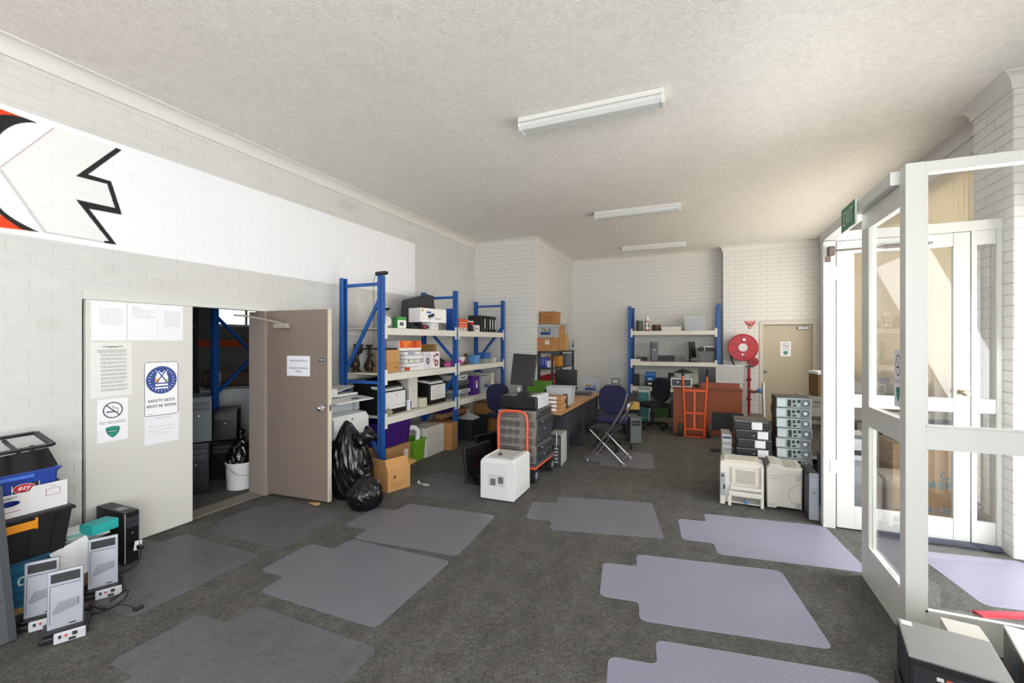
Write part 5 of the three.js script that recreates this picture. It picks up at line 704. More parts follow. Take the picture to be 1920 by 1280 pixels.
// platform trolley with servers
{ const o = thing('platform_trolley', 'orange handled platform trolley loaded with grey servers', 'trolley', [-2.06, 0, 5.27], 0);
  part(o, 'platform', rb(0.56, 0.035, 0.74, 0, 0.195, 0.0, 0.008), mat(0x4b4d50, 0.6)); part(o, 'frame', [rod([-0.27, 0.19, 0.37], [-0.27, 0.19, -0.37], 0.015), rod([0.27, 0.19, 0.37], [0.27, 0.19, -0.37], 0.015), rod([-0.27, 0.19, 0.37], [0.27, 0.19, 0.37], 0.015), rod([-0.27, 0.19, -0.37], [0.27, 0.19, -0.37], 0.015)], orangePaint);
  part(o, 'handle', tube([[-0.185, 0.20, 0.395], [-0.185, 0.50, 0.395], [-0.185, 0.74, 0.395], [-0.165, 0.825, 0.395], [-0.10, 0.855, 0.395], [0.0, 0.858, 0.395], [0.10, 0.855, 0.395], [0.165, 0.825, 0.395], [0.185, 0.74, 0.395], [0.185, 0.50, 0.395], [0.185, 0.20, 0.395]], 0.0165, 80, true, 12), mat(0xe05a3a, 0.4));
  for (const [x, z] of [[-0.24, 0.28], [0.24, 0.28], [-0.24, -0.28], [0.26, -0.28]]) { const w = part(o, 'wheel', [cylX(0.085, 0.045, x, 0.085, z, 28)], rubber); part(w, 'hub', cylX(0.04, 0.05, x, 0.085, z), greyPlastic); part(w, 'fork', bx(0.06, 0.03, 0.06, x, 0.168, z), steel); } }
for (let i = 0; i < 6; i++) { // rack servers, rears to the room
  const o = thing('rack_server', ['bottom grey rack server on the platform trolley', 'grey rack server second from the bottom on the trolley', 'grey rack server third from the bottom on the trolley', 'grey rack server fourth from the bottom on the trolley', 'grey rack server second from the top on the trolley', 'top grey rack server under the black printer on the trolley'][i], 'server', [-2.045 + [0, 0.012, -0.01, 0.006, 0.015, -0.005][i], 0.232 + i * 0.104, 5.275], deg([0.5, -1, 1, 0, -0.6, 1][i]));
  part(o, 'chassis', rb(0.485, 0.1, 0.64, 0, 0, 0, 0.003, 1), mat([0x7f7a73, 0x8a857d][i % 2], 0.45, 0.3));
  part(o, 'rear_edge', [bx(0.485, 0.006, 0.004, 0, 0.092, 0.321), bx(0.485, 0.004, 0.004, 0, 0.002, 0.321)], mat(0xb9b5ae, 0.4, 0.3));
  if (i % 2 === 0 || i === 3) for (let k = 0; k < 3; k++) part(o, 'fan', [tor(0.031, 0.005, -0.17 + k * 0.085, 0.05, 0.322, 20), tor(0.016, 0.003, -0.17 + k * 0.085, 0.05, 0.322, 16), cylZ(0.008, 0.004, -0.17 + k * 0.085, 0.05, 0.322)], mat(0x4d4a46, 0.5));
  else part(o, 'card_slots', Array.from({ length: 3 }, (_, k) => bx(0.24, 0.012, 0.003, -0.09, 0.02 + k * 0.025, 0.321)), mat(0x45423e, 0.5));
  if (i % 2) part(o, 'fan', [tor(0.034, 0.005, 0.16, 0.05, 0.322, 20), cylZ(0.012, 0.004, 0.16, 0.05, 0.322)], mat(0x4d4a46, 0.5)); else part(o, 'power_supply', bx(0.1, 0.07, 0.004, 0.16, 0.015, 0.321), mat(0x6a665f, 0.45, 0.3));
  part(o, 'side_panel', rb(0.014, 0.094, 0.60, 0.2455, 0.003, -0.01, 0.004, 1), mat(0x3b4146, 0.45)); const bay = Array.from({ length: 4 }, (_, k) => bx(0.003, 0.05, 0.10, 0.2535, 0.02, -0.22 + k * 0.14)); part(o, 'drive_bay', bay, mat(0x262b2f, 0.4)); part(o, 'led_label', bx(0.002, 0.014, 0.03, 0.2555, 0.055, 0.02 + (i % 3) * 0.1), mat([0xd8dce0, 0xcfd4da, 0xd9b93c][i % 3], 0.5));
}
{ const o = thing('inkjet_printer', 'black and white printer on top of the servers', 'printer', [-2.06, 0.858, 5.28], 0); part(o, 'body', rb(0.50, 0.16, 0.46, 0, 0, 0.02, 0.02, 3), mat(0x151516, 0.35)); part(o, 'side_cover', rb(0.10, 0.17, 0.42, 0.205, 0.002, 0.0, 0.02, 3), mat(0xc8cbd0, 0.35)); part(o, 'glossy_tray', at(rb(0.11, 0.006, 0.28, 0, 0, 0, 0.002), -0.06, 0.168, 0.1, deg(6), deg(-18), deg(4)), mat(0x53565b, 0.15)); part(o, 'output_slot', bx(0.30, 0.04, 0.003, -0.06, 0.05, 0.2505), mat(0x040404, 0.6)); }
{ const o = monitor('tall black monitor tilted on top of the server trolley', [-2.06, 1.033, 5.25], deg(8), { w: 0.31, h: 0.40, stand: 0.10, tilt: deg(-14), roll: deg(-3) }); part(o, 'cable_clip', bx(0.03, 0.05, 0.03, -0.08, 0.014, -0.06), paleGrey); }
{ const o = tower('computer_tower', 'pale sided computer tower with exposed rear ports beside the desk', 'computer', [-1.82, 0, 5.92], deg(4), [0.18, 0.42, 0.40], { body: mat(0xb9bab5, 0.5), front: mat(0x2d2f31, 0.5), bay: mat(0x55595b, 0.5) }); part(o, 'port_row', Array.from({ length: 5 }, (_, i) => bx(0.05, 0.02, 0.004, 0.03, 0.06 + i * 0.045, 0.212)), mat(0xa9adb0, 0.4)); part(o, 'cable', tube([[0.03, 0.28, 0.22], [0.05, 0.40, 0.27], [0.02, 0.47, 0.2], [-0.05, 0.46, 0.1]], 0.006), mat(0xdfdfda, 0.5)); }

// ------------------------------------------------------------------ long desk with clutter
const deskTop = 0.742;
{ const o = thing('desk', 'long desk with a honey wood top and dark panels', 'desk', [-2.07, 0, 6.9], R90);
  const wood = new THREE.MeshStandardMaterial({ roughness: 0.45, map: canvasTex(256, 64, (g, W, H) => { g.fillStyle = '#b98a55'; g.fillRect(0, 0, W, H); for (let i = 0; i < 60; i++) { g.fillStyle = `rgba(${rnd() < 0.5 ? '120,78,38' : '215,172,118'},0.18)`; g.fillRect(0, rnd() * H, W, 1 + rnd() * 2); } }) });
  part(o, 'desk_top', rb(2.5, 0.03, 0.76, 0, deskTop - 0.03, 0, 0.004), wood); const dk = mat(0x2f3236, 0.55);
  for (const x of [-0.78, 0.2, 1.2]) part(o, 'leg_panel', rb(0.03, deskTop - 0.03, 0.70, x, 0, 0, 0.003), dk); part(o, 'modesty_panel', bx(0.95, 0.42, 0.02, -0.29, 0.29, 0.30), dk); part(o, 'modesty_panel', bx(0.97, 0.42, 0.02, 0.7, 0.29, 0.30), dk); }
for (let i = 0; i < 4; i++) carton(`flat tan carton with a white label, ${['bottom', 'second', 'third', 'top'][i]} of the stack at the desk end`, [-1.84 + (i % 2) * 0.012, deskTop + i * 0.0525, 5.83], [0.25, 0.052, 0.22], deg([2, -1, 3, -2][i]), { m: mat(0xb07f52, 0.8), group: 'stack of flat tan cartons on the desk', plain: true, labels: [[-0.05, 0.2, 0.14, 0.032, paper]], right: undefined });
{ const o = thing('note_sign', 'lime green card hanging on the end of the desk', 'card', [-1.90, 0.585, 5.63], 0); part(o, 'card', bx(0.13, 0.13, 0.003), mat(0x7fe04a, 0.6)); part(o, 'print', [bx(0.08, 0.012, 0.001, 0, 0.085, 0.002), bx(0.09, 0.008, 0.001, 0, 0.05, 0.002)], mat(0x3c7a2a, 0.6)); part(o, 'tape', bx(0.04, 0.022, 0.002, 0, 0.118, 0.0), mat(0xd8d6c8, 0.4)); }
{ const o = tub('big translucent white tub on the desk', [-1.98, deskTop, 6.62], [0.40, 0.25, 0.34], deg(6), new THREE.MeshStandardMaterial({ color: 0xd4d8db, roughness: 0.3, transparent: true, opacity: 0.68 }), { taper: 0.9 }); }
for (const [x, h] of [[-1.93, 0.14], [-1.83, 0.17]]) { const o = thing('speaker', h > 0.15 ? 'taller small black speaker in front of the translucent tub' : 'shorter small black speaker in front of the translucent tub', 'speaker', [x, deskTop, 6.30 + (h - 0.14)], deg(10), 'pair of black speakers on the desk'); part(o, 'cabinet', rb(0.065, h, 0.07, 0, 0, 0, 0.006), blackPlastic); part(o, 'cone', cylZ(0.022, 0.004, 0, h * 0.6, 0.036), darkPlastic); }
{ const o = thing('keyboard', 'dark keyboard lying by the black speakers', 'keyboard', [-1.86, deskTop, 6.14], deg(4)); part(o, 'board', rb(0.26, 0.018, 0.12, 0, 0, 0, 0.005), mat(0x3a3936, 0.5)); part(o, 'key_rows', Array.from({ length: 4 }, (_, i) => bx(0.24, 0.006, 0.02, 0, 0.017, -0.042 + i * 0.027)), blackPlastic); }
tub('large olive green tub on the desk', [-2.40, deskTop, 6.74], [0.36, 0.30, 0.40], deg(2), mat(0x4a7a1e, 0.45), { taper: 0.92, wall: 0.005 });
{ const o = thing('cloth', 'pale blue cloth bundled in front of the green tub', 'cloth', [-2.22, deskTop, 6.27], deg(10)); part(o, 'bundle', bagGeo(0.28, 0.14, 0.22, 0, 0.4), mat(0x7f9fbd, 0.9)); part(o, 'fold', at(bagGeo(0.2, 0.05, 0.15, 0, 0.4), 0.1, 0, 0.05), mat(0x7394b4, 0.9)); }
monitor('square black monitor seen from behind on the long desk', [-2.10, deskTop, 7.30], deg(182), { w: 0.38, h: 0.34, stand: 0.13 });
{ const o = thing('inkjet_printer', 'low black printer on the desk beside the green tub', 'printer', [-2.30, deskTop, 7.5 - 0.25 + 0.0], 0); part(o, 'body', rb(0.1, 0.1, 0.3, 0, 0, 0, 0.01), blackPlastic); part(o, 'lid', rb(0.09, 0.014, 0.28, 0, 0.098, 0, 0.005), darkPlastic); }
{ const o = thing('hub_box', 'grey network switch on the far end of the desk', 'network box', [-1.90, deskTop, 7.75], deg(10)); part(o, 'case', rb(0.3, 0.05, 0.2, 0, 0, 0, 0.004), mat(0x4a4c4e, 0.5)); part(o, 'port_row', [bx(0.2, 0.016, 0.003, 0, 0.016, 0.101)], mat(0x1a1a1a, 0.5)); }
// side table beyond the desk with tubs
{ const o = thing('table', 'low dark table behind the office chair', 'table', [-1.85, 0, 8.75], 0); part(o, 'table_top', rb(1.0, 0.03, 0.8, 0, 0.62, 0, 0.004), mat(0x5b5a57, 0.6)); for (const [x, z] of [[-0.45, 0.35], [0.45, 0.35], [-0.45, -0.35], [0.45, -0.35]]) part(o, 'leg', bx(0.04, 0.62, 0.04, x, 0, z), mat(0x3a3a3a, 0.5)); }
tub('clear tub with a blue EZY label on the low dark table', [-1.96, 0.652, 8.62], [0.40, 0.30, 0.34], deg(5), clearTub, { taper: 0.9, label: [0.2, 0.13, ezyBlue, 0] });
tub('grey translucent tub of parts beside the EZY tub', [-1.53, 0.652, 8.56], [0.30, 0.20, 0.34], deg(5), new THREE.MeshStandardMaterial({ color: 0x8b9092, roughness: 0.35, transparent: true, opacity: 0.6 }), { taper: 0.9 });
{ const o = thing('network_box', 'small grey adapter box on the grey translucent tub', 'adapter', [-1.55, 0.652, 8.98], 0); part(o, 'case', rb(0.16, 0.3, 0.12, 0, 0, 0, 0.006), mat(0x6f7070, 0.5)); part(o, 'label', bx(0.09, 0.05, 0.001, 0, 0.22, 0.061), mat(0xc9c9b8, 0.6)); }
// left of the desk: office chair back and printer
function officeChair(label, pos, rot, fabric) {
  const o = thing('office_chair', label, 'chair', pos, rot, 'navy office chairs on castors');
  part(o, 'seat', at(new RoundedBoxGeometry(0.48, 0.085, 0.46, 4, 0.04), 0, 0.465, 0.02), fabric);
  part(o, 'backrest', at(prism(roundRect(0.45, 0.46, 0.16, 0, 0, 8), 0.07, 0.022), 0, 0.74, -0.215, deg(-7)), fabric);
  part(o, 'back_bar', tube([[0, 0.42, -0.1], [0, 0.42, -0.25], [0, 0.52, -0.285], [0, 0.72, -0.265]], 0.016), blackPlastic);
  part(o, 'gas_column', [cyl(0.028, 0.22, 0, 0.10, 0), cyl(0.018, 0.12, 0, 0.31, 0), rb(0.2, 0.03, 0.22, 0, 0.40, 0, 0.008)], blackPlastic);
  for (let i = 0; i < 5; i++) { const a = i / 5 * 6.2832 + 0.3, x = 0.29 * Math.sin(a), z = 0.29 * Math.cos(a); part(o, 'leg', [rod([0.02 * Math.sin(a), 0.115, 0.02 * Math.cos(a)], [x, 0.08, z], 0.02)], blackPlastic); part(o, 'castor', [cylX(0.028, 0.045, x, 0.028, z, 16), bx(0.016, 0.05, 0.03, x, 0.03, z)], rubber); }
  return o;
}
const navy = mat(0x232447, 0.95), navyBlack = mat(0x1a1a20, 0.95);
officeChair('navy fabric office chair behind the chrome folding chair', [-1.28, 0.006, 7.08], deg(6), navy);
officeChair('black fabric office chair turned sideways at the reddish desk', [-0.85, 0, 9.02], deg(-42), navyBlack);
officeChair('dark navy office chair behind the server trolley', [-2.98, 0, 6.75], deg(60), navy);
{ const o = thing('folding_chair', 'chrome framed folding chair with black seat standing in front', 'chair', [-1.19, 0.006, 6.36], deg(-97)); // front looks to the desk
  for (const s of [-1, 1]) { const x = s * 0.21;
    part(o, 'frame_leg', tube([[x, 0.012, 0.24], [x, 0.45, -0.06], [x, 0.78, -0.26], [x, 0.98, -0.32]], 0.0125, 30), chrome); part(o, 'frame_leg', tube([[x * 0.9, 0.012, -0.26], [x * 0.9, 0.44, 0.22]], 0.0125, 4, false), chrome); part(o, 'rubber_tip', [cyl(0.016, 0.03, x, 0, 0.245), cyl(0.016, 0.03, x * 0.9, 0, -0.262)], mat(0x9a9a9c, 0.5)); }
  part(o, 'cross_bar', [rod([-0.21, 0.06, 0.205], [0.21, 0.06, 0.205], 0.01), rod([-0.19, 0.06, -0.235], [0.19, 0.06, -0.235], 0.01)], chrome);
  part(o, 'seat', at(rb(0.40, 0.03, 0.38, 0, 0, 0, 0.012), 0, 0.435, 0.05, deg(-3)), mat(0x1a1a1e, 0.8)); part(o, 'backrest', at(rb(0.42, 0.13, 0.022, 0, 0, 0, 0.01), 0, 0.84, -0.30, deg(-14)), mat(0x1f1f24, 0.8)); }
tower('computer_tower', 'dark grey computer tower under the end of the long desk', 'computer', [-1.04, 0, 7.72], deg(20), [0.18, 0.42, 0.42], { body: mat(0x4e5558, 0.5), front: mat(0x6a7275, 0.5) });
{ const o = thing('flight_case', 'black studded case near the teal drawers', 'case', [-1.15, 0, 8.36], deg(6)); part(o, 'shell', rb(0.30, 0.40, 0.34, 0, 0.0, 0, 0.03, 3), mat(0x161617, 0.55)); part(o, 'stud_row', Array.from({ length: 6 }, (_, i) => sph(0.007, 0.152, 0.06 + i * 0.055, 0.13)), steel); part(o, 'handle', tube([[-0.06, 0.395, 0], [-0.05, 0.43, 0], [0.05, 0.43, 0], [0.06, 0.395, 0]], 0.008), blackPlastic); }
carton('yellow printed carton on the black studded case', [-1.16, 0.447, 8.40], [0.26, 0.13, 0.2], deg(14), { m: mat(0xc7a14c, 0.7), labels: [[-0.2, 0.3, 0.08, 0.06]], plain: true });
{ const o = thing('drawer_tower', 'tall teal plastic drawer tower beside the far rack', 'drawers', [-1.08, 0, 9.70], deg(4)); part(o, 'frame', [bx(0.22, 0.70, 0.30, 0, 0, 0)], mat(0xb9c4c4, 0.5)); for (let i = 0; i < 6; i++) { const d = part(o, 'drawer', rb(0.20, 0.095, 0.02, -0.006, 0.02 + i * 0.104, 0.155, 0.006), mat(0x12706e, 0.4)); part(d, 'pull', bx(0.06, 0.01, 0.01, 0, 0.085 + i * 0.104, 0.168), mat(0x1c8a86, 0.4)); } part(o, 'top_cap', rb(0.23, 0.05, 0.31, 0, 0.69, 0, 0.01), mat(0x8fa09b, 0.5)); }

// ------------------------------------------------------------------ charcoal shelf with cartons beside the projecting block
{ const o = thing('steel_shelf', 'charcoal steel shelf unit loaded with cartons', 'shelving', [-2.855, 0, 9.25], R90); const m = mat(0x33363a, 0.5);
  for (const x of [-0.78, 0.78]) for (const z of [-0.14, 0.14]) part(o, 'post', bx(0.045, 1.49, 0.045, x, 0, z), m); for (const y of [0.25, 0.78, 1.13, 1.46]) part(o, 'shelf_board', rb(1.6, 0.035, 0.33, 0, y, 0, 0.003, 1), m); }
const T = 1.4965;
carton('wide brown carton with a white label on the charcoal shelf', [-2.86, T, 8.66], [0.33, 0.275, 0.40], 0, { m: cardTan, tape: true, labels: [[0.12, 0.5, 0.09, 0.08, printed(64, 56, (g) => { g.fillStyle = '#e8e6e4'; g.fillRect(0, 0, 64, 56); g.fillStyle = '#555'; g.fillRect(14, 18, 36, 10); })], [-0.42, 0.75, 0.05, 0.06, mat(0xb5623c, 0.8)]] });
tub('clear EZY tub stacked on the wide brown carton', [-2.86, T + 0.276, 8.66], [0.36, 0.235, 0.38], 0, clearTub, { taper: 0.95, label: [0.2, 0.15, ezyBlue, 0.0], lid: mat(0xc4c9cc, 0.4) });
const archM = mat(0xa97445, 0.85);
carton('lidded brown archive box on top of the clear EZY tub', [-2.83, T + 0.545, 8.70], [0.30, 0.25, 0.36], deg(-4), { m: archM, lid: 0.06, plain: true, labels: [[-0.0, 0.5, 0.16, 0.02, mat(0x8a5a32, 0.8)], [0, 0.3, 0.2, 0.016, mat(0x8a5a32, 0.8)]] });
for (const [k, y, lab] of [[0, 0, 'lower lidded archive box in the second stack on the charcoal shelf'], [1, 0.27, 'upper lidded archive box in the second stack on the charcoal shelf']]) { const o = carton(lab, [-2.85, T + y, 9.09], [0.32, 0.262, 0.34], 0, { m: mat(0xb9884f, 0.85), lid: 0.05, plain: true, group: 'archive boxes stacked in pairs' }); part(o, 'hand_hole', cylX(0.02, 0.002, 0.161, 0.12, 0), mat(0xe0d8c8, 0.8)); }
carton('pale kraft carton beside the archive boxes on the charcoal shelf', [-2.84, T, 9.43], [0.3, 0.13, 0.26], 0, { m: cardPale });
carton('upper pale kraft carton leaning beside the archive boxes', [-2.82, T + 0.131, 9.43], [0.28, 0.22, 0.24], deg(4), { m: cardPale, labels: [[-0.3, 0.1, 0.02, 0.1, mat(0x5a4630, 0.8)]] });
tub('clear grey tub on the pale kraft cartons', [-2.84, T + 0.353, 9.44], [0.3, 0.22, 0.26], 0, clearTub, { taper: 0.92 });
tub('white EZY tub at the far end of the charcoal shelf', [-2.83, T, 9.80], [0.32, 0.24, 0.34], R90, new THREE.MeshStandardMaterial({ color: 0xd0d4d6, roughness: 0.4, transparent: true, opacity: 0.75 }), { taper: 0.94, label: [0.14, 0.12, ezyBlue, 0.05] });
const L2 = 1.1655, L3 = 0.8155;
for (let i = 0; i < 3; i++) { const o = thing('book', `thick blue book, ${ORD[i]} from the wall on the charcoal shelf`, 'book', [-2.98 + i * 0.055, L2, 8.60], 0, 'blue books on the charcoal shelf'); part(o, 'cover', [bx(0.05, 0.2, 0.004, 0, 0, 0.08), bx(0.004, 0.2, 0.16, -0.023, 0, 0), bx(0.004, 0.2, 0.16, 0.023, 0, 0)], mat(0x2340a8, 0.5)); part(o, 'pages', bx(0.042, 0.194, 0.15, 0, 0.003, 0), paper); part(o, 'title', [bx(0.012, 0.12, 0.001, 0, 0.05, 0.0826)], mat(0xc9d2ee, 0.6)); }
carton('small white box beside the blue books', [-2.79, L2, 8.58], [0.12, 0.14, 0.12], 0, { m: paper, plain: true });
carton('orange box on the middle level of the charcoal shelf', [-2.84, L2, 9.02], [0.28, 0.22, 0.28], 0, { m: mat(0xc07f24, 0.7), plain: true });
tub('grey tub with pale handle on the middle level of the charcoal shelf', [-2.84, L2, 9.60], [0.32, 0.25, 0.5], 0, mat(0x5d6a76, 0.4), { taper: 0.9 });
for (const [d, lab] of [[8.72, 'red plastic tub at the near end of the lower charcoal shelf'], [9.22, 'red plastic tub further along the lower charcoal shelf']]) tub(lab, [-2.86, L3, d], [0.30, 0.17, 0.4], 0, mat(0xa81222, 0.45), { taper: 0.9, group: 'red tubs on the lower shelf' });

// ------------------------------------------------------------------ far rack contents
const F1 = 1.9305, F2 = 1.2355, F3 = 0.6555, FD = 10.70;
{ const o = thing('metal_can', 'dark green metal canister on the far rack', 'can', [-1.30, F1, FD], 0); part(o, 'can', cyl(0.075, 0.24, 0, 0, 0), mat(0x434439, 0.45)); part(o, 'lid', cyl(0.07, 0.012, 0, 0.24, 0), steel); }
{ const o = thing('spray_can', 'tall white and red spray can on the far rack', 'can', [-1.13, F1, FD + 0.05], 0); part(o, 'can', cyl(0.05, 0.28, 0, 0, 0), printed(128, 128, (g) => { g.fillStyle = '#e8e6e4'; g.fillRect(0, 0, 128, 128); g.fillStyle = '#b83a3a'; g.fillRect(0, 112, 128, 16); g.fillRect(0, 20, 128, 12); g.fillStyle = '#333'; for (let i = 0; i < 4; i++) { g.fillRect(i * 32 + 8, 40, 18, 8); g.fillRect(i * 32 + 6, 60, 20, 16); } })); part(o, 'cap', cyl(0.035, 0.07, 0, 0.28, 0, 0.03), paper); }
{ const o = thing('plant_pot', 'small brown round pot on the far rack', 'pot', [-0.92, F1, FD], 0); part(o, 'pot', lathe([[0, 0], [0.08, 0], [0.095, 0.03], [0.095, 0.14], [0.085, 0.14], [0.08, 0.03], [0, 0.02]]), mat(0x5a432f, 0.6)); part(o, 'rim', tor(0.092, 0.006, 0, 0, 0).rotateX(R90).translate(0, 0.14, 0), mat(0x4a3626, 0.6)); }
carton('flat white carton lying on the far rack', [-0.58, F1, FD], [0.42, 0.10, 0.3], deg(-4), { m: mat(0xdcd9d4, 0.7), plain: true });
tub('clear tub of dark parts on the top of the far rack', [-0.10, F1, FD], [0.44, 0.32, 0.36], 0, clearTub, { taper: 0.92 });
{ const o = thing('parts_bundle', 'dark electronic parts inside the clear tub', 'parts', [-0.12, F1 + 0.006, FD], 0); part(o, 'drive', rb(0.34, 0.10, 0.26, 0, 0, 0.0, 0.006), blackPlastic); part(o, 'bracket', [bx(0.2, 0.14, 0.02, 0, 0.10, -0.05), bx(0.03, 0.28, 0.03, -0.14, 0.08, 0.0)], steel); part(o, 'label', bx(0.08, 0.03, 0.001, -0.05, 0.035, 0.131), paper); }
{ const o = thing('desk_phone', 'pale phone handset pile on the middle far shelf', 'phone', [-1.24, F2, FD], deg(10)); part(o, 'base', side([[-0.1, 0], [0.1, 0], [0.1, 0.03], [-0.1, 0.09]], 0.24, 0, 0.006), darkPlastic); part(o, 'handset', at(rb(0.06, 0.04, 0.22, 0, 0, 0, 0.016), 0.05, 0.12, 0, deg(10), deg(60), deg(20)), paleGrey); part(o, 'keypad', at(bx(0.1, 0.003, 0.08), -0.03, 0.07, 0.02, deg(17)), mat(0x77797b, 0.5)); part(o, 'tray', rb(0.2, 0.05, 0.16, -0.14, 0, 0.10, 0.006), paleGrey); }
tower('computer_tower', 'slim black computer standing on the middle far shelf', 'computer', [-0.97, F2, FD], deg(8), [0.15, 0.44, 0.36]);
{ const o = thing('disk_array', 'low black multi drive box on the middle far shelf', 'drive box', [-0.71, F2, FD + 0.05], 0); part(o, 'case', rb(0.34, 0.13, 0.3, 0, 0, 0, 0.006), blackPlastic); part(o, 'drive_row', Array.from({ length: 5 }, (_, i) => rb(0.035, 0.12, 0.02, 0.215 + i * 0.045, 0.0, 0.1, 0.003)), mat(0x5a5c5e, 0.4, 0.4)); part(o, 'vent', bx(0.2, 0.02, 0.003, 0, 0.08, 0.151), darkPlastic); }
{ const o = monitor('thin black monitor seen edge on upon the middle far shelf', [-0.17, F2, FD], deg(76), { w: 0.42, h: 0.36, stand: 0.09, tilt: deg(-6) }); part(o, 'cable', tube([[0.05, 0.02, -0.12], [0.1, 0.01, -0.2], [0.0, 0.01, -0.25]], 0.008), blackPlastic); }
tub('smoky clear tub on the middle far shelf', [0.14, F2, FD], [0.30, 0.24, 0.34], 0, new THREE.MeshStandardMaterial({ color: 0x83888a, roughness: 0.3, transparent: true, opacity: 0.6 }), { taper: 0.9 });
{ const o = thing('game_console', 'black and white console on the smoky tub', 'console', [0.13, F2 + 0.2425, FD], deg(6)); part(o, 'shell', prism([[-0.18, 0.04], [-0.12, 0], [0.15, 0.0], [0.15, 0.08], [-0.1, 0.09]], 0.3, 0.01), blackPlastic); part(o, 'top_cover', prism([[-0.1, 0.09], [0.15, 0.08], [0.15, 0.105], [-0.02, 0.115]], 0.3, 0.004), whitePlastic); part(o, 'strap', [bx(0.008, 0.1, 0.31, -0.05, 0.0, 0)], paper); }
for (const [x, y, d, lab] of [[-1.05, F3 + 0.13, FD, 'blue open parts bin stacked on a black one'], [-0.80, F3, FD + 0.06, 'blue open parts bin sitting directly on the far shelf']]) { const o = thing('parts_bin', lab, 'parts bin', [x, y, d], 0, 'blue parts bins on the far rack'); part(o, 'bin', side([[-0.12, 0], [0.10, 0], [0.13, 0.10], [0.06, 0.11], [0.04, 0.19], [-0.13, 0.19]], 0.22, 0, 0.006), mat(0x1e6cb8, 0.45)); part(o, 'label', at(bx(0.08, 0.035, 0.001), 0, 0.035, 0.125, deg(-16)), paper); part(o, 'rim', bx(0.24, 0.012, 0.2, 0, 0.185, -0.04), mat(0x2a7cc9, 0.45)); }
{ const o = thing('parts_bin', 'black open parts bin under a blue one', 'parts bin', [-1.05, F3, FD], 0); part(o, 'bin', side([[-0.12, 0], [0.10, 0], [0.13, 0.06], [0.13, 0.128], [-0.13, 0.128]], 0.22, 0, 0.006), blackPlastic); part(o, 'label', bx(0.08, 0.035, 0.001, 0, 0.05, 0.131), paper); }
{ const o = thing('speaker', 'tall thin black speaker at the edge of the far rack', 'speaker', [-1.36, F3, FD], 0); part(o, 'cabinet', rb(0.10, 0.27, 0.16, 0, 0, 0, 0.006), mat(0x1c1a1c, 0.5)); part(o, 'cone', cylZ(0.035, 0.006, 0, 0.16, 0.081), darkPlastic); }
{ const o = thing('speaker', 'black upright speaker behind the blue bins', 'speaker', [-0.60, F3, FD - 0.02], 0); part(o, 'cabinet', rb(0.13, 0.32, 0.16, 0, 0, 0, 0.006), mat(0x17181a, 0.5)); part(o, 'cone', cylZ(0.04, 0.006, 0, 0.2, 0.081), darkPlastic); }
{ const o = thing('headset', 'black headset on the lower far shelf', 'headset', [-0.38, F3, FD], 0); part(o, 'band', new THREE.TorusGeometry(0.08, 0.012, 8, 24, Math.PI).translate(0, 0.06, 0), blackPlastic); part(o, 'ear_cup', [cylX(0.045, 0.04, -0.08, 0.05, 0)], blackPlastic); part(o, 'ear_cup', cylX(0.045, 0.04, 0.08, 0.05, 0), blackPlastic); }
carton('dark carton on the floor under the far rack', [-0.35, 0, 10.6], [0.5, 0.35, 0.4], 0, { m: mat(0x3d3a36, 0.8) });
tub('dark green tub on the floor under the far rack', [-0.78, 0, 10.55], [0.32, 0.26, 0.4], 0, mat(0x2f4a1c, 0.5), { taper: 0.9 });
tub('navy tub on the floor under the near end of the far rack', [-1.22, 0, 10.6], [0.28, 0.3, 0.4], 0, mat(0x1c2450, 0.5), { taper: 0.9 });
// ------------------------------------------------------------------ reddish desk area at the far end
{ const o = thing('reception_desk', 'reddish brown laminate desk seen from its panelled front', 'desk', [0.115, 0, 8.98], 0); const m = mat(0x8a4423, 0.5), m2 = mat(0x7d3c1e, 0.5);
  part(o, 'front_panel', rb(1.13, 0.82, 0.025, 0, 0.01, 0.32, 0.003), m); part(o, 'desk_top', rb(1.15, 0.03, 0.70, 0, 0.825, 0, 0.004), m2); for (const s of [-1, 1]) part(o, 'side_panel', rb(0.025, 0.82, 0.62, s * 0.55, 0.0, -0.01, 0.003), m); part(o, 'raised_panel', rb(0.62, 0.10, 0.022, 0.22, 0.855, 0.31, 0.003), m); }
{ const o = flatPC('silver rimmed desktop computer on the end of the reddish desk', [-0.32, 0.8555, 8.86], deg(3), [0.36, 0.16, 0.36], { body: mat(0xb4b4b2, 0.4), frontM: mat(0xdedede, 0.35), bits: [['bezel', 0, 0.12, 0.9, 0.76, mat(0x1b1c1f, 0.35)]] }); part(o, 'power_button', cylZ(0.012, 0.006, -0.06, 0.09, 0.184), chrome); }
{ const o = thing('hat_stand', 'black hat shaped stand on the silver rimmed computer', 'stand', [-0.28, 1.016, 8.86], 0); part(o, 'plinth', rb(0.22, 0.09, 0.16, 0, 0, 0, 0.006), new THREE.MeshStandardMaterial({ color: 0x9a9c9a, roughness: 0.3 })); part(o, 'brim', lathe([[0, 0.11], [0.10, 0.11], [0.17, 0.095], [0.175, 0.10], [0.11, 0.125], [0.06, 0.15], [0, 0.155]]), mat(0x1a1a1a, 0.6)); part(o, 'stem', cyl(0.02, 0.03, 0, 0.085, 0), blackPlastic); }
monitor('dark grey monitor back on the reddish desk', [0.13, 0.8555, 9.05], deg(180), { w: 0.30, h: 0.32, stand: 0.03, m: mat(0x4c4e50, 0.5) });
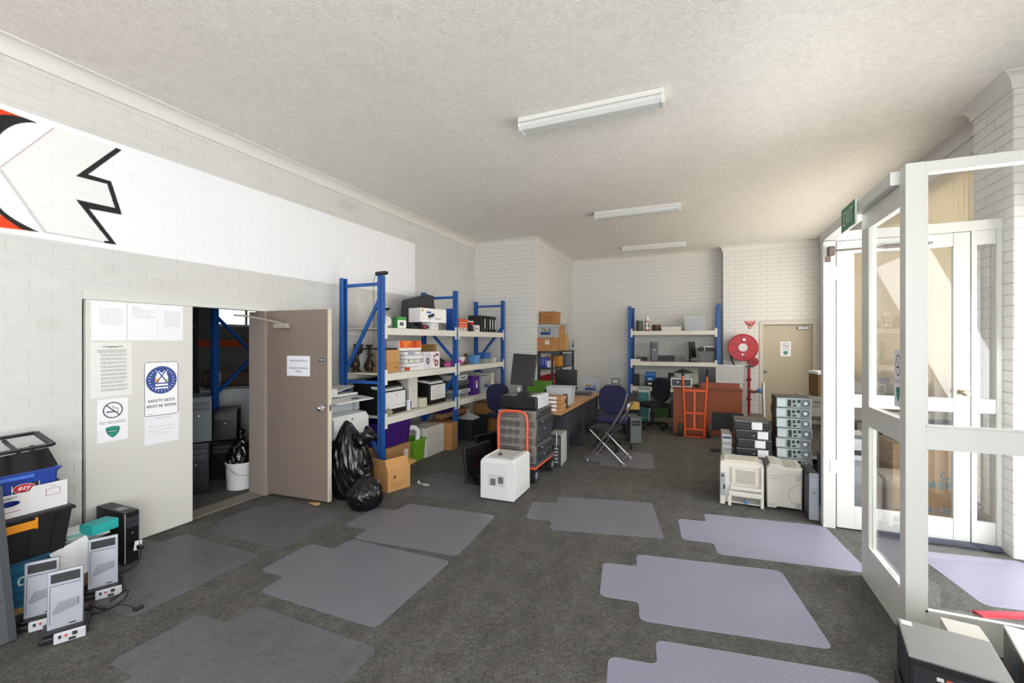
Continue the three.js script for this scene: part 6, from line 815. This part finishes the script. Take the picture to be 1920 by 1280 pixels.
{ const o = thing('wall_board', 'scuffed pale grey board leaning on the reddish desk', 'board', [0.48, 0.957, 8.665], deg(-2)); part(o, 'board', at(prism([[-0.22, 0], [0.22, 0], [0.22, 0.31], [0.16, 0.315], [0.0, 0.30], [-0.1, 0.325], [-0.22, 0.30]], 0.02, 0.004), 0, 0, 0, deg(-3)), mat(0xb9b8b4, 0.5)); part(o, 'edge_strip', at(bx(0.43, 0.012, 0.024), 0, 0.308, -0.015), whitePlastic); part(o, 'scuff', [at(bx(0.1, 0.003, 0.001), -0.12, 0.18, 0.003, deg(-3), 0, 0.3)], mat(0x6a6a68, 0.7)); }
carton('small white box beside the leaning grey board', [0.63, 0.8555, 8.95], [0.10, 0.24, 0.12], 0, { m: mat(0xd9d8d4, 0.6), plain: true });
{ const o = thing('camera_lens', 'black lens barrel on the reddish desk', 'lens', [-0.05, 0.8555, 8.74], deg(70)); part(o, 'barrel', [cylX(0.03, 0.12, 0, 0.032, 0), cylX(0.036, 0.04, 0.05, 0.036, 0)], blackPlastic); part(o, 'ring', cylX(0.037, 0.008, 0.03, 0.037, 0), mat(0x8a8a4a, 0.5)); }
{ const o = thing('hand_truck', 'bright orange upright hand truck in front of the reddish desk', 'hand truck', [-0.085, 0, 8.42], deg(-3)); const op = mat(0xe25a1a, 0.4);
  for (const s of [-1, 1]) {
    part(o, 'upright', tube([[s * 0.155, 0.04, 0.02], [s * 0.165, 0.4, -0.02], [s * 0.19, 0.85, -0.07], [s * 0.20, 1.08, -0.10]], 0.0165, 30), op); part(o, 'grip', tube([[s * 0.20, 1.07, -0.10], [s * 0.20, 1.20, -0.118]], 0.019, 4, false), rubber);
    const w = part(o, 'wheel', new THREE.TorusGeometry(0.085, 0.035, 12, 28).rotateY(R90).translate(s * 0.235, 0.12, -0.08), mat(0x3b3d38, 0.85)); part(w, 'hub', cylX(0.06, 0.04, s * 0.235, 0.12, -0.08), op); part(w, 'axle_bracket', bar([s * 0.19, 0.12, -0.08], [s * 0.165, 0.30, -0.01], 0.02, 0.02), op); }
  part(o, 'cross_bar', bx(0.33, 0.03, 0.02, 0, 0.135, 0.01), op); part(o, 'cross_bar', bx(0.33, 0.035, 0.02, 0, 0.41, -0.02), op); part(o, 'cross_bar', bx(0.37, 0.04, 0.02, 0, 0.80, -0.065), op); part(o, 'centre_bar', bar([0, 0.14, 0.01], [0, 0.82, -0.068], 0.03, 0.012), op); part(o, 'axle', cylX(0.01, 0.5, 0, 0.12, -0.08), steel); part(o, 'toe_plate', [bx(0.36, 0.01, 0.14, 0, 0.005, -0.06)], op); }
monitor('black monitor seen from behind on the carpet by the reddish desk', [0.42, 0, 8.05], deg(176), { w: 0.47, h: 0.30, stand: 0.22 });
{ const o = thing('keyboard', 'black keyboard on the carpet beside the floor monitor', 'keyboard', [0.36, 0, 7.55], deg(8)); part(o, 'board', rb(0.40, 0.02, 0.15, 0, 0, 0, 0.006), blackPlastic); part(o, 'key_rows', Array.from({ length: 5 }, (_, i) => bx(0.36, 0.006, 0.02, 0, 0.018, -0.052 + i * 0.026)), darkPlastic); }
tower('computer_tower', 'dark computer tower on the carpet behind the floor monitor', 'computer', [0.88, 0, 8.6], deg(-4), [0.2, 0.42, 0.42], { body: mat(0x3a3c3e, 0.5), front: mat(0x34373a, 0.5) });

// fire hose reel, pipe and signs on the far wall
{ const o = thing('fire_hose_reel', 'large red fire hose reel on the far brick wall', 'hose reel', [0.835, 1.563, 10.53], 0); const red = mat(0xb01420, 0.35);
  part(o, 'hose', Array.from({ length: 4 }, (_, i) => tor(0.215 + (i % 2) * 0.01, 0.02, 0, 0, -0.07 + i * 0.04, 40)), mat(0x1b1b1c, 0.6));
  part(o, 'front_disc', [cylZ(0.275, 0.008, 0, 0, 0.10, 48), tor(0.275, 0.012, 0, 0, 0.10, 48)], red); part(o, 'back_disc', cylZ(0.275, 0.008, 0, 0, -0.09, 40), red); part(o, 'spoke', Array.from({ length: 6 }, (_, i) => at(bx(0.012, 0.16, 0.008, 0, 0.1, 0), 0, 0, 0.106, 0, 0, deg(60 * i + 5))), mat(0x7d0e17, 0.4)); part(o, 'hub_label', cylZ(0.085, 0.006, 0, 0, 0.107, 32), mat(0xd6d6d6, 0.45)); part(o, 'label', [bx(0.06, 0.05, 0.002, 0.02, 0.14, 0.106)], paper); part(o, 'label', bx(0.05, 0.05, 0.002, 0.0, -0.17, 0.106), paper);
  part(o, 'wall_bracket', [bx(0.06, 0.3, 0.08, 0, -0.15, -0.145), cylZ(0.03, 0.1, 0, 0, -0.12)], mat(0x8f1119, 0.5)); part(o, 'hose_drop', tube([[-0.22, -0.10, 0.0], [-0.21, -0.25, 0.03], [-0.16, -0.38, 0.04]], 0.016), mat(0x1b1b1c, 0.6)); }
{ const o = thing('hose_cap', 'small round red cap disc below the hose reel', 'cap', [1.055, 1.258, 10.69], 0); part(o, 'disc', [cylZ(0.09, 0.03, 0, 0, 0, 32), tor(0.088, 0.008, 0, 0, 0.014, 32)], mat(0xa31520, 0.4)); part(o, 'centre', cylZ(0.02, 0.012, 0, 0, 0.02), mat(0x7d0e17, 0.5)); }
{ const o = thing('fire_pipe', 'red vertical fire pipe with valve and blue cap by the far wall', 'pipe', [0.96, 0, 10.60], 0); part(o, 'pipe', [cyl(0.028, 1.12, 0, 0.0, 0)], mat(0xa8161e, 0.4)); part(o, 'elbow', tube([[0, 0.70, 0], [0, 0.66, 0.05], [0.06, 0.64, 0.10], [0.14, 0.65, 0.12]], 0.03, 20), mat(0x8a4a36, 0.5)); part(o, 'blue_cap', sph(0.062, 0.20, 0.665, 0.12, 1.1, 0.8, 0.9), mat(0x3f7bc0, 0.4)); part(o, 'valve_wheel', [tor(0.07, 0.009, 0, 0, 0, 24).rotateX(R90).translate(0.02, 1.16, 0), cyl(0.01, 0.1, 0.02, 1.08, 0)], mat(0x3c3c38, 0.5)); part(o, 'coupling', [cyl(0.045, 0.05, 0, 0.86, 0), cyl(0.045, 0.04, 0, 0.45, 0)], mat(0x7a1218, 0.5)); }
{ const o = thing('fire_sign', 'red triangular fire hose sign on the far wall', 'sign', [0.993, 1.95, 10.727], 0); part(o, 'plate', prism([[0, 0], [0.115, 0.175], [-0.115, 0.175]], 0.004), mat(0xb8231f, 0.45)); part(o, 'print', [bx(0.15, 0.014, 0.001, 0, 0.145, 0.0025), bx(0.03, 0.022, 0.001, 0, 0.03, 0.0025)], mat(0xe6c9bd, 0.6)); part(o, 'emblem', [cylZ(0.036, 0.002, 0, 0.095, 0.003)], mat(0xd9b9a4, 0.6)); part(o, 'emblem', cylZ(0.024, 0.002, 0, 0.095, 0.0045), mat(0x2a1a16, 0.6)); }
{ const o = struct('door', 'cream painted door in the far wall', 'door'); part(o, 'leaf', at(new RoundedBoxGeometry(0.90, 2.03, 0.04, 1, 0.003), 1.68, 1.02, -10.79), mat(0xb5ab95, 0.5));
  part(o, 'door_frame', [wb(1.17, 1.235, 0, 2.11, 10.715, 10.86), wb(2.125, 2.19, 0, 2.11, 10.715, 10.86), wb(1.235, 2.125, 2.045, 2.11, 10.715, 10.86)], mat(0xcfc8b8, 0.5));
  part(o, 'door_knob', [cylZ(0.03, 0.008, 1.295, 1.06, -10.765), sph(0.027, 1.295, 1.06, -10.72)], chrome); part(o, 'door_closer', [rb(0.18, 0.05, 0.05, 1.95, 1.94, -10.745, 0.008), bar([1.95, 1.97, -10.72], [2.1, 2.03, -10.7], 0.016, 0.008)], steel); }
sheetOn('no_smoking_sign', 'white no smoking sign with a green shield on the far cream door', 'sign', [0.19, 0.31], [1.655, 1.38, 10.768], 0, smokeSign);
{ const o = thing('plank', 'white painted plank leaning beside the far door', 'plank', [1.18, 0, 10.1], deg(8)); part(o, 'plank', at(bx(0.03, 0.86, 0.12), 0, 0, 0, deg(-4)), whitePlastic); part(o, 'end_cap', at(bx(0.032, 0.01, 0.122), 0, 0.855, -0.06, deg(-4)), paleGrey); }

// ------------------------------------------------------------------ computers and printers stacked by the lobby
const hpBits = (i) => [['silver_line', 0, 0.93, 0.99, 0.03, mat(0xc9cbd0, 0.3, 0.6)], ['label', 0.28 - (i % 2) * 0.12, 0.08, 0.30, 0.80, paper], ['badge', 0.02, 0.35, 0.05, 0.12, mat(0xb8bac0, 0.3, 0.5)], ['drive_slot', -0.26, 0.55, 0.40, 0.16, mat(0x232427, 0.4)]];
for (let i = 0; i < 8; i++) flatPC(`black desktop computer with a white label, ${i ? i === 7 ? 'topmost' : ORD[7 - i] + ' from the top' : 'lowest'} of the low stack`, [0.545 + [0, 0.012, -0.008, 0.01, 0.004, 0.012, -0.006, -0.012][i], i * 0.1005, 5.76], deg([0, 1, -1, 0.5, -0.5, 1, 2, -1][i]), [0.34, 0.10, 0.38], { group: 'black desktop computers in a low stack', body: mat(0x4d4a44, 0.5), bits: hpBits(i) });
{ const fanG = mat(0x6f7577, 0.5), port = mat(0x1d2224, 0.5), panel = mat(0x97a3a3, 0.4, 0.4);
  for (let i = 0; i < 10; i++) { const o = flatPC(`bare metal backed desktop computer, ${i ? i === 9 ? 'topmost' : ORD[9 - i] + ' from the top' : 'lowest'} of the tall stack`, [0.93 + [0, 0.004, -0.005, 0.006, 0, -0.004, 0.005, 0, -0.006, 0.0][i], i * 0.1085, 5.73], deg([0, 0.6, -0.5, 0, 1, -0.6, 0.4, 0, 0.8, 0][i]), [0.325, 0.108, 0.36], { group: 'desktop computers in the tall stack with rears showing', body: mat(0x3a332c, 0.5), frontM: panel, bits: [['slot_cover', -0.36, 0.12, 0.24, 0.74, mat(0xb3bdbd, 0.4, 0.4)], ['port_block', -0.13, 0.14, 0.10, 0.68, port], ['port_block', 0.0, 0.5, 0.08, 0.3, port], ['port_block', 0.02, 0.15, 0.1, 0.18, port], ['power_socket', 0.135, 0.55, 0.085, 0.28, port], ['fan_grille', 0.33, 0.1, 0.28, 0.8, fanG]] });
    part(o, 'fan_ring', tor(0.030, 0.004, 0.107, 0.054, 0.183, 20), mat(0x555b5d, 0.5)); part(o, 'fan_hub', cylZ(0.017, 0.003, 0.107, 0.054, 0.1825, 16), mat(0xc4cccc, 0.5)); part(o, 'top_edge', bx(0.32, 0.008, 0.34, 0, 0.1, -0.01), mat(0x24211d, 0.5)); } }
{ const o = tower('computer_tower', 'narrow pale grey computer standing beside the low black stack', 'computer', [0.285, 0, 5.78], 0, [0.10, 0.62, 0.34], { body: mat(0xa5a6a2, 0.5), front: mat(0xb6b8b4, 0.45), bay: mat(0x8f9290, 0.5) }); part(o, 'top_ports', bx(0.08, 0.03, 0.003, 0, 0.58, 0.1705), mat(0x3a4a6a, 0.5)); }
{ const o = thing('laser_printer', 'cream laser printer showing its vented rear beside the low stack', 'printer', [0.405, 0, 5.29], deg(-3)); const c = cream, W = 0.40, L = 0.38;
  part(o, 'body', side([[-L / 2, 0.02], [L / 2 - 0.02, 0.02], [L / 2 - 0.02, 0.40], [L / 2 - 0.05, 0.435], [-L / 2, 0.42]], W, 0, 0.012), c); part(o, 'rear_frame', [rb(0.05, 0.40, 0.03, -0.175, 0.0, L / 2 - 0.01, 0.006), rb(0.03, 0.42, 0.03, 0.185, 0.0, L / 2 - 0.01, 0.006)], c);
  const v = part(o, 'vent_panel', rb(0.25, 0.17, 0.02, 0.03, 0.22, L / 2 - 0.012, 0.006), mat(0xd2ccbc, 0.5)); const d = []; for (let i = 0; i < 17; i++) for (let j = 0; j < 11; j++) d.push(bx(0.006, 0.006, 0.002, -0.05 + i * 0.0105 - 0.0 + 0.0, 0.236 + j * 0.0125, L / 2 - 0.0015)); part(v, 'vent_holes', d, mat(0x6b675d, 0.7));
  part(o, 'port_strip', rb(0.045, 0.24, 0.012, -0.172, 0.09, L / 2 + 0.004, 0.003), mat(0x9aa3a6, 0.5)); part(o, 'socket', [bx(0.02, 0.022, 0.003, -0.175, 0.285, L / 2 + 0.011)], blackPlastic); part(o, 'socket', bx(0.018, 0.045, 0.003, -0.16, 0.16, L / 2 + 0.011), mat(0x2a3034, 0.5));
  part(o, 'rear_tray', [rb(0.28, 0.03, 0.05, 0.035, 0.17, L / 2 + 0.0, 0.006), rb(0.30, 0.05, 0.03, 0.03, 0.10, L / 2 + 0.0, 0.006), bx(0.03, 0.10, 0.04, -0.11, 0.0, L / 2)], c); part(o, 'roller_slot', [bx(0.26, 0.05, 0.01, 0.04, 0.035, L / 2 - 0.018)], mat(0x7f7d74, 0.6)); part(o, 'lever', rb(0.03, 0.045, 0.02, 0.045, 0.03, L / 2, 0.006), mat(0x4f7fb5, 0.4)); part(o, 'top_cover', rb(0.33, 0.02, 0.28, 0.0, 0.425, -0.03, 0.008), mat(0xdcd6c8, 0.5)); }
{ const o = thing('laser_printer', 'cream laser printer showing its smooth curved side', 'printer', [0.785, 0, 5.32], deg(-92)); // front to the west
  part(o, 'body', side([[-0.15, 0.03], [0.06, 0.03], [0.075, 0.012], [0.15, 0.012], [0.155, 0.40], [0.12, 0.455], [0.06, 0.455], [-0.02, 0.425], [-0.155, 0.43]], 0.38, 0, 0.014), cream); part(o, 'control_panel', at(rb(0.2, 0.012, 0.06, 0, 0, 0, 0.004), 0, 0.435, 0.145, deg(40)), mat(0x5a5a57, 0.5)); const sg = mat(0xb5af9f, 0.6);
  part(o, 'seam', [tube([[0.1905, 0.33, 0.15], [0.1905, 0.345, 0.05], [0.1905, 0.36, -0.02], [0.1905, 0.37, -0.14]].map(([x, y, z]) => [x, y, z]), 0.0016), tube([[0.1905, 0.06, -0.13], [0.1905, 0.12, -0.05], [0.1905, 0.2, -0.04], [0.1905, 0.28, -0.12]], 0.0016)], mat(0x8d8778, 0.6)); const d = []; for (let i = 0; i < 4; i++) for (let j = 0; j < 4; j++) { d.push(bx(0.002, 0.006, 0.006, 0.191, 0.31 + j * 0.012, -0.10 - i * 0.011)); d.push(bx(0.002, 0.006, 0.006, 0.191, 0.05 + j * 0.012, -0.10 - i * 0.011)); } part(o, 'vent_holes', d, mat(0x6b675d, 0.7)); part(o, 'badge', [bx(0.002, 0.008, 0.07, 0.191, 0.31, 0.09)], sg); part(o, 'badge', at(tor(0.014, 0.002, 0, 0, 0, 20).rotateY(R90).scale(1, 0.7, 1.2), 0.191, 0.05, 0.11), mat(0x77725f, 0.6)); part(o, 'paper_top', bx(0.2, 0.004, 0.12, 0, 0.431, -0.06), sg); }
{ const o = tower('computer_tower', 'grey sided computer standing on edge against the lobby jamb', 'computer', [0.99, 0, 5.12], 0, [0.08, 0.44, 0.36], { body: mat(0x2b2d2f, 0.5), front: mat(0x9da3ab, 0.45), bay: mat(0xa9afb6, 0.45) }); part(o, 'side_cover', rb(0.012, 0.42, 0.34, -0.043, 0.012, 0, 0.003), darkPlastic); }
// further along the east side, past the tall stack
{ const o = thing('table', 'low dark table behind the tall stack of computers', 'table', [1.55, 0, 7.0], 0); part(o, 'table_top', rb(0.9, 0.03, 1.0, 0, 0.72, 0, 0.004), mat(0x4a4641, 0.6)); for (const [x, z] of [[-0.42, 0.46], [0.42, 0.46], [-0.42, -0.46], [0.42, -0.46]]) part(o, 'leg', bx(0.04, 0.72, 0.04, x, 0, z), blackPlastic); }
flatPC('pale grey desktop case lying on the low dark table', [1.36, 0.7505, 6.75], deg(4), [0.42, 0.12, 0.4], { body: mat(0x8f8d86, 0.5), frontM: mat(0x9a9890, 0.5), bits: [['slot', 0.2, 0.3, 0.4, 0.2, mat(0x6a6862, 0.5)], ['slot', -0.3, 0.3, 0.15, 0.4, mat(0xb9b9b4, 0.5)]] });
flatPC('second pale grey case on top of the first past the tall stack', [1.38, 0.8715, 6.76], deg(-3), [0.40, 0.13, 0.4], { body: mat(0x86837b, 0.5), frontM: mat(0x908d84, 0.5), bits: [['slot', 0.1, 0.4, 0.5, 0.15, mat(0x5f5d57, 0.5)]] });
carton('brown carton with a white lid standing on the pale grey cases', [1.50, 1.003, 6.80], [0.30, 0.30, 0.34], deg(6), { m: mat(0x7a5a38, 0.85), plain: true, lid: 0.035, lidM: whitePlastic });
{ const o = thing('inkjet_printer', 'black and white printer on the floor past the tall stack', 'printer', [1.33, 0, 6.14], deg(-10)); part(o, 'body', rb(0.42, 0.3, 0.4, 0, 0, 0, 0.02), mat(0x242628, 0.4)); part(o, 'lid', at(rb(0.44, 0.03, 0.4, 0, 0, 0, 0.008), 0, 0.31, 0, deg(-12)), mat(0xd2d5d8, 0.4)); part(o, 'output_tray', at(rb(0.3, 0.01, 0.2, 0, 0, 0, 0.004), 0, 0.08, 0.28, deg(10)), darkPlastic); }
// beyond the lobby door: cartons and printers against the windows
carton('large tan carton with blue print behind the lobby door glass', [2.0, 0, 5.50], [0.60, 0.72, 0.42], deg(-2), { m: mat(0xbd9a6e, 0.85), front: printed(512, 600, (g, W, H) => { g.fillStyle = '#bd9a6e'; g.fillRect(0, 0, W, H); g.fillStyle = '#4a86a0'; g.font = 'bold 84px sans-serif'; g.fillText('MERC', 196, 325); g.font = 'bold 64px serif'; g.fillText('& Lie', 200, 520); g.lineWidth = 10; g.strokeStyle = '#4a86a0'; g.beginPath(); g.arc(330, 215, 30, 0.4, 4.6); g.stroke(); }) });
{ const o = thing('laser_printer', 'white printer resting on the large tan carton', 'printer', [1.98, 0.7215, 5.50], deg(4)); part(o, 'body', rb(0.46, 0.2, 0.4, 0, 0, 0, 0.015), whitePlastic); part(o, 'lid', rb(0.44, 0.05, 0.38, 0, 0.2, -0.01, 0.012), mat(0x4a4d52, 0.4)); part(o, 'front_slot', bx(0.34, 0.04, 0.003, 0, 0.06, 0.2), darkPlastic); }
carton('plain grey carton beside the tan one behind the lobby door', [1.36, 0, 5.56], [0.36, 0.5, 0.34], deg(3), { m: mat(0x9aa0a4, 0.8) });
{ const o = thing('laser_printer', 'white and grey printer on the plain grey carton', 'printer', [1.36, 0.501, 5.56], deg(-6)); part(o, 'body', rb(0.36, 0.22, 0.34, 0, 0, 0, 0.015), mat(0xd0d4d6, 0.4)); part(o, 'lid', rb(0.35, 0.04, 0.33, 0, 0.22, 0, 0.01), mat(0x6b7074, 0.4)); part(o, 'front_slot', bx(0.26, 0.05, 0.003, 0, 0.06, 0.1705), darkPlastic); }

// ------------------------------------------------------------------ black computers in front of the lobby partition
{ const o = thing('desktop_computer', 'black computer with a pale grey lid at the corner of the glass partition', 'computer', [1.02, 0.006, 2.56], deg(-11));
  part(o, 'case', rb(0.32, 0.315, 0.31, 0, 0.006, 0, 0.006), mat(0x121315, 0.45)); part(o, 'lid', rb(0.322, 0.012, 0.312, 0, 0.318, 0, 0.005), mat(0x8c8b88, 0.5), 'pale grey metal lid'); part(o, 'sticker', bx(0.04, 0.001, 0.04, -0.13, 0.3305, -0.12), paper); part(o, 'scratch', [at(bx(0.05, 0.0006, 0.002), 0.0, 0.3303, 0.0, 0, -0.5, 0), at(bx(0.03, 0.0006, 0.002), -0.05, 0.3303, 0.03, 0, -1.2, 0)], mat(0xc4c4c2, 0.4));
  part(o, 'rear_panel', bx(0.29, 0.26, 0.004, 0, 0.03, 0.156), mat(0x1d2022, 0.5)); const cols = [0xb84a3a, 0x7fae9c, 0x8fb0c0, 0x6a7f5a, 0xc9c9c9]; for (let i = 0; i < 8; i++) part(o, 'port', bx(0.022, 0.014, 0.004, -0.06 + (i % 4) * 0.03, 0.23 + (i / 4 | 0) * 0.025, 0.159), mat(cols[i % 5], 0.5)); part(o, 'side_foot', rb(0.02, 0.12, 0.2, -0.17, 0, 0.02, 0.006), blackPlastic); }
{ const o = thing('desktop_computer', 'black computer with a white lid beside the pale lidded one', 'computer', [1.475, 0, 2.60], deg(-14)); part(o, 'case', rb(0.40, 0.325, 0.44, 0, 0.006, 0, 0.006), mat(0x141517, 0.45)); part(o, 'lid', rb(0.402, 0.012, 0.442, 0, 0.328, 0, 0.005), mat(0xcfd4d2, 0.35)); part(o, 'side_vent', [bx(0.003, 0.10, 0.05, -0.2, 0.18, 0.0), bx(0.003, 0.012, 0.2, -0.2, 0.12, 0.05)], mat(0x3a4448, 0.5)); part(o, 'button', [bx(0.003, 0.02, 0.03, -0.2005, 0.24, -0.05)], mat(0x3b62a0, 0.5)); }
carton('cream card box standing behind the two black computers', [1.235, 0, 2.96], [0.15, 0.235, 0.16], deg(-8), { m: mat(0xd8d4c8, 0.7), plain: true });
{ const o = thing('cloth', 'navy cloth tucked behind the pale lidded computer', 'cloth', [1.06, 0, 2.93], 0); part(o, 'bundle', bagGeo(0.16, 0.21, 0.14, 0, 0.4), mat(0x27315c, 0.9)); part(o, 'fold', bagGeo(0.12, 0.1, 0.12, 0, 0.4).translate(-0.05, 0, 0.06), mat(0x27315c, 0.9)); }
renderer.render(scene, camera);
